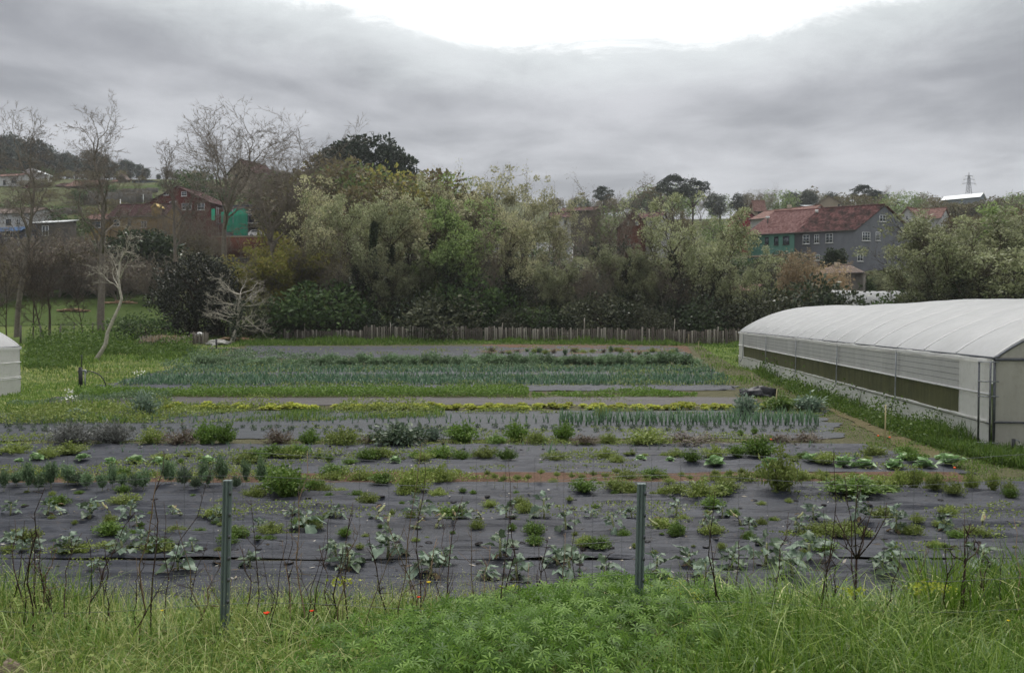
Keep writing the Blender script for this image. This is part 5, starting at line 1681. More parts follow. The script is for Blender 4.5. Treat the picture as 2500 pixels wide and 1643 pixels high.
# right skyline
for i in range(46):
    px = 1330 + (2620 - 1330) * (i + rs.random()) / 46
    yt = np.interp(px, [1330, 1450, 1520, 1560, 1640, 1700, 1760, 1860, 1990, 2060, 2150, 2260, 2320, 2420, 2500, 2620], [478, 478, 480, 462, 438, 452, 468, 462, 455, 470, 462, 468, 482, 474, 462, 455])
    k = rs.choice(['oak', 'oak', 'twig', 'green', 'euca'])
    if 2290 < px < 2405 : yt = max(yt, 492)
    d = rs.uniform(300, 385) if not 2290 < px < 2405 else 300
    far(k, px, d, yt + rs.uniform(0, 8), {'oak': 'brown oak in the wooded right skyline', 'twig': 'bare twiggy tree in the wooded right skyline', 'green': 'green tree in the wooded right skyline', 'euca': 'grey eucalyptus in the wooded right skyline'}[k],
        k + ' trees on the right skyline', rs.uniform(1.0, 1.5), None if k != 'green' else rs.choice([0, 2]))
for i in range(46):
    px = 1280 + (2560 - 1280) * (i + rs.random()) / 46
    d = rs.uniform(150, 250)
    lo = 545 if not (1820 < px < 2230) else 560
    if 1840 < px < 2220: d = rs.uniform(215, 255)
    yt = np.interp(px, [1280, 1420, 1620, 1760, 2000, 2300, 2560], [520, 500, 490, 500, 500, 500, 490]) + rs.uniform(0, 40)
    if any(a - 14 < px < b + 14 and d < dd for a, b, dd in ((1346, 1455, 196), (1520, 1636, 190), (1798, 1965, 240), (1996, 2052, 270), (2196, 2295, 200))): continue
    k = rs.choice(['oak', 'green', 'twig', 'oak'])
    far(k, px, d, yt, {'oak': 'brown oak among the right hillside houses', 'twig': 'bare twiggy tree among the right hillside houses', 'green': 'green tree among the right hillside houses'}[k], k + ' trees among the right houses', rs.uniform(.9, 1.3), None if k != 'green' else rs.choice([0, 2]))
for (px, yt, d, lab) in ((1640, 428, 300, 'dark round pine topping the right wood'), (1690, 434, 305, 'dark pine right of the round topped one'), (1472, 455, 310, 'small dark pine above the brown twiggy tree'), (2105, 452, 330, 'dark pine behind the grey house ridge'), (2140, 466, 330, 'low dark pine beside the pine behind the ridge')):
    far('pine', px, d, yt, lab, wide=1.2)
for px, yt in ((2285, 486), (2310, 493), (2338, 494), (2366, 496), (2392, 492), (2418, 480)):
    far('oak', px, rs.uniform(296, 312), yt, 'brown oak crown just below the white warehouse roof', 'oaks below the warehouse', 1.5)
for i in range(12):
    px = 1960 + 290 * (i + rs.random()) / 12
    k = rs.choice([0, 2, 2])
    put_tree('bramble_shrub', (ST, SH[k]), px, rs.uniform(117, 124), rs.uniform(662, 690), 2.3, ['mid green', '', 'grey green'][k] + ' shrub below the grey house wall', rs.random() * 6, 'shrub', 1.2, ['green', '', 'grey'][k] + ' shrubs below the grey house')
# trees among the left houses
for (k, px, yt, d, lab) in (('green', 505, 405, 225, 'dark green tree left of the cream house on the upper slope'), ('green', 700, 415, 215, 'green tree above the broad bare tree'), ('oak', 235, 422, 300, 'dark tree right of the bright orange barn'),
                            ('oak', 350, 428, 320, 'brown tree behind the grey blue shed'), ('green', 120, 405, 320, 'pale green tree behind the plain white house'), ('oak', 150, 420, 320, 'brown tree behind the long red barn'),
                            ('green', 160, 500, 175, 'green shrub tree above the dark grey house'), ('oak', 240, 500, 215, 'brown tree above the low ochre wing'), ('green', 505, 470, 210, 'dark tree beside the dark red gable'), ('green', 660, 460, 200, 'dark green tree above the half built house'),
                            ('oak', 745, 505, 175, 'brown tree right of the half built house'), ('oak', 600, 478, 215, 'dark brown tree below the cream house'), ('oak', 720, 470, 170, 'brown oak near the left foot of the knoll'), ('oak', 450, 560, 165, 'rusty tree below the dark red gable'),
                            ('oak', 490, 565, 160, 'rusty tree left of the scaffold'), ('oak', 395, 590, 160, 'rusty tree below the ornate dormer'), ('green', 30, 485, 210, 'green tree above the white house with the blue awning'), ('oak', 300, 415, 330, 'brown tree behind the stone granary'), ('oak', 420, 440, 300, 'brown tree right of the upper meadow'), ('oak', 460, 445, 270, 'brown tree above the dark red gabled house')):
    far(k, px, d, yt, lab, 'trees among the left houses', 1.2, 0 if k == 'green' else None)

for i in range(54):
    px = -60 + 800 * (i + rs.random()) / 54
    d = rs.uniform(205, 345)
    x_ = float(rays(px, HZ)[0]) * d
    hgt = rs.uniform(2.5, 5.5)
    yt = HZ - (gz(x_, d) + hgt - CAMZ) * F / d
    if 270 < px < 395 and 240 < d: continue
    far(rs.choice(['oak', 'oak', 'green']), px, d, yt, 'small dark scrub tree on the upper left slope', 'scrub trees on the upper left slope', rs.uniform(1.3, 2.0), 0)

# dry reeds
def reeds(px0, px1, d, py_top, n, label, seed):
    rng = np.random.default_rng(seed)
    a, b = P(px0, HZ, d), P(px1, HZ, d)
    cx, w = (a.x + b.x) / 2, (b.x - a.x)
    g = gz(cx, d); H = P(px0, py_top, d).z - g
    o = thing('reed_clump', (cx, d, g - .1), label, 'reeds')
    B = np.stack([rng.uniform(-w / 2, w / 2, n), rng.uniform(-1.5, 1.5, n), np.zeros(n)], 1)
    Hs = H * rng.uniform(.6, 1.05, n)
    link('stems', MB().blades(B, Hs, rng.uniform(.1, 1.0, n), .05, rng, 4).mesh('stems', L_reed), o)
    C2 = np.repeat(B, 14, 0); z = rng.uniform(.35, 1.0, len(C2)) * np.repeat(Hs, 14)
    C2 = C2 + rng.normal(0, .25, C2.shape); C2[:, 2] = z
    link('leaves', MB().leaves(C2, .55, .09, rng, up=.2, bend=.3).mesh('leaves', L_reed), o)
reeds(1905, 1990, 104, 612, 260, 'tall dry straw coloured reeds in front of the green terrace', 1)
reeds(1985, 2065, 106, 640, 160, 'shorter brown reeds before the low outbuilding roof', 2)
# ------------------------------------------------------------------ pallet fence and yard things
M_plank = plain('weathered_pallet_wood', C(98, 91, 84), 0.9, 0.4, 3.0, 0.1, c2=C(134, 125, 115), mapping=(4, 4, .5))
M_plank_p = plain('pale_pallet_wood', C(164, 157, 146), 0.9, 0.3, 3.0, 0.1, mapping=(4, 4, .5))
M_stake = plain('bamboo_cane', C(184, 172, 132), 0.7, 0.2, 4)
fp = [(392, 815), (520, 818), (640, 823), (700, 830), (1000, 831), (1250, 832), (1640, 838), (1812, 842)]
Wf = [G(x, y) for x, y in fp]
fence = thing('pallet_fence', Wf[0], 'weathered grey fence of upright pallets behind the vegetable field', 'fence')
fr = random.Random(12)
SL = [MB().box((0, 0, .5), (1, .022, 1)).mesh('slat', M_plank), MB().box((0, 0, .5), (1, .022, 1)).mesh('slat', M_plank_p)]
acc = 0
pan = []
for a, b in zip(Wf[:-1], Wf[1:]):
    L = (b - a).length; n = max(1, round(L / 1.62))
    for i in range(n):
        pan.append((a.lerp(b, (i + .5) / n), L / n, math.atan2((b - a).y, (b - a).x)))
for (c, w, rz) in pan:
    hh = fr.uniform(1.32, 1.55)
    if c.x < -15: hh *= .75
    p = link('pallet', MB().box((0, .06, hh * .25), (w * .97, .045, .09)).box((0, .06, hh * .72), (w * .97, .045, .09)).box((0, .08, hh * .5), (w * .5, .03, .09)).mesh('pallet', M_plank), fence,
             Vector((c.x, c.y, gz(c.x, c.y))) - Wf[0], (fr.uniform(-.05, .05), fr.uniform(-.025, .025), rz))
    ns = fr.choice([7, 8, 8, 9])
    for j in range(ns):
        if fr.random() < .03: continue
        x = -w / 2 + w * (j + .5) / ns
        link('slat', fr.choice([SL[0], SL[0], SL[1]]), p, (x + fr.uniform(-.02, .02), fr.choice([.0, 0, .0, .02]), -.03), (0, fr.uniform(-.03, .03), 0), (fr.uniform(.12, .21), 1, hh * fr.uniform(.9, 1.08)))
for k in (.12, .2, .3, .38, .45, .55, .62, .70, .78, .86, .95):
    t = k * (len(Wf) - 1); i = int(t); c = Wf[i].lerp(Wf[i + 1], t - i)
    h = fr.uniform(1.7, 2.5)
    link('stake', MB().tube([(0, -.05, -.2), (fr.uniform(-.2, .2), -.05, h)], .035, 6).mesh('stake', M_plank_p), fence, Vector((c.x, c.y, gz(c.x, c.y))) - Wf[0])


def loose_pallet(px, py, w, h, rx, lab, dx=.0):
    g = G(px, py)
    o = thing('pallet', g, lab, 'pallet')
    o.rotation_euler = (rx, 0, dx)
    for j in range(6):
        link('slat', MB().box((0, 0, h * (j + .5) / 6), (w, .02, h / 6 * .62)).mesh('slat', M_plank_p), o)
    for x in (-w / 2 + .06, 0, w / 2 - .06):
        link('stringer', MB().box((x, .06, h / 2), (.09, .09, h)).mesh('stringer', M_plank), o)
loose_pallet(1388, 828, 1.25, .85, -.12, 'small pale pallet leaning on the middle of the pallet fence')
loose_pallet(1651, 838, 1.2, 1.15, -.14, 'pale pallet leaning on the fence near the pale stakes')

# mesh fence posts on the left
M_post_o = plain('old_fence_post', C(104, 100, 92), .9, .3, 4)
mp = [(50, 838, 794), (100, 832, 794), (147, 838, 791), (181, 824, 788), (226, 822, 788), (262, 816, 784), (304, 812, 781), (316, 815, 790), (345, 816, 790)]
mf = thing('wire_mesh_fence', G(50, 838), 'grey wire mesh fence with old posts along the meadow', 'fence')
o0 = Vector(mf.location)
pp = []
for (x, y, t) in mp:
    g = G(x, y); h = P(x, t, g.y).z - g.z
    pp.append((g, h))
    link('post', MB().tube([(0, 0, -.2), (fr.uniform(-.06, .06), 0, h)], .09, 8).mesh('post', M_post_o), mf, g - o0)
ms = MB()
for (a, ha), (b, hb) in zip(pp[:-1], pp[1:]):
    for k in range(9):
        ms.tube([a - o0 + Vector((0, 0, .1 + ha * .9 * k / 8)), b - o0 + Vector((0, 0, .1 + hb * .9 * k / 8))], .008, 3, False)
    n = int((b - a).length / .25)
    for k in range(n):
        q = a.lerp(b, k / n) - o0; ms.tube([q, q + Vector((0, 0, ha * .95))], .006, 3, False)
link('wire_mesh', ms.mesh('wire_mesh', M_steel_d), mf)

# compost heap ring, white sheet, planks, log piles
M_hay = leafy('dry_hay', [C(120, 104, 82), C(148, 132, 106), C(176, 160, 134)], .2)
cg = G(405, 842)
cp = thing('compost_ring', cg, 'oval compost bin of thin grey slats filled with straw', 'compost bin')
for i in range(64):
    a = 6.283 * i / 64
    if 1.3 < a < 1.5: continue
    link('slat', SL[1] if i % 3 else SL[0], cp, (2.4 * math.cos(a), 1.5 * math.sin(a), -.05), (fr.uniform(-.1, .1), 0, a + 1.57), (.08, 1, fr.uniform(.75, 1.0)))
rr_ = np.random.default_rng(3)
pt = rr_.normal(0, 1, (2600, 3)) * [1.0, .6, .16]; pt[:, 2] = np.abs(pt[:, 2]) + .55 - .1 * np.hypot(pt[:, 0], pt[:, 1])
link('straw', MB().leaves(pt, .4, .03, rr_, up=-.1).mesh('straw', M_hay), cp)
bx_ = G(487, 840)
bn = thing('slatted_bin', bx_, 'square slatted wooden bin holding a white sack', 'bin')
for s, (dx, dy, rz) in enumerate(((0, -.6, 0), (0, .6, 0), (-.65, 0, 1.57), (.65, 0, 1.57))):
    for j in range(7):
        t = -.55 + 1.1 * j / 6
        link('slat', SL[0 if j % 2 else 1], bn, (dx + (t if rz == 0 else 0), dy + (t if rz else 0), -.03), (0, fr.uniform(-.05, .05), rz), (.09, 1, fr.uniform(1.0, 1.3)))
def blob(rx, ry, rz, seed, nu=16, nv=10, amp=.25):
    U, V = np.meshgrid(np.linspace(0, 2 * math.pi, nu), np.linspace(-1.3, 1.57, nv))
    r = 1 + amp * (fbm(np.cos(U) * 1.7 + seed, np.sin(U) * 1.7 + V * 1.5, 3) - .45) * 2
    return MB().grid(np.stack([rx * r * np.cos(U) * np.cos(V), ry * r * np.sin(U) * np.cos(V), rz * r * np.sin(V)], -1))
sk = link('sack', blob(.36, .32, .22, 3).mesh('sack', plain('white_sack', C(226, 226, 222), .6, .1, 5), True), None, bx_ + Vector((0, 0, .95)))
tag(sk, 'white sack lying in the slatted bin', 'sack')
sh_ = link('plastic_sheet', blob(1.0, .6, .28, 6, 40, 18, 1.5).mesh('plastic_sheet', plain('white_plastic', C(168, 166, 158), .6, .3, 4), True), None, G(530, 842) + Vector((0, 0, .12)))
tag(sh_, 'crumpled pale plastic sheet beside the slatted bin', 'plastic sheet')
def planks(px, py, n, L, lab, rz):
    o = thing('plank_stack', G(px, py), lab, 'planks')
    for j in range(n):
        link('plank', MB().box((0, 0, 0), (L, .16, .035)).mesh('plank', M_plank_p), o, (fr.uniform(-.2, .2), j % 2 * .18, .06 + .04 * (j // 2)), (0, fr.uniform(-.02, .02), rz + fr.uniform(-.12, .12)))
planks(545, 852, 4, 2.6, 'grey planks lying on the grass by the crumpled sheet', -.15)
def log_pile(px, py, n, w, lab):
    o = thing('log_pile', G(px, py, 60), lab, 'log pile')
    for j in range(n):
        x = fr.uniform(-w / 2, w / 2); z = .12 + .2 * max(0, (1 - abs(x) / w * 2)) * fr.random() * 2
        a = fr.uniform(-.5, .5)
        link('log', MB().tube([(-.5, 0, 0), (.5, 0, 0)], fr.uniform(.07, .13), 7).mesh('log', plain('cut_log', C(150, 124, 100), .9, .3, 5) if 'cut_log' not in bpy.data.materials else bpy.data.materials['cut_log']), o, (x, fr.uniform(-.5, .5), z), (0, fr.uniform(-.2, .2), a))
log_pile(178, 762, 26, 3.6, 'reddish heap of cut logs on the meadow')
log_pile(295, 742, 24, 4.2, 'flat pale heap of cut branches higher on the meadow')
log_pile(572, 834, 22, 3.0, 'brown heap of prunings beside the fig trunk')

# water tap with hose in the grass
tg = G(197, 955)
wt_ = thing('standpipe', tg, 'dark standpipe with arching hose on the left grass', 'standpipe')
link('post', MB().box((0, 0, .55), (.14, .12, 1.2)).mesh('post', M_black), wt_)
link('post', MB().tube([(.22, 0, -.1), (.22, 0, 1.0)], .03, 8).mesh('post', M_steel), wt_)
link('tap', MB().tube([(-.12, 0, .95), (.25, 0, 1.0), (.3, 0, .85)], .04, 8).mesh('tap', M_steel), wt_)
link('rod', MB().tube([(.05, 0, 1.1), (.08, 0, 1.75)], .02, 6).mesh('rod', M_black), wt_)
link('hose', MB().tube([(.3 + .85 * math.sin(t), .1, .2 + .75 * math.cos(t)) for t in np.linspace(-.1, 2.1, 20)], .025, 6).mesh('hose', M_black), wt_)
for (px, py, h, lab) in ((528, 852, .9, 'short dark standpipe beside the bean bushes'),):
    g = G(px, py); o = thing('standpipe', g, lab, 'standpipe')
    link('post', MB().tube([(0, 0, -.1), (0, 0, h)], .07, 8).mesh('post', M_black), o)
    link('tap', MB().tube([(0, 0, h * .8), (-.3, -.1, h * .4), (-.5, -.1, .05)], .03, 6).mesh('tap', M_roll), o)

# bamboo stakes on the right
for i, (px, yb, yt, lab) in enumerate(((1894, 1003, 950, 'pale bamboo stake among the big leafed plants by the path'), (2160, 1085, 988, 'tall pale bamboo stake beside the worn path'), (1681, 844, 815, 'pale stake nearest the leaning pallet'), (1705, 862, 832, 'pale stake on the grass between fence and greenhouse'),
                                  (1836, 946, 911, 'thin stake in the grass by the greenhouse wall'), (1737, 938, 905, 'thin dark stake at the end of the leek rows'))):
    g = G(px, yb); h = P(px, yt, g.y).z - g.z
    o = link('stake', MB().tube([(0, 0, -.1), (.01, 0, h * .5), (fr.uniform(-.04, .04), 0, h)], .018 if 'dark' not in lab else .014, 6).mesh('stake', M_stake if 'dark' not in lab else M_steel_d), None, g)
    tag(o, lab, 'stake')
bt = G(1850, 968)
b_ = link('plastic_bag', blob(.75, .5, .28, 9, 30, 14, 1.0).mesh('plastic_bag', M_black, True), None, bt + Vector((0, 0, .1)))
tag(b_, 'crumpled black plastic bag on the grass near the path', 'plastic bag')

# ------------------------------------------------------------------ vegetables
V_kale = leafy('kale_leaf', [C(76, 96, 80), C(98, 116, 98), C(120, 134, 114)], .2, .5, .35, .2)
V_kale_d = leafy('kale_leaf_dark', [C(60, 76, 60), C(80, 96, 74), C(94, 106, 80)], .2, .5, .35, .25)
V_dry = leafy('withered_leaf', [C(96, 78, 60), C(126, 108, 86), C(150, 140, 112)], .2, .8, .1, .2)
V_stalk = plain('cabbage_stalk', C(150, 154, 110), .7, .3, 12)
V_cab = leafy('cabbage_leaf', [C(84, 116, 74), C(112, 142, 92), C(138, 162, 116)], .2, .45, .4, .2)
V_head = plain('cabbage_head', C(140, 162, 116), .5, .2, 14, .4)
V_herb = leafy('parsley_leaf', [C(64, 88, 34), C(84, 110, 44), C(104, 124, 58)], .3)
V_herb_y = leafy('weed_leaf', [C(88, 104, 46), C(112, 126, 62), C(132, 140, 82)], .3)
V_bean = leafy('bean_leaf', [C(74, 98, 66), C(98, 120, 86), C(124, 142, 112)], .3)
V_leek = leafy('leek_blade', [C(60, 90, 68), C(82, 112, 84), C(112, 136, 104)], .2, .5, .35)
V_lett = leafy('lettuce_leaf', [C(116, 130, 48), C(148, 156, 66), C(172, 174, 94)], .35)
V_lav = leafy('lavender_foliage', [C(84, 84, 78), C(112, 114, 108), C(140, 142, 138)], .15)
V_lav_d = leafy('woody_thyme', [C(74, 62, 54), C(98, 84, 74), C(104, 104, 80)], .15)
V_grass = leafy('grass_blade', [C(66, 92, 32), C(94, 122, 48), C(132, 150, 78)], .35, .5, .3, gain=1.15)
V_grass_y = leafy('pale_grass_blade', [C(112, 122, 62), C(140, 146, 88), C(168, 166, 118)], .3, .5, .3)
V_grass_b = leafy('bright_grass_blade', [C(70, 102, 28), C(98, 130, 42), C(134, 156, 72)], .4, .45, .35, gain=1.15)
V_orange = plain('marigold_petal', C(232, 96, 30), .6, .15, 20)
V_white = plain('white_petal', C(236, 236, 226), .6, .05, 20)


def big_leaf(L, W, seed, cup=.3, droop=.5, wave=.12, nu=8, nv=5, lobes=0.0, petiole=.25):
    rng = np.random.default_rng(seed)
    u = np.linspace(0, 1, nu); v = np.linspace(-1, 1, nv)
    U, V = np.meshgrid(u, v, indexing='ij')
    w = np.where(u < petiole, .10, np.sin(np.pi * np.clip((u - petiole) / (1 - petiole), 0, 1) ** .75 * .94 + .12) ** .8)
    w = np.maximum(w, .06) * (1 + lobes * np.sin(u * 22 + seed) * (u > petiole))
    X = V * (w * W * .5)[:, None]
    Y = U * L
    Z = cup * W * .5 * (np.abs(V) ** 1.6) * w[:, None] - droop * L * U ** 2.2 * .6 + wave * W * np.sin(U * 11 + V * 3 + seed) * np.abs(V) * w[:, None]
    return MB().grid(np.stack([X, Y, Z], -1))


LV = [big_leaf(1, .46, i, .25, .2 + .2 * i, .32, 13, 6, lobes=.3).mesh('leaf', V_kale if i % 2 else V_kale_d, True) for i in range(6)]
LVd = [big_leaf(1, .4, 20 + i, .9, .9, .25, lobes=.2).mesh('leaf', V_dry, True) for i in range(2)]
LC = [big_leaf(1, .9, 40 + i, .55, .25 + .2 * i, .10, petiole=.08).mesh('leaf', V_cab, True) for i in range(3)]
SM = MB().tube([(0, 0, -.05), (.02, .01, .3), (-.01, .02, .65), (.0, 0, 1)], [.06, .055, .05, .03], 7).mesh('stem', V_stalk)
SMc = MB().tube([(0, 0, -.05), (.12, 0, .3), (.3, .05, .6), (.62, .06, .8), (.75, .05, 1.02)], [.09, .09, .085, .08, .06], 8).mesh('stem', V_stalk)
HD = blob(.5, .5, .42, 2, 18, 12, .12).mesh('head', V_head, True)
pr = random.Random(21)


def kale(px, py, size, label, group, nl=9, dry=1, tall=.55, dark=None):
    g = G(px, py)
    s = size * g.y / F * pr.uniform(.8, 1.2); nl += 2
    z = top_z(g.x, g.y)
    o = thing('kale_plant', (g.x, g.y, z - .01), label, 'kale', group, pr.random() * 6.28)
    h = s * tall * pr.uniform(.8, 1.2)
    link('stem', SM, o, (0, 0, 0), (pr.uniform(-.15, .15), pr.uniform(-.15, .15), 0), (s * .7, s * .7, h))
    for i in range(nl):
        a = i * 2.4 + pr.uniform(-.4, .4); f = (i + .5) / nl
        ln = s * (.62 - .25 * f) * pr.uniform(.75, 1.2)
        link('leaf', pr.choice(LV), o, (0, 0, h * (.25 + .75 * f)), (pr.uniform(-.35, .6) + f * .8, pr.uniform(-.5, .5), a), (ln * pr.uniform(.8, 1.5), ln, ln))
    for i in range(dry):
        ln = s * .4 * pr.uniform(.7, 1.2)
        link('leaf', pr.choice(LVd), o, (0, 0, h * .15), (-.15, pr.uniform(-.4, .4), pr.random() * 6.28), ln)['label'] = 'withered brown leaf'
    return o


def stump(px, py, size, label, group, nl=3):
    g = G(px, py); s = size * g.y / F
    o = thing('cabbage_stump', (g.x, g.y, top_z(g.x, g.y) - .01), label, 'cabbage stump', group, pr.random() * 6.28)
    link('stem', SMc, o, (0, 0, 0), None, (s, s, s * pr.uniform(.6, 1.0)))
    for i in range(nl):
        ln = s * .55 * pr.uniform(.7, 1.2)
        link('leaf', pr.choice(LV), o, (0, 0, s * .15), (pr.uniform(0, .5), 0, pr.random() * 6.28), ln)
    link('leaf', pr.choice(LVd), o, (s * .5, 0, s * .7), (.3, 0, pr.random() * 6), s * .4)['label'] = 'withered brown leaf'


def cabbage(px, py, size, label, group, open_=1.0):
    g = G(px, py); s = size * g.y / F
    o = thing('cabbage', (g.x, g.y, top_z(g.x, g.y) - .01), label, 'cabbage', group, pr.random() * 6.28)
    link('head', HD, o, (0, 0, s * .26), None, s * .44)
    for i in range(13):
        a = i * 2.4; f = i / 13
        ln = s * (.6 - .2 * f) * open_ * pr.uniform(.85, 1.15)
        link('leaf', pr.choice(LC), o, (0, 0, s * .05 + s * .08 * f), (.2 + f * 1.05 + pr.uniform(-.15, .15), pr.uniform(-.2, .2), a), ln)


R1 = [(30, 1345, 60), (75, 1352, 50), (170, 1357, 70), (300, 1362, 70), (345, 1342, 60), (375, 1357, 50), (435, 1406, 90), (230, 1402, 60), (470, 1352, 60), (610, 1392, 50), (820, 1372, 70), (850, 1398, 80), (946, 1366, 85), (1049, 1416, 95), (1080, 1386, 85), (1222, 1368, 105), (1264, 1424, 85), (1187, 1422, 75), (1360, 1386, 85), (1395, 1420, 105),
      (1480, 1424, 75), (1603, 1417, 70), (1681, 1389, 85), (1724, 1424, 85), (1787, 1396, 75), (1868, 1386, 85), (1935, 1420, 75), (1978, 1378, 85), (2154, 1410, 75), (2182, 1389, 75), (2242, 1403, 75), (2394, 1393, 85)]
for (x, y, s) in R1:
    nl_, nd2 = pr.randint(7, 11), pr.randint(0, 2)
    kale(x, y, s, ('small' if s < 62 else 'middling' if s < 80 else 'large') + ' grey green kale ' + ('without', 'with one', 'with two')[nd2] + ' withered ' + ('leaves', 'leaf', 'leaves')[nd2] + ' in the bed beside the grassy bank', 'kale in the row beside the bank', nl_, nd2, .5)
R2 = [(25, 1263, 62), (116, 1262, 50), (219, 1272, 62), (318, 1269, 60), (335, 1290, 42), (420, 1265, 48), (530, 1280, 55), (632, 1297, 52), (713, 1272, 50), (745, 1301, 68), (819, 1272, 46), (1020, 1272, 62), (1130, 1272, 52), (1236, 1272, 50), (1292, 1301, 34), (1328, 1276, 66), (1381, 1301, 72), (1441, 1272, 50), (1500, 1304, 58), (1543, 1272, 46), (1652, 1272, 54),
      (1731, 1301, 50), (1762, 1276, 54), (1829, 1301, 42), (1953, 1308, 52), (1988, 1279, 62)]
for (x, y, s) in R2:
    nl_, nd2 = pr.randint(6, 9), pr.randint(0, 2)
    kale(x, y, s, ('tiny' if s < 50 else 'small' if s < 58 else 'taller') + ' cropped kale ' + ('without', 'with one', 'with two')[nd2] + ' withered ' + ('leaves', 'leaf', 'leaves')[nd2] + ' on the wide wrinkled mat', 'cropped kale on the wide mat', nl_, nd2, .6)
for (x, y, s, lab) in ((2094, 1283, 92, 'tall bushy dark kale on the wide wrinkled mat beside the widest one'), (2186, 1304, 122, 'largest broad kale bush on the wide wrinkled mat'), (2306, 1301, 100, 'bushy kale between the largest kale and a leaning stump')):
    kale(x, y, s * .62, lab, None, 15, 2, .9)
for (x, y, s) in ((918, 1276, 44), (946, 1301, 40), (1063, 1294, 44), (1109, 1280, 44), (1617, 1301, 44), (2398, 1301, 48), (150, 1262, 36), (270, 1262, 34), (445, 1270, 34), (1175, 1275, 36), (1012, 1296, 30), (1810, 1290, 36), (1940, 1292, 36), (1715, 1290, 36)):
    stump(x, y, s, 'pale curved cabbage stump on the wide wrinkled mat', 'cabbage stumps on the wide mat', pr.randint(1, 3))
for (x, y, s) in ((46, 1132, 24), (88, 1130, 40), (203, 1132, 36), (270, 1137, 40), (330, 1134, 46), (387, 1134, 38), (508, 1134, 42)):
    cabbage(x, y, s, 'pale heading cabbage before the grey lavender mound', 'pale cabbages left of the herb clumps', .95)
for (x, y, s) in ((965, 1132, 36), (1563, 1130, 34), (1635, 1130, 26)):
    cabbage(x, y, s, 'lone small cabbage on the middle of the cabbage mat', 'lone cabbages mid mat', .9)
for (x, y, s) in ((1745, 1142, 50), (1880, 1142, 50), (1977, 1132, 46), (2060, 1142, 54), (2110, 1144, 48), (2185, 1147, 50), (2210, 1132, 46), (2257, 1144, 48), (2310, 1127, 46), (2322, 1142, 56)):
    cabbage(x, y, s, 'fresh green cabbage on the mat near the worn path', 'green cabbages near the path', 1.05)


# library of single-mesh plants, each made once at unit size and copied
def lib(name, mb, mat, smooth=False):
    return mb.mesh(name, mat, smooth)


def bush_mesh(seed, w, h, mat, L, n=26, per=44, W=.6):
    return lumps(seed, n, w * .42, w * .36, h * .42, min(w, h) * .26, per, L, h * .46, W=W).mesh('foliage', mat)


def sprig(seed, w, h, n, per, mat, L, Wr=.6, tilt=1.0, up=.35, arch=.35):
    """a plant of many leafy stems leaving one crown"""
    rng = np.random.default_rng(seed)
    az = rng.random(n) * 2 * math.pi
    out = np.sqrt(rng.random(n)) * w * .5 * tilt
    ht = h * rng.uniform(.45, 1.12, n) * (1 - .45 * (out / (w * .5)) ** 2)
    B = rng.normal(0, .07 * w, (n, 3)) * [1, 1, 0]
    mb = MB().blades(B, ht, out, .022 * w, rng, 3, az, 0)
    tt = np.clip(rng.beta(2.2, 1.2, (n, per)), .12, 1)
    d = np.stack([np.cos(az), np.sin(az), 0 * az], 1)
    Cn = B[:, None] + d[:, None] * (out[:, None] * tt ** 1.5)[..., None]
    Cn[..., 2] += ht[:, None] * (tt - arch * .3 * tt ** 2)
    Cn = Cn + rng.normal(0, L * .45, Cn.shape)
    T = d[:, None] * .7 + rng.normal(0, .8, Cn.shape); T[..., 2] += up
    k = Cn[..., 2] > .01
    Cn, T = Cn[k], T[k]
    return mb.leaves(Cn, L * rng.uniform(.5, 1.4, len(Cn)), L * Wr * rng.uniform(.6, 1.3, len(Cn)), rng, T=T).mesh('foliage', mat)


BU = {
    'herb': [sprig(401 + i, 1, .75, 110, 13, V_herb, .085) for i in range(3)],
    'weed': [sprig(411 + i, 1, .6, 90, 13, V_herb_y, .085, .5, 1.15) for i in range(4)],
    'bean': [sprig(421 + i, 1, .85, 70, 16, V_bean, .115, .55, .9) for i in range(3)],
    'lav': [sprig(431 + i, 1, .6, 240, 9, V_lav, .09, .22, 1.1, .9) for i in range(2)],
    'dark': [sprig(441, 1, .6, 110, 13, V_kale_d, .11, .5, 1.1)],
    'dry': [sprig(451, 1, .6, 90, 8, V_lav_d, .14, .2, 1.2)],
    'blue': [sprig(461, 1, .9, 70, 10, V_kale, .2, .3, 1.0)],
}
rg = np.random.default_rng(77)


def tuft(n, H, lean, W, mat, name='foliage', r=.1, seg=3):
    B = np.stack([rg.normal(0, r, n), rg.normal(0, r, n), np.zeros(n)], 1)
    return MB().blades(B, H * rg.uniform(.5, 1.1, n), lean * rg.uniform(.2, 1.2, n), W, rg, seg).mesh(name, mat)


LK = [tuft(7, 1.0, .35, .075, V_leek, 'leek', .03, 4) for _ in range(4)]
ON = [tuft(4, 1.0, .35, .07, V_leek, 'onion', .05, 3) for _ in range(3)]
LTm = []
for sd in range(3):
    mb = MB()
    for i in range(13):
        f = i / 13; t = big_leaf(.5 - .2 * f, .42 - .1 * f, sd * 20 + i, .4, .35, .2, 5, 4, petiole=.05)
        Mx = Matrix.Rotation(i * 2.4, 3, 'Z') @ Matrix.Rotation(.35 + f * .9, 3, 'X')
        V = t.V[0] @ np.array(Mx).T
        mb.add(V + [0, 0, .02], t.Q[0])
    LTm.append(mb.mesh('lettuce', V_lett, True))


def plant(name, me, px, py, sx, sz, label, cat, group=None, bury=.0):
    g = G(px, py)
    k = g.y / F
    o = link(name, me, None, (g.x, g.y, top_z(g.x, g.y) - .01 - bury), (0, 0, pr.random() * 6.28), (sx * k, sx * k, sz * k))
    return tag(o, label, cat, group)


def bushp(name, kind, px, py, w, h, label, cat, group=None, href=None):
    ms = BU[kind]
    href = href or {'herb': .75, 'weed': .6, 'bean': .85, 'lav': .6, 'dark': .6, 'dry': .6, 'blue': .9}[kind]
    return plant(name, pr.choice(ms), px, py, w, h / href, label, cat, group)


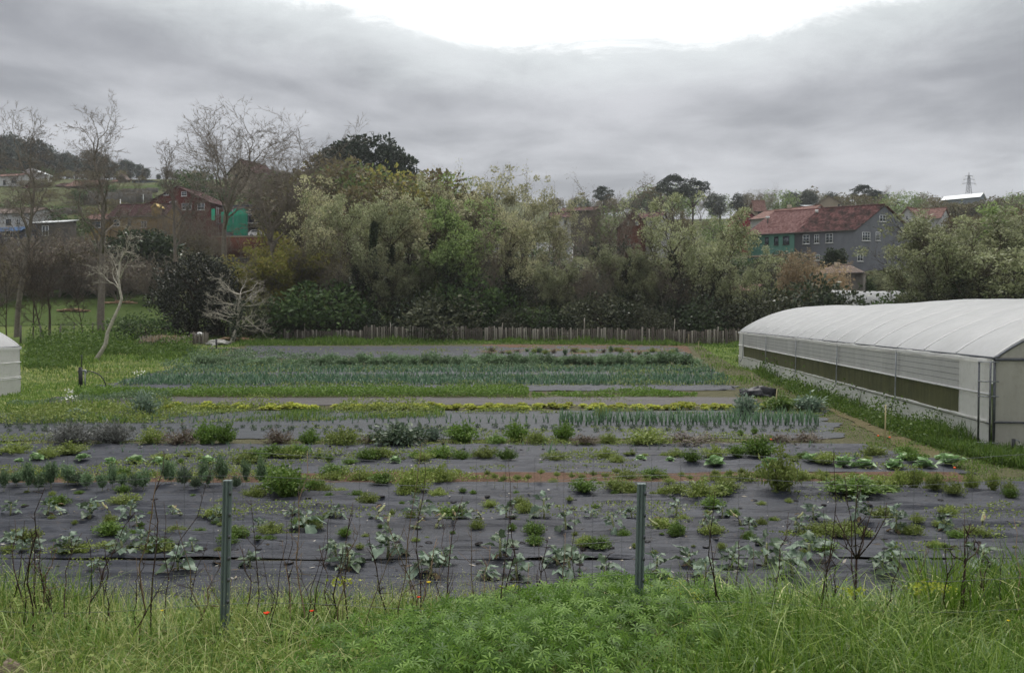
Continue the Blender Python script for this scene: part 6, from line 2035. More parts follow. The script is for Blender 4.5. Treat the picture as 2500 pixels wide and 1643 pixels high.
# upright broad beans / kale on the left
for i, x in enumerate((10, 40, 70, 95, 125, 165, 190, 212, 250, 275, 300, 332, 350, 405, 418, 450, 478, 497, 508, 542, 575, 600, 640)):
    y = 1196 + pr.uniform(-10, 8); w = pr.uniform(26, 46); h = pr.uniform(40, 80)
    g = G(x, y); k = g.y / F
    o = thing('broad_bean_plant', (g.x, g.y, top_z(g.x, g.y)), ('tall' if h > 62 else 'short') + ' upright leafy bean plant in the row before the brown soil strip', 'bean plant', 'upright bean plants', pr.random() * 6)
    link('stem', SM, o, (0, 0, 0), None, (w * k * .35, w * k * .35, h * k * .9))
    link('foliage', pr.choice(BU['bean'] + BU['dark']), o, (0, 0, h * k * .18), None, (w * k, w * k, h * k / .85 * .85))
bushp('fennel_bush', 'herb', 700, 1216, 118, 86, 'big feathery green fennel bush on the wide wrinkled mat', 'fennel bush')
bushp('fennel_bush', 'weed', 1010, 1208, 92, 72, 'loose yellow green weed bush beside the soil strip', 'weed bush')
bushp('fennel_bush', 'weed', 1715, 1218, 118, 52, 'wide low weed mound before the soil strip on the right', 'weed mound')
bushp('fennel_bush', 'weed', 1905, 1206, 105, 118, 'tall rounded weed bush straddling the soil strip', 'weed bush')
bushp('fennel_bush', 'herb', 1850, 1120, 95, 62, 'upright green bush with orange flowers behind the right cabbages', 'flower bush')
bushp('fennel_bush', 'weed', 1080, 1178, 80, 56, 'feathery weed bush growing on the soil strip', 'weed bush')
bushp('weed_mound', 'herb', 2085, 1212, 165, 46, 'long low green clump on the right of the wide mat', 'weed mound')
for (x, y, w, h) in ((2190, 1195, 60, 50), (2230, 1195, 46, 62), (2282, 1205, 44, 52), (2325, 1212, 56, 42), (2370, 1200, 40, 60), (2425, 1205, 38, 54), (2465, 1212, 36, 32)):
    bushp('weed_clump', 'weed', x, y, w, h, 'leafy weed clump at the path end of the wide mat', 'weed clump', 'weed clumps at the path end')
# herb bushes behind the cabbages
bushp('lavender_mound', 'lav', 175, 1085, 125, 62, 'wide grey lavender mound before the leek mat', 'lavender')
bushp('lavender_mound', 'lav', 275, 1085, 110, 64, 'grey brown lavender mound right beside the widest one', 'lavender')
for (kd, x, y, w, h, lab, cat) in (('weed', 372, 1085, 70, 52, 'pale weedy herb right of the lavender', 'herb bush'), ('dry', 440, 1085, 95, 48, 'dry brown herb remains right of the lavender', 'dry herb'), ('herb', 505, 1085, 70, 66, 'fresh green parsley bush beside the dry brown remains', 'herb bush'), ('herb', 548, 1084, 60, 60, 'rounded parsley bush right of the fresh parsley', 'herb bush'),
                                (('dry'), 680, 1083, 70, 46, 'brown green herb bush standing alone', 'herb bush'), ('herb', 757, 1084, 62, 42, 'small parsley bush left of the dark mound', 'herb bush'), ('weed', 835, 1086, 92, 52, 'yellow green herb mound', 'herb bush'), ('dry', 905, 1085, 60, 34, 'dry stems beside the dark green mound', 'dry herb'),
                                ('dark', 975, 1086, 130, 64, 'wide dark green herb mound in the herb row', 'herb bush'), ('blue', 1056, 1078, 42, 40, 'small grey green herb right of the dark mound', 'herb bush'), ('herb', 1128, 1080, 90, 58, 'broad parsley bush with straw stems', 'herb bush'), ('herb', 1212, 1088, 58, 28, 'low bright parsley tuft', 'herb bush'),
                                ('herb', 1258, 1078, 64, 58, 'rounded parsley bush beside the low tuft', 'herb bush'), ('weed', 1310, 1084, 60, 38, 'yellowish herb between two parsley bushes', 'herb bush'), ('herb', 1378, 1076, 58, 54, 'dark round parsley bush standing free', 'herb bush'), ('dry', 1430, 1086, 70, 30, 'dry straw tuft right of the free standing parsley', 'dry herb'),
                                ('weed', 1485, 1084, 50, 34, 'small yellow green tuft left of the long mound', 'herb bush'), ('weed', 1580, 1085, 120, 48, 'long low herb mound left half', 'herb bush'), ('dry', 1690, 1085, 140, 34, 'long low browned herb mound right half', 'herb bush'), ('herb', 1808, 1066, 18, 18, 'tiny green tuft on the leek mat', 'herb'), ('herb', 1842, 1062, 20, 20, 'tiny green tuft right of its twin on the leek mat', 'herb'),
                                ('dry', 1890, 1080, 110, 28, 'low brown thyme patch near the path', 'thyme patch'), ('dry', 1975, 1078, 70, 28, 'dark reddish thyme patch at the path end', 'thyme patch'), ('blue', 355, 1018, 58, 66, 'round grey green artichoke bush among the grass', 'artichoke'), ('blue', 1822, 1014, 60, 54, 'pale spiky leafed plant beside the black bag', 'artichoke'),
                                ('herb', 1905, 1002, 92, 44, 'broad leafed green plant around the bamboo stake', 'leafy plant'), ('blue', 1975, 1004, 84, 44, 'blue green kale bush beside the path', 'kale bush'), ('weed', 1468, 1022, 40, 36, 'green tuft among the near leeks', 'herb bush'), ('blue', 190, 1022, 48, 26, 'silvery tuft in the left weeds', 'herb')):
    bushp('herb_bush', kd, x, y, w, h, lab, cat)
# bean bush row at the back
x = 490
while x < 1715:
    w = pr.uniform(30, 52)
    if not (545 < x < 780 and pr.random() < .35):
        bushp('bean_bush', 'bean', x, 893 + pr.uniform(-3, 3), w, pr.uniform(24, 38) * (.75 if x < 780 else 1), 'bushy grey green broad bean in the far bean row', 'bean bush', 'far bean row')
    x += w * .55
# near leeks
for row, (y, x0, x1, n, h) in enumerate(((1040, 1368, 2010, 62, 36), (1033, 1372, 2000, 60, 36), (1027, 1366, 1990, 58, 34))):
    for j in range(n):
        px = x0 + (x1 - x0) * (j + pr.uniform(-.3, .3)) / n
        plant('leek', pr.choice(LK), px, y + pr.uniform(-1.5, 1.5), h * pr.uniform(.8, 1.1), h * pr.uniform(.75, 1.1), 'upright blue green leek in the dense leek rows near the path', 'leek', 'dense leeks near the path')
for (y, x0, x1, n, h) in ((1034, 0, 1360, 70, 24), (1024, 20, 1350, 60, 20)):
    for j in range(n):
        px = x0 + (x1 - x0) * (j + pr.uniform(-.4, .4)) / n
        plant('leek', pr.choice(LK), px, y + pr.uniform(-2, 2), h * pr.uniform(.7, 1.1), h * pr.uniform(.6, 1.1), 'thin young leek in the sparse rows behind the herb bushes', 'leek', 'sparse young leeks')
# far leeks: one mass of rows
lm = MB()
for (y, x0, x1, n, h) in ((941, 290, 1778, 420, 19), (935, 320, 1772, 420, 19), (929, 340, 1768, 400, 18), (923, 360, 1765, 380, 17), (913, 400, 1745, 340, 15), (907, 420, 1738, 340, 14), (901, 430, 1730, 320, 13)):
    px = np.linspace(x0, x1, n) + rg.uniform(-2, 2, n); py = y + rg.uniform(-2, 2, n)
    B = np.repeat(GN(px, py), 4, 0); B[:, 2] += .04
    k = B[:, 1] / F
    lm.blades(B + rg.normal(0, .05, B.shape) * [1, 1, 0], h * k * rg.uniform(.5, 1.1, len(B)), h * k * rg.uniform(.1, .7, len(B)), 2.2 * k, rg, 3)
tag(link('leek_rows', lm.mesh('leek_rows', V_leek)), 'long rows of young blue green leeks on the grey far mat', 'leeks', kind='stuff')
# onion seedlings in front of the herb row
for (y, n) in ((1090, 52), (1099, 50), (1108, 48)):
    for j in range(n):
        px = 10 + 2060 * (j + pr.uniform(-.3, .3)) / n
        h = pr.uniform(9, 16)
        plant('onion_seedling', pr.choice(ON), px, y + pr.uniform(-2, 2), h, h, 'tiny thin onion seedling on the mat before the herb bushes', 'onion', 'onion seedlings')
for (x, y, h) in ((1340, 1118, 46), (1352, 1120, 40), (760, 1112, 28), (1540, 1112, 26), (2085, 1128, 26), (1975, 1100, 26), (560, 1108, 30), (1820, 1118, 24), (430, 1114, 24), (300, 1108, 20)):
    plant('leek', pr.choice(LK), x, y, h, h, 'stray leek standing on the cabbage mat', 'leek', 'stray leeks on the cabbage mat')
# dark plug seedlings on the leek mat
SD = [bush_mesh(480 + i, 1, .8, V_kale_d, .3, 8, 10) for i in range(2)]
for (y, n) in ((1047, 66), (1055, 60)):
    for j in range(n):
        px = 15 + 2010 * (j + pr.uniform(-.3, .3)) / n
        s = pr.uniform(9, 16)
        plant('plug_seedling', pr.choice(SD), px, y + pr.uniform(-2, 2), s, s * .8, 'dark little plug seedling on the grey leek mat', 'seedling', 'plug seedlings on the leek mat')
# lettuces
for (y, x0, x1, n, s) in ((1001, 420, 1890, 78, 25), (996, 430, 1880, 74, 24)):
    for j in range(n):
        px = x0 + (x1 - x0) * (j + pr.uniform(-.3, .3)) / n
        if pr.random() < (.35 if px < 900 else .14): continue
        k = s * pr.uniform(.8, 1.25)
        plant('lettuce', pr.choice(LTm), px, y + pr.uniform(-2, 2), k * 1.45, k * 1.9, ('large' if k > 26 else 'small') + ' yellow green lettuce in the lettuce row', 'lettuce', 'yellow green lettuces')
# old stems on the far soil
for j in range(26):
    px = 1190 + 480 * (j + pr.uniform(-.4, .4)) / 26
    bushp('bean_seedling', pr.choice(['weed', 'bean', 'dry']), px, 862 + pr.uniform(-4, 6), pr.uniform(12, 24), pr.uniform(8, 18), 'straggly plant on the bare far soil strip', 'weed', 'straggly plants on far soil')


# ------------------------------------------------------------------ grass and weeds over the field edges (uncountable)
def inpoly(px, py, poly):
    px = np.asarray(px); py = np.asarray(py)
    c = np.zeros(len(px), bool)
    n = len(poly)
    for i in range(n):
        x0, y0 = poly[i]; x1, y1 = poly[(i + 1) % n]
        k = ((y0 > py) != (y1 > py)) & (px < (x1 - x0) * (py - y0) / ((y1 - y0) + 1e-9) + x0)
        c ^= k
    return c


def sample(poly, n, rng=rg):
    xs_ = [p[0] for p in poly]; ys_ = [p[1] for p in poly]
    px = rng.uniform(min(xs_), max(xs_), n * 3); py = rng.uniform(min(ys_), max(ys_), n * 3)
    k = inpoly(px, py, poly)
    return px[k][:n], py[k][:n]


def grass_area(name, poly, n, hpx, label, mat, wpx=1.6, lean=.7, clump=0.0, cat='grass', dmin=9.9, mb=None):
    px, py = sample(poly, n)
    B = GN(px, py, dmin)
    B[:, 2] += .005
    k = B[:, 1] / F
    h = hpx * k * rg.uniform(.4, 1.2, len(B))
    if clump:
        c = fbm(B[:, 0] * clump, B[:, 1] * clump, 3)
        h = h * np.clip((c - .28) * 4, .25, 1.8)
    m = (mb or MB()).blades(B, h, h * lean * rg.uniform(.1, 1.3, len(B)), wpx * k * rg.uniform(.6, 1.3, len(B)), rg, 2)
    if mb is None:
        return tag(link(name, m.mesh(name, mat)), label, cat, kind='stuff')


def leaf_area(name, poly, n, hpx, label, mat, lpx=4, clump=.6, thr=.42, cat='weeds', mb=None, dmin=9.9):
    px, py = sample(poly, n)
    B = GN(px, py, dmin)
    c = fbm(B[:, 0] * clump + 31, B[:, 1] * clump * 1.5, 3)
    kk = c > thr
    B = B[kk]; c = c[kk]
    k = B[:, 1] / F
    H = hpx * k * np.clip((c - thr) * 6, .15, 1.4)
    B[:, 2] += .04 + H * rg.random(len(B))
    m = (mb or MB()).leaves(B, lpx * k * rg.uniform(.6, 1.4, len(B)), lpx * k * .6 * rg.uniform(.6, 1.4, len(B)), rg, up=.4)
    if mb is None:
        return tag(link(name, m.mesh(name, mat)), label, cat, kind='stuff')


LAWN = [(0, 1010), (0, 850), (230, 812), (640, 822), (600, 842), (540, 862), (430, 900), (280, 935), (190, 955), (110, 985), (0, 1012)]
grass_area('lawn_grass', LAWN, 20000, 9, 'rough mown grass left of the vegetable beds', V_grass, 1.8, .8, .25)
grass_area('dry_lawn_grass', LAWN, 7000, 8, 'pale dry grass scattered over the left lawn', V_grass_y, 1.8, .8, .3)
grass_area('tall_weeds', [(55, 905), (70, 840), (340, 825), (480, 850), (480, 880), (240, 880), (150, 915)], 11000, 17, 'tall dark green weeds before the meadow fence', V_herb, 2.4, .7, .35, 'weeds')
leaf_area('tall_weeds', [(55, 900), (70, 840), (330, 820), (470, 850), (470, 872), (240, 870), (150, 905)], 15000, 40, 'leafy nettles before the meadow fence', V_herb, 6, .35, .36)
grass_area('fence_grass', [(560, 846), (640, 818), (1100, 822), (1640, 832), (1810, 838), (1800, 850), (1690, 846), (1200, 842), (610, 846)], 17000, 12, 'green grass strip along the foot of the pallet fence', V_herb, 2.0, .6, .4)
RIGHT = [(1690, 850), (1806, 842), (1812, 892), (2440, 1100), (2600, 1180), (2600, 1260), (2400, 1200), (2330, 1150), (2120, 1090), (2040, 1060), (1960, 1010), (1860, 985), (1800, 950), (1740, 905)]
grass_area('path_grass', RIGHT, 30000, 10, 'short grass between the vegetable beds and the long greenhouse', V_grass, 1.9, .8, .5)
WEED = [(1806, 880), (1815, 868), (2000, 936), (2200, 1010), (2440, 1075), (2600, 1090), (2600, 1160), (2440, 1140), (2250, 1085), (2080, 1020), (1930, 960), (1860, 925)]
grass_area('wall_weeds', WEED, 26000, 30, 'long arching grass and weeds along the greenhouse wall', V_herb, 2.4, .9, .55, 'weeds')
leaf_area('wall_weeds', WEED, 16000, 42, 'leafy weeds along the greenhouse wall', V_herb, 7, .6, .42)
LEFTW = [(0, 1040), (0, 1005), (120, 990), (400, 992), (820, 994), (1080, 1002), (1090, 1022), (820, 1030), (400, 1036)]
leaf_area('bed_weeds', LEFTW, 20000, 26, 'yellow green weeds spread among the left lettuces', V_herb_y, 6, .5, .4)
grass_area('bed_weeds', LEFTW, 9000, 16, 'grassy weeds among the left lettuces', V_grass, 1.8, .6, .5, 'weeds')
mbp = MB()
for poly, n, h in (([(180, 972), (185, 958), (1290, 957), (1290, 972)], 26000, 13), ([(1300, 972), (1300, 960), (1700, 957), (1700, 970)], 7000, 10)):
    leaf_area('parsley_strip', poly, n, h, '', V_herb, 5, .5, .2 if n > 9000 else .45, mb=mbp)
tag(link('parsley_strip', mbp.mesh('parsley_strip', V_herb)), 'long dense strip of green parsley across the field', 'parsley', kind='stuff')
mbw = MB()
for poly, n, h, th in (([(480, 905), (480, 893), (1720, 893), (1720, 905)], 9000, 12, .40), ([(380, 900), (480, 862), (780, 866), (760, 896)], 8000, 16, .38), ([(0, 1004), (30, 985), (300, 965), (420, 960), (420, 990)], 7000, 14, .38)):
    leaf_area('x', poly, n, h, '', V_bean, 5, .5, th, mb=mbw)
tag(link('row_weeds', mbw.mesh('row_weeds', V_bean)), 'low grey green weeds between the far rows', 'weeds', kind='stuff')
mbe = MB()
for poly, n, h, th, lp in (([(0, 1178), (0, 1160), (2330, 1160), (2340, 1180)], 9000, 22, .42, 6), ([(0, 1126), (0, 1112), (2150, 1112), (2200, 1128)], 7000, 18, .5, 6), ([(0, 1320), (0, 1306), (2450, 1306), (2450, 1320)], 7000, 20, .52, 7), ([(0, 1092), (0, 1078), (2060, 1076), (2080, 1090)], 9000, 16, .42, 5),
                           ([(0, 1214), (0, 1200), (2420, 1200), (2420, 1216)], 7000, 20, .52, 6), ([(250, 945), (260, 936), (1780, 936), (1780, 946)], 6000, 10, .40, 4), ([(300, 930), (420, 897), (1720, 897), (1765, 930)], 12000, 10, .42, 4), ([(560, 870), (600, 852), (1660, 850), (1690, 870)], 5000, 10, .5, 4), ([(1100, 1012), (1100, 1002), (2000, 1004), (2010, 1014)], 4000, 10, .46, 5), ([(0, 1075), (0, 1045), (2020, 1045), (2040, 1072)], 9000, 12, .5, 5), ([(0, 1160), (0, 1130), (2300, 1130), (2360, 1158)], 8000, 14, .53, 6), ([(0, 1300), (0, 1216), (2480, 1216), (2500, 1300)], 10000, 16, .56, 7), ([(0, 1420), (0, 1322), (2500, 1322), (2500, 1420)], 8000, 16, .58, 8), ([(190, 985), (200, 972), (1840, 972), (1850, 985)], 4000, 8, .5, 4)):
    leaf_area('x', poly, n, h, '', V_herb_y, lp, .45, th, mb=mbe)
tag(link('mat_weeds', mbe.mesh('mat_weeds', V_herb_y)), 'straggling yellow green weeds spread along the bed rows', 'weeds', kind='stuff')
# loose mat weeds: small cushions that grow through the holes
for i in range(330):
    y = pr.choice([1312, 1290, 1262, 1340, 1312, 1318, 1238, 1212, 1205, 1120, 1124, 1128, 1170, 1174, 1178, 1166, 1350])
    px = pr.uniform(0, 2480 if y > 1200 else 2250)
    y += pr.uniform(-9, 9)
    w = pr.uniform(12, 26) if pr.random() < .55 else pr.uniform(26, 85); h = min(w * pr.uniform(.35, .8), 34)
    kd = pr.choice(['weed', 'weed', 'herb'])
    bushp('weed_cushion', kd, px, y, w, h, ('tiny ' if w < 20 else 'small ' if w < 40 else 'broad ') + ('yellow green' if kd == 'weed' else 'dark green') + {0: ' weed tuft growing through the front mats', 1: ' weed tuft on the brown soil strip', 2: ' weed tuft among the cabbages'}[0 if y > 1190 else (1 if y > 1150 else 2)], 'weed', ['front mat', 'soil strip', 'cabbage mat'][0 if y > 1190 else (1 if y > 1150 else 2)] + ' weed cushions')
# young kale standing in the soil strip
for j in range(30):
    px = 1180 + 900 * (j + pr.uniform(-.4, .4)) / 30
    g = G(px, 1192 + pr.uniform(-6, 6)); k = g.y / F; h = pr.uniform(26, 40)
    o = thing('stripped_kale', (g.x, g.y, top_z(g.x, g.y)), 'bare stemmed young kale with a leaf tuft along the soil strip', 'kale', 'stripped kale along the soil strip', pr.random() * 6)
    link('stem', SM, o, (0, 0, 0), (pr.uniform(-.1, .1), pr.uniform(-.1, .1), 0), (10 * k, 10 * k, h * k))
    link('foliage', pr.choice(BU['weed']), o, (0, 0, h * k * .75), None, (20 * k, 20 * k, 22 * k))
# dry scraps lying on the near mats
sx_, sy_ = rg.uniform(0, 2500, 700), np.concatenate([rg.uniform(1190, 1440, 520), rg.uniform(1090, 1158, 180)])
sc0 = GN(sx_, sy_)
sc0[:, 2] = [top_z(a_, b_) + .012 for a_, b_ in sc0[:, :2]]
Ts = rg.normal(size=(700, 3)) * [1, 1, .12]
tag(link('dry_scraps', MB().leaves(sc0, rg.uniform(.03, .16, 700), rg.uniform(.008, .04, 700), rg, T=Ts).mesh('dry_scraps', leafy('dry_scrap', [C(96, 84, 70), C(150, 142, 128), C(196, 192, 180)], .1, .9, .1))), 'dry leaf and stem scraps lying on the black mats', 'leaf litter', kind='stuff')
# flowers
for (x, y) in ((2142, 1086), (2170, 1090), (2328, 1170), (1880, 1104)):
    g = G(x, y); o = thing('marigold', (g.x, g.y, top_z(g.x, g.y)), 'orange marigold flower beside the path end of the beds', 'flower', 'orange marigolds by the path')
    link('stem', MB().tube([(0, 0, 0), (.02, 0, .25)], .006, 5).mesh('stem', V_stalk), o)
    link('petals', blob(.032, .032, .02, 2, 10, 6).mesh('petals', V_orange), o, (.02, 0, .26))
for (x, y, w) in ((178, 966, 40), (172, 982, 46), (340, 918, 40)):
    c = GN(rg.normal(x, w * .25, 26), rg.normal(y, 2, 26)); c[:, 2] += rg.uniform(.1, .3, 26)
    o = G(x, y)
    tag(link('daisy_patch', MB().leaves(c - np.array(o), .09, .09, rg, up=.1).mesh('daisy_patch', V_white), None, o), 'patch of small white flowers on the left grass', 'flowers', 'white flower patches')
# ------------------------------------------------------------------ foreground bank
M_gpost = plain('green_grey_steel', C(104, 116, 114), .6, .25, 9, .35, metal=.1, mapping=(6, 6, .5))
fd = 4.5
posts = []
for (px, yt, lean, lab) in ((556, 1172, .03, 'grey green ridged steel fence post rising from the grass beside the dead stalks'), (1566, 1180, .02, 'grey green ridged steel fence post standing in front of the palmate leaves')):
    p = P(px, yt, fd); g = gz(p.x, fd)
    o = thing('fence_post', (p.x - lean * 1.1, fd, g - .2), lab, 'fence post')
    h = p.z - g + .2
    prof = [(-.024, -.012), (-.017, -.02), (-.010, -.012), (-.004, -.020), (.004, -.020), (.010, -.012), (.017, -.02), (.024, -.012), (.022, .012), (.012, .02), (0, .012), (-.012, .02), (-.022, .012)]
    n = len(prof)
    V = [(x, y, 0) for x, y in prof] + [(x + lean * h, y, h) for x, y in prof]
    me = bpy.data.meshes.new('shaft'); me.from_pydata(V, [], [tuple(range(n, 2 * n))] + [(i, (i + 1) % n, n + (i + 1) % n, n + i) for i in range(n)])
    me.materials.append(M_gpost)
    link('shaft', me, o)
    for z in np.arange(.45, h - .05, .12):
        link('wire_clip', MB().box((lean * z + .02, -.016, z), (.012, .012, .02)).mesh('wire_clip', M_steel_d), o)
    posts.append((o.location.copy(), h, lean))
wf = thing('wire_fence', (0, fd - .03, gz(0, fd)), 'thin slack wire fence strung between the ridged steel posts', 'wire fence')
for z in (.25, .42, .6, .78, .95, 1.08):
    pts = [(x, .0 + .01 * math.sin(x), z + gz(x, fd) * 0 - .03 * math.cos(x * 2.6 + z)) for x in np.linspace(-5, 5, 40)]
    link('wire', MB().tube(pts, .0011, 4, False).mesh('wire', M_steel_d), wf)
vw = MB()
for x in np.arange(-5, 5, .16):
    vw.tube([(x, 0, .05), (x + .005, 0, 1.08)], .0008, 3, False)
link('stay_wires', vw.mesh('stay_wires', M_steel_d), wf)['kind'] = 'stuff'

# grass
rf = np.random.default_rng(99)


def bank_pts(n, x0, x1, y0, y1, ydens=1.0):
    y = y0 + (y1 - y0) * rf.random(n) ** ydens
    x = rf.uniform(x0, x1, n) * 1.0
    x = x * np.clip((y * .72 + .6) / 4.2, .5, 3)
    return np.stack([x, y, ground(x, y) - .01], 1)


def keep(B, f):
    return B[rf.random(len(B)) < f(B)]


side = lambda B: sstep((B[:, 0] / B[:, 1] + .05) / .4)          # 0 left, 1 right
pal = lambda B: np.exp(-((B[:, 0] / B[:, 1] - .02 - .10 * (B[:, 1] - 4)) / .22) ** 2) * sstep((B[:, 1] - 2.9) / .6) * sstep((5.6 - B[:, 1]) / .5)
B = bank_pts(56000, -6.2, 6.2, 2.2, 8.6, 1.1)
B = keep(B, lambda b: 1 - .75 * np.clip(pal(b), 0, 1))
c = fbm(B[:, 0] * 1.6, B[:, 1] * 1.6, 3)
H = .20 * rf.uniform(.45, 1.3, len(B)) * np.clip(c * 2.2, .5, 1.6) * (1 + .5 * side(B)) * np.clip((9.2 - B[:, 1]) / 2.2, .45, 1)
tag(link('bank_grass', MB().blades(B, H, H * rf.uniform(.2, 1.6, len(B)), .0055 * rf.uniform(.6, 1.4, len(B)), rf, 3).mesh('bank_grass', V_grass)), 'dense green grass covering the foreground bank', 'grass', kind='stuff')
B = bank_pts(20000, -6.0, 5.6, 2.2, 8.4, 1.1)
B = keep(B, lambda b: (1 - .85 * side(b)) * (1 - .8 * np.clip(pal(b), 0, 1)))
H = .26 * rf.uniform(.5, 1.3, len(B)) * np.clip((9.2 - B[:, 1]) / 2.2, .45, 1)
tag(link('pale_grass', MB().blades(B, H, H * rf.uniform(.3, 1.6, len(B)), .0045 * rf.uniform(.6, 1.4, len(B)), rf, 4).mesh('pale_grass', V_grass_y)), 'pale yellowish grass mixed through the left of the bank', 'grass', kind='stuff')
B = bank_pts(22000, .2, 6.4, 2.2, 5.2, 1.0)
B = keep(B, lambda b: sstep((b[:, 0] / b[:, 1] - .08) / .2) * (1 - .85 * np.clip(pal(b), 0, 1)) * np.where(b[:, 1] < 4.0, 1, .45))
H = .29 * rf.uniform(.4, 1.25, len(B))
tag(link('tall_bright_grass', MB().blades(B, H, H * rf.uniform(.1, 1.1, len(B)), .009 * rf.uniform(.6, 1.4, len(B)), rf, 4).mesh('tall_bright_grass', V_grass_b)), 'tall bright green grass on the right of the bank', 'grass', kind='stuff')
B = bank_pts(560, .4, 4.4, 4.4, 5.6, 1.0)
H = .40 * rf.uniform(.6, 1.2, len(B)) * (1 + .35 * sstep((B[:, 0] - 2.4) / .8))
tag(link('arching_grass', MB().blades(B, H, H * rf.uniform(.8, 1.7, len(B)), .012 * rf.uniform(.6, 1.3, len(B)), rf, 5, curl=1.2).mesh('arching_grass', V_grass_y)), 'glossy arching grass blades along the edge of the bank', 'grass', kind='stuff')
B = bank_pts(2600, 2.5, 4.6, 4.6, 6.4, 1.0)
H = .55 * rf.uniform(.5, 1.15, len(B))
tag(link('tall_bright_grass', MB().blades(B, H, H * rf.uniform(.1, .9, len(B)), .011, rf, 4).mesh('tall_bright_grass', V_grass_b)), 'tallest bright grass clump where the bank meets the kale bed', 'grass', kind='stuff')

# taller uneven grass along the brink of the bank
B = bank_pts(27000, -6.2, 6.2, 4.6, 6.4, 1.0)
c = fbm(B[:, 0] * 1.3 + 7, B[:, 1] * 1.3, 3)
B = B[c > .30]; c = c[c > .30]
H = .27 * rf.uniform(.4, 1.25, len(B)) * np.clip((c - .3) * 4.2, .35, 1.5)
tag(link('brink_grass', MB().blades(B, H, H * rf.uniform(.1, 1.2, len(B)), .007 * rf.uniform(.6, 1.5, len(B)), rf, 3).mesh('brink_grass', V_grass)), 'uneven taller grass along the brink of the bank', 'grass', kind='stuff')

# palmate ground cover
def palmate(C_, R, N_, rng):
    """five to seven pointed lobes round each leaf centre"""
    n = len(C_); k = 7
    Z = N_ / np.linalg.norm(N_, axis=1)[:, None]
    Xa = np.cross(Z, rng.normal(size=(n, 3))); Xa /= np.linalg.norm(Xa, axis=1)[:, None]
    Ya = np.cross(Z, Xa)
    V = []; Q = []
    base = C_
    out = MB()
    arr = np.zeros((n, 1 + 3 * k, 3)); arr[:, 0] = base
    for j in range(k):
        a = -2.5 + 5.0 * j / (k - 1)
        ln = R * (1.0 if abs(a) < 1.2 else .78)
        for m, (da, f, dz) in enumerate(((-.17, .62, .06), (0, 1.0, -.14), (.17, .62, .06))):
            arr[:, 1 + 3 * j + m] = base + Xa * (ln * f * math.cos(a + da))[:, None] + Ya * (ln * f * math.sin(a + da))[:, None] + Z * (ln * dz)[:, None]
    q = np.array([[0, 1 + 3 * j, 2 + 3 * j, 3 + 3 * j] for j in range(k)])
    Q = (q[None] + (np.arange(n) * (1 + 3 * k))[:, None, None]).reshape(-1, 4)
    return out.add(arr.reshape(-1, 3), Q)


F_pal = leafy('palmate_leaf', [C(56, 86, 26), C(82, 114, 38), C(112, 142, 58)], .35, .5, .25, gain=1.08)
B = bank_pts(30000, -1.6, 4.0, 2.4, 5.9, 1.0)
B = keep(B, lambda b: np.clip(pal(b) * 1.1 + .10 * (b[:, 0] > -.6), 0, 1))
m_ = pal(B)
B[:, 2] += (.10 + .26 * np.clip(m_, 0, 1) * (.6 + .8 * fbm(B[:, 0] * 2.2, B[:, 1] * 2.2, 3))) * rf.uniform(.35, 1.05, len(B))
N_ = rf.normal(0, .45, B.shape) + [0, -.35, 1.0]
tag(link('palmate_ground_cover', palmate(B, .045 * rf.uniform(.6, 1.35, len(B)), N_, rf).mesh('palmate_ground_cover', F_pal)), 'dense mound of dark green palmate leaves on the bank', 'ground cover', kind='stuff')
B = bank_pts(2600, -4.4, 4.4, 2.3, 6.2, 1.0)
H = .16 * rf.uniform(.5, 1.4, len(B))
tag(link('dead_straw', MB().blades(B, H, H * rf.uniform(.8, 2.2, len(B)), .004, rf, 4).mesh('dead_straw', M_hay)), 'bleached dead straw lying through the bank grass', 'straw', kind='stuff')
B = bank_pts(16000, -4.4, 4.4, 2.4, 5.6, 1.0)
cw = fbm(B[:, 0] * 1.8 + 3, B[:, 1] * 1.8 + 9, 3)
B = B[cw > .46]
B[:, 2] += rf.uniform(.03, .24, len(B))
tag(link('low_leafy_weeds', MB().leaves(B, .026 * rf.uniform(.5, 1.6, len(B)), .017 * rf.uniform(.5, 1.6, len(B)), rf, up=.2).mesh('low_leafy_weeds', V_herb_y)), 'patches of low leafy weeds among the bank grass', 'weeds', kind='stuff')
# fine seed heads over the left grass
B = bank_pts(700, -3.6, .3, 4.4, 5.8, 1.0)
H = rf.uniform(.22, .40, len(B))
sdm = MB().blades(B, H, H * rf.uniform(.05, .4, len(B)), .003, rf, 3)
Cs = np.repeat(B, 7, 0); Cs[:, 2] += np.repeat(H, 7) * rf.uniform(.75, 1.02, len(Cs)); Cs[:, :2] += rf.normal(0, .03, (len(Cs), 2))
sdm.leaves(Cs, .009, .005, rf)
tag(link('seed_heads', sdm.mesh('seed_heads', V_grass_y)), 'fine pale seed heads above the left bank grass', 'grass', kind='stuff')

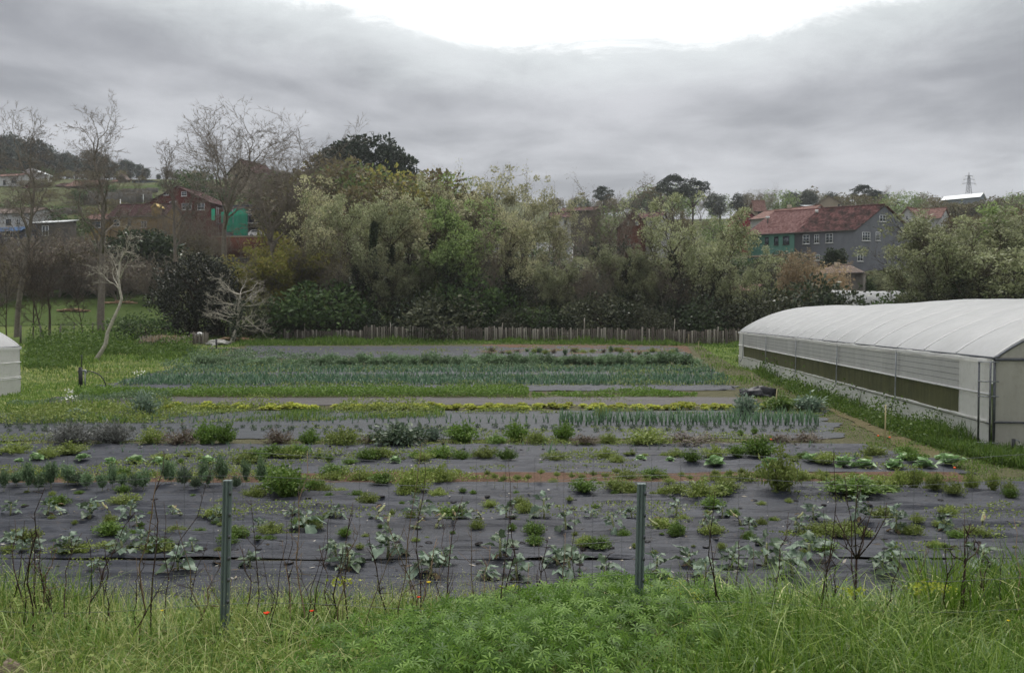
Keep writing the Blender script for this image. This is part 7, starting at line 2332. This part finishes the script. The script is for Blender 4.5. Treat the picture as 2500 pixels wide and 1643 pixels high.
# dead stalks
M_dead = plain('dead_stalk', C(66, 54, 48), .9, .35, 30, .1)
M_dead_p = plain('pale_dead_stalk', C(120, 102, 84), .9, .35, 30, .1)
STK = [(45, 1500, 75, 1290), (70, 1500, 110, 1190), (0, 1440, 60, 1270), (330, 1510, 385, 1150), (360, 1480, 400, 1100), (300, 1500, 520, 1130), (400, 1470, 400, 1225), (545, 1530, 497, 1370), (590, 1500, 585, 1330), (620, 1480, 612, 1220), (640, 1500, 700, 1270), (735, 1500, 750, 1100), (745, 1500, 815, 1230), (790, 1510, 735, 1390), (850, 1460, 862, 1225), (985, 1460, 1030, 1080),
       (1020, 1480, 1005, 1320), (1030, 1480, 1035, 1100), (1105, 1460, 1130, 1210), (1155, 1470, 1150, 1290), (1222, 1500, 1240, 1120), (1290, 1470, 1255, 1330), (1335, 1460, 1315, 1325), (1370, 1470, 1380, 1300), (1730, 1470, 1680, 1380), (1795, 1470, 1745, 1200), (1815, 1480, 1820, 1290), (1835, 1470, 1838, 1330), (1870, 1470, 1925, 1250), (1985, 1470, 2010, 1250), (1990, 1460, 2040, 1300),
       (2060, 1460, 2040, 1330), (2310, 1460, 2308, 1330), (2345, 1480, 2370, 1275), (2350, 1480, 2390, 1320), (2500, 1450, 2475, 1265), (1985, 1470, 2035, 1100), (2060, 1470, 2062, 1160), (680, 1480, 720, 1220), (460, 1500, 560, 1300), (250, 1490, 255, 1330), (160, 1490, 200, 1300), (200, 1500, 330, 1250), (880, 1470, 1000, 1240), (930, 1480, 900, 1300), (1065, 1500, 1075, 1240), (815, 1500, 780, 1330), (500, 1520, 430, 1270), (1660, 1460, 1690, 1340), (1720, 1460, 1750, 1330), (2160, 1460, 2200, 1330), (2240, 1460, 2262, 1340), (2430, 1450, 2440, 1320), (1440, 1460, 1420, 1330)]


for _i in range(34):
    _x = random.Random(_i * 7 + 1).uniform(0, 2500); _r = random.Random(_i * 13 + 5)
    STK.append((_x, 1470, _x + _r.uniform(-60, 70), _r.uniform(1230, 1400)))


def stalk(pts, r, label, group, nb, spread, seed, mat, name='dead_stalk'):
    rng = np.random.default_rng(seed)
    o = thing(name, pts[0], label, 'dead stalk', group)
    o0 = np.array(pts[0])
    a = np.array(pts[0]) - o0; b = np.array(pts[1]) - o0
    n = 8
    L = np.linalg.norm(b - a)
    bow = rng.normal(0, .05 * L, 3)
    main = [a + (b - a) * t + bow * math.sin(t * math.pi) + rng.normal(0, .012, 3) * (0 < t < 1) for t in np.linspace(0, 1, n)]
    link('stem', MB().tube(main, np.linspace(r, r * .3, n), 5).mesh('stem', mat), o)
    if nb:
        tw = MB()
        for i in range(nb):
            t = rng.uniform(.3, .97); k = min(int(t * (n - 1)), n - 2)
            p = main[k] + (main[k + 1] - main[k]) * (t * (n - 1) - k)
            d = unit((b - a) / L + rng.normal(0, spread, 3))
            l = rng.uniform(.04, .16) * (1.4 - t) * (1.5 if nb < 8 else 1)
            q = p + d * l
            tw.tube([p, p + d * l * .5 + rng.normal(0, .008, 3), q], [r * .4, r * .3, r * .2], 4)
        link('twigs', tw.mesh('twigs', mat), o)
    return o


sr = random.Random(4)
for i, (x0, y0, x1, y1) in enumerate(STK):
    d = sr.uniform(4.55, 5.0)
    x = float(rays(x0, HZ)[0]) * d
    base = Vector((x, d, gz(x, d) - .02))
    d1 = d + sr.uniform(-.3, .5)
    top = P(x1, y1, d1)
    kind = (i % 4 == 3)
    nb_ = sr.choice([0, 5, 9, 14])
    lean_ = (top.x - base.x) / max(.1, top.z - base.z)
    lab_ = ('dark' if not kind else 'pale brown') + ' dead weed stalk ' + {0: 'without twigs', 5: 'with few twigs', 9: 'with several twigs', 14: 'with many twigs'}[nb_] + (' leaning towards the greenhouse' if lean_ > .12 else ' leaning from the greenhouse' if lean_ < -.12 else ' standing upright') + ' by the fence'
    stalk([base, top], sr.uniform(.0035, .006), lab_, 'dead stalks along the wire fence' if not kind else 'pale dead stalks along the wire fence', nb_, .6, 500 + i, M_dead if not kind else M_dead_p)
# the branched dead thistle on the right
d = 4.8
for (bx0, by0, tips, lab) in ((2085, 1475, [(2095, 1180), (2040, 1255), (2130, 1240), (2170, 1250), (2060, 1330), (2110, 1290)], 'branched dead thistle with forked arms, the stoutest dead plant on the bank'), (2350, 1480, [(2312, 1335), (2370, 1280), (2395, 1325)], 'forked dead plant with three straight arms')):
    x = float(rays(bx0, HZ)[0]) * d; base = Vector((x, d, gz(x, d) - .02))
    o = thing('dead_thistle', base, lab, 'dead plant')
    fork = P(bx0 + 6, by0 - 110, d) - base
    link('stem', MB().tube([(0, 0, 0), fork * .5 + Vector((.01, 0, 0)), fork], [.008, .007, .006], 6).mesh('stem', M_dead), o)
    for (tx, ty) in tips:
        t = P(tx, ty, d + sr.uniform(-.2, .2)) - base
        mid = fork.lerp(t, .5) + Vector((sr.uniform(-.02, .02), 0, -.01))
        link('branch', MB().tube([fork, mid, t], [.005, .0035, .002], 5).mesh('branch', M_dead), o)
        for q in range(3):
            s0 = fork.lerp(t, sr.uniform(.4, .9)); e = s0 + Vector((sr.uniform(-.05, .05), sr.uniform(-.04, .04), sr.uniform(.02, .08)))
            link('twig', MB().tube([s0, e], [.003, .0015], 4).mesh('twig', M_dead), o)
# poppies and yellow flowers
M_poppy = plain('poppy_petal', C(228, 74, 30), .6, .15, 30)
M_yel = plain('yellow_petal', C(222, 196, 40), .6, .1, 30)
for (x, y, dd, mm, lab, r) in ((651, 1501, 4.4, M_poppy, 'red orange poppy open in the left bank grass', .016), (761, 1494, 4.5, M_poppy, 'smaller orange poppy beside dry straw', .011), (1022, 1460, 4.6, M_poppy, 'orange poppy near the yellow flower head', .010), (1047, 1424, 4.7, M_yel, 'yellow flower head above the bank grass', .012), (396, 1492, 4.5, M_yel, 'small yellow flower low in the left grass', .008), (2462, 1517, 4.2, M_yel, 'small yellow flower in the right grass', .008)):
    p = P(x, y, dd); g = gz(p.x, dd)
    o = thing('poppy' if mm is M_poppy else 'yellow_flower', (p.x, dd, g), lab, 'flower')
    link('stem', MB().tube([(0, 0, 0), (.01, 0, (p.z - g) * .6), (0, 0, p.z - g)], .002, 5).mesh('stem', V_stalk), o)
    pm = MB()
    for q in range(5):
        a = q * 1.2566
        lf = big_leaf(r * 1.5, r * 1.5, q, .5, -.3, .1, 4, 4, petiole=.0)
        pm.add(lf.V[0] @ np.array(Matrix.Rotation(a, 3, 'Z') @ Matrix.Rotation(.5, 3, 'X')).T, lf.Q[0])
    link('petals', pm.mesh('petals', mm, True), o, (0, 0, p.z - g))
# euphorbia like yellow green heads
V_euph = leafy('spurge_head', [C(134, 150, 40), C(160, 170, 60), C(178, 182, 84)], .35)
for i, (x, y) in enumerate(((1648, 1425), (1640, 1445), (1580, 1440), (2270, 1428), (2300, 1436), (2240, 1440), (2085, 1446), (1700, 1450), (835, 1420), (1245, 1440))):
    dd = sr.uniform(4.7, 5.3); p = P(x, y, dd); g = gz(p.x, dd)
    o = thing('spurge', (p.x, dd, g), 'yellow green spurge head poking above the bank grass', 'spurge', 'spurge heads on the bank', sr.random() * 6)
    H_ = max(.25, p.z - g)
    link('stem', MB().tube([(0, 0, 0), (0, .01, H_)], .004, 5).mesh('stem', V_stalk), o)
    cc = rf.normal(0, 1, (46, 3)) * [.035, .035, .014] + [0, 0, H_]
    link('flower_head', MB().leaves(cc, .022, .018, rf, up=.5).mesh('flower_head', V_euph), o)
# pale stone and dock plant
st_ = P(22, 1580, 3.9)
so = link('stone', blob(.06, .05, .075, 4, 18, 12, .3).mesh('stone', plain('pale_stone', C(128, 116, 100), .9, .3, 30, bump=.3), True), None, (st_.x, 3.9, gz(st_.x, 3.9) + .06))
tag(so, 'pale rounded stone half hidden in the left bank grass', 'stone')
dp = P(2420, 1640, 3.2)
dk_ = thing('dock_plant', (dp.x, 3.2, gz(dp.x, 3.2)), 'broad leaved dock plant with large smooth leaves in the bank grass', 'dock')
M_dock = leafy('dock_leaf', [C(96, 130, 40), C(112, 146, 52), C(130, 158, 66)], .4, .45, .4, .1)
LD = [big_leaf(1, .42, 60 + i, .35, .5, .12, 10, 6, petiole=.12).mesh('leaf', M_dock, True) for i in range(3)]
for i in range(11):
    ln = sr.uniform(.18, .34)
    link('leaf', sr.choice(LD), dk_, (sr.uniform(-.05, .05), sr.uniform(-.05, .05), .03), (sr.uniform(.7, 1.25), 0, i * 2.4), ln)

# ------------------------------------------------------------------ haze
HAZE = 0.0002
if HAZE:
    hz_ = link('haze', MB().box((0, 1950, 95), (12000, 4300, 240)).mesh('haze'))
    m = bpy.data.materials.new('haze_air'); m.use_nodes = True
    t = m.node_tree
    for n in list(t.nodes): t.nodes.remove(n)
    pv = t.nodes.new('ShaderNodeVolumePrincipled')
    pv.inputs['Color'].default_value = (.86, .9, .95, 1)
    pv.inputs['Density'].default_value = HAZE
    pv.inputs['Anisotropy'].default_value = .2
    ou = t.nodes.new('ShaderNodeOutputMaterial'); t.links.new(pv.outputs[0], ou.inputs['Volume'])
    hz_.data.materials.append(m)
    hz_.visible_shadow = True
    tag(hz_, kind='stuff')
for o in bpy.data.objects:
    for k in ('L', 'ze'):
        if k in o: del o[k]
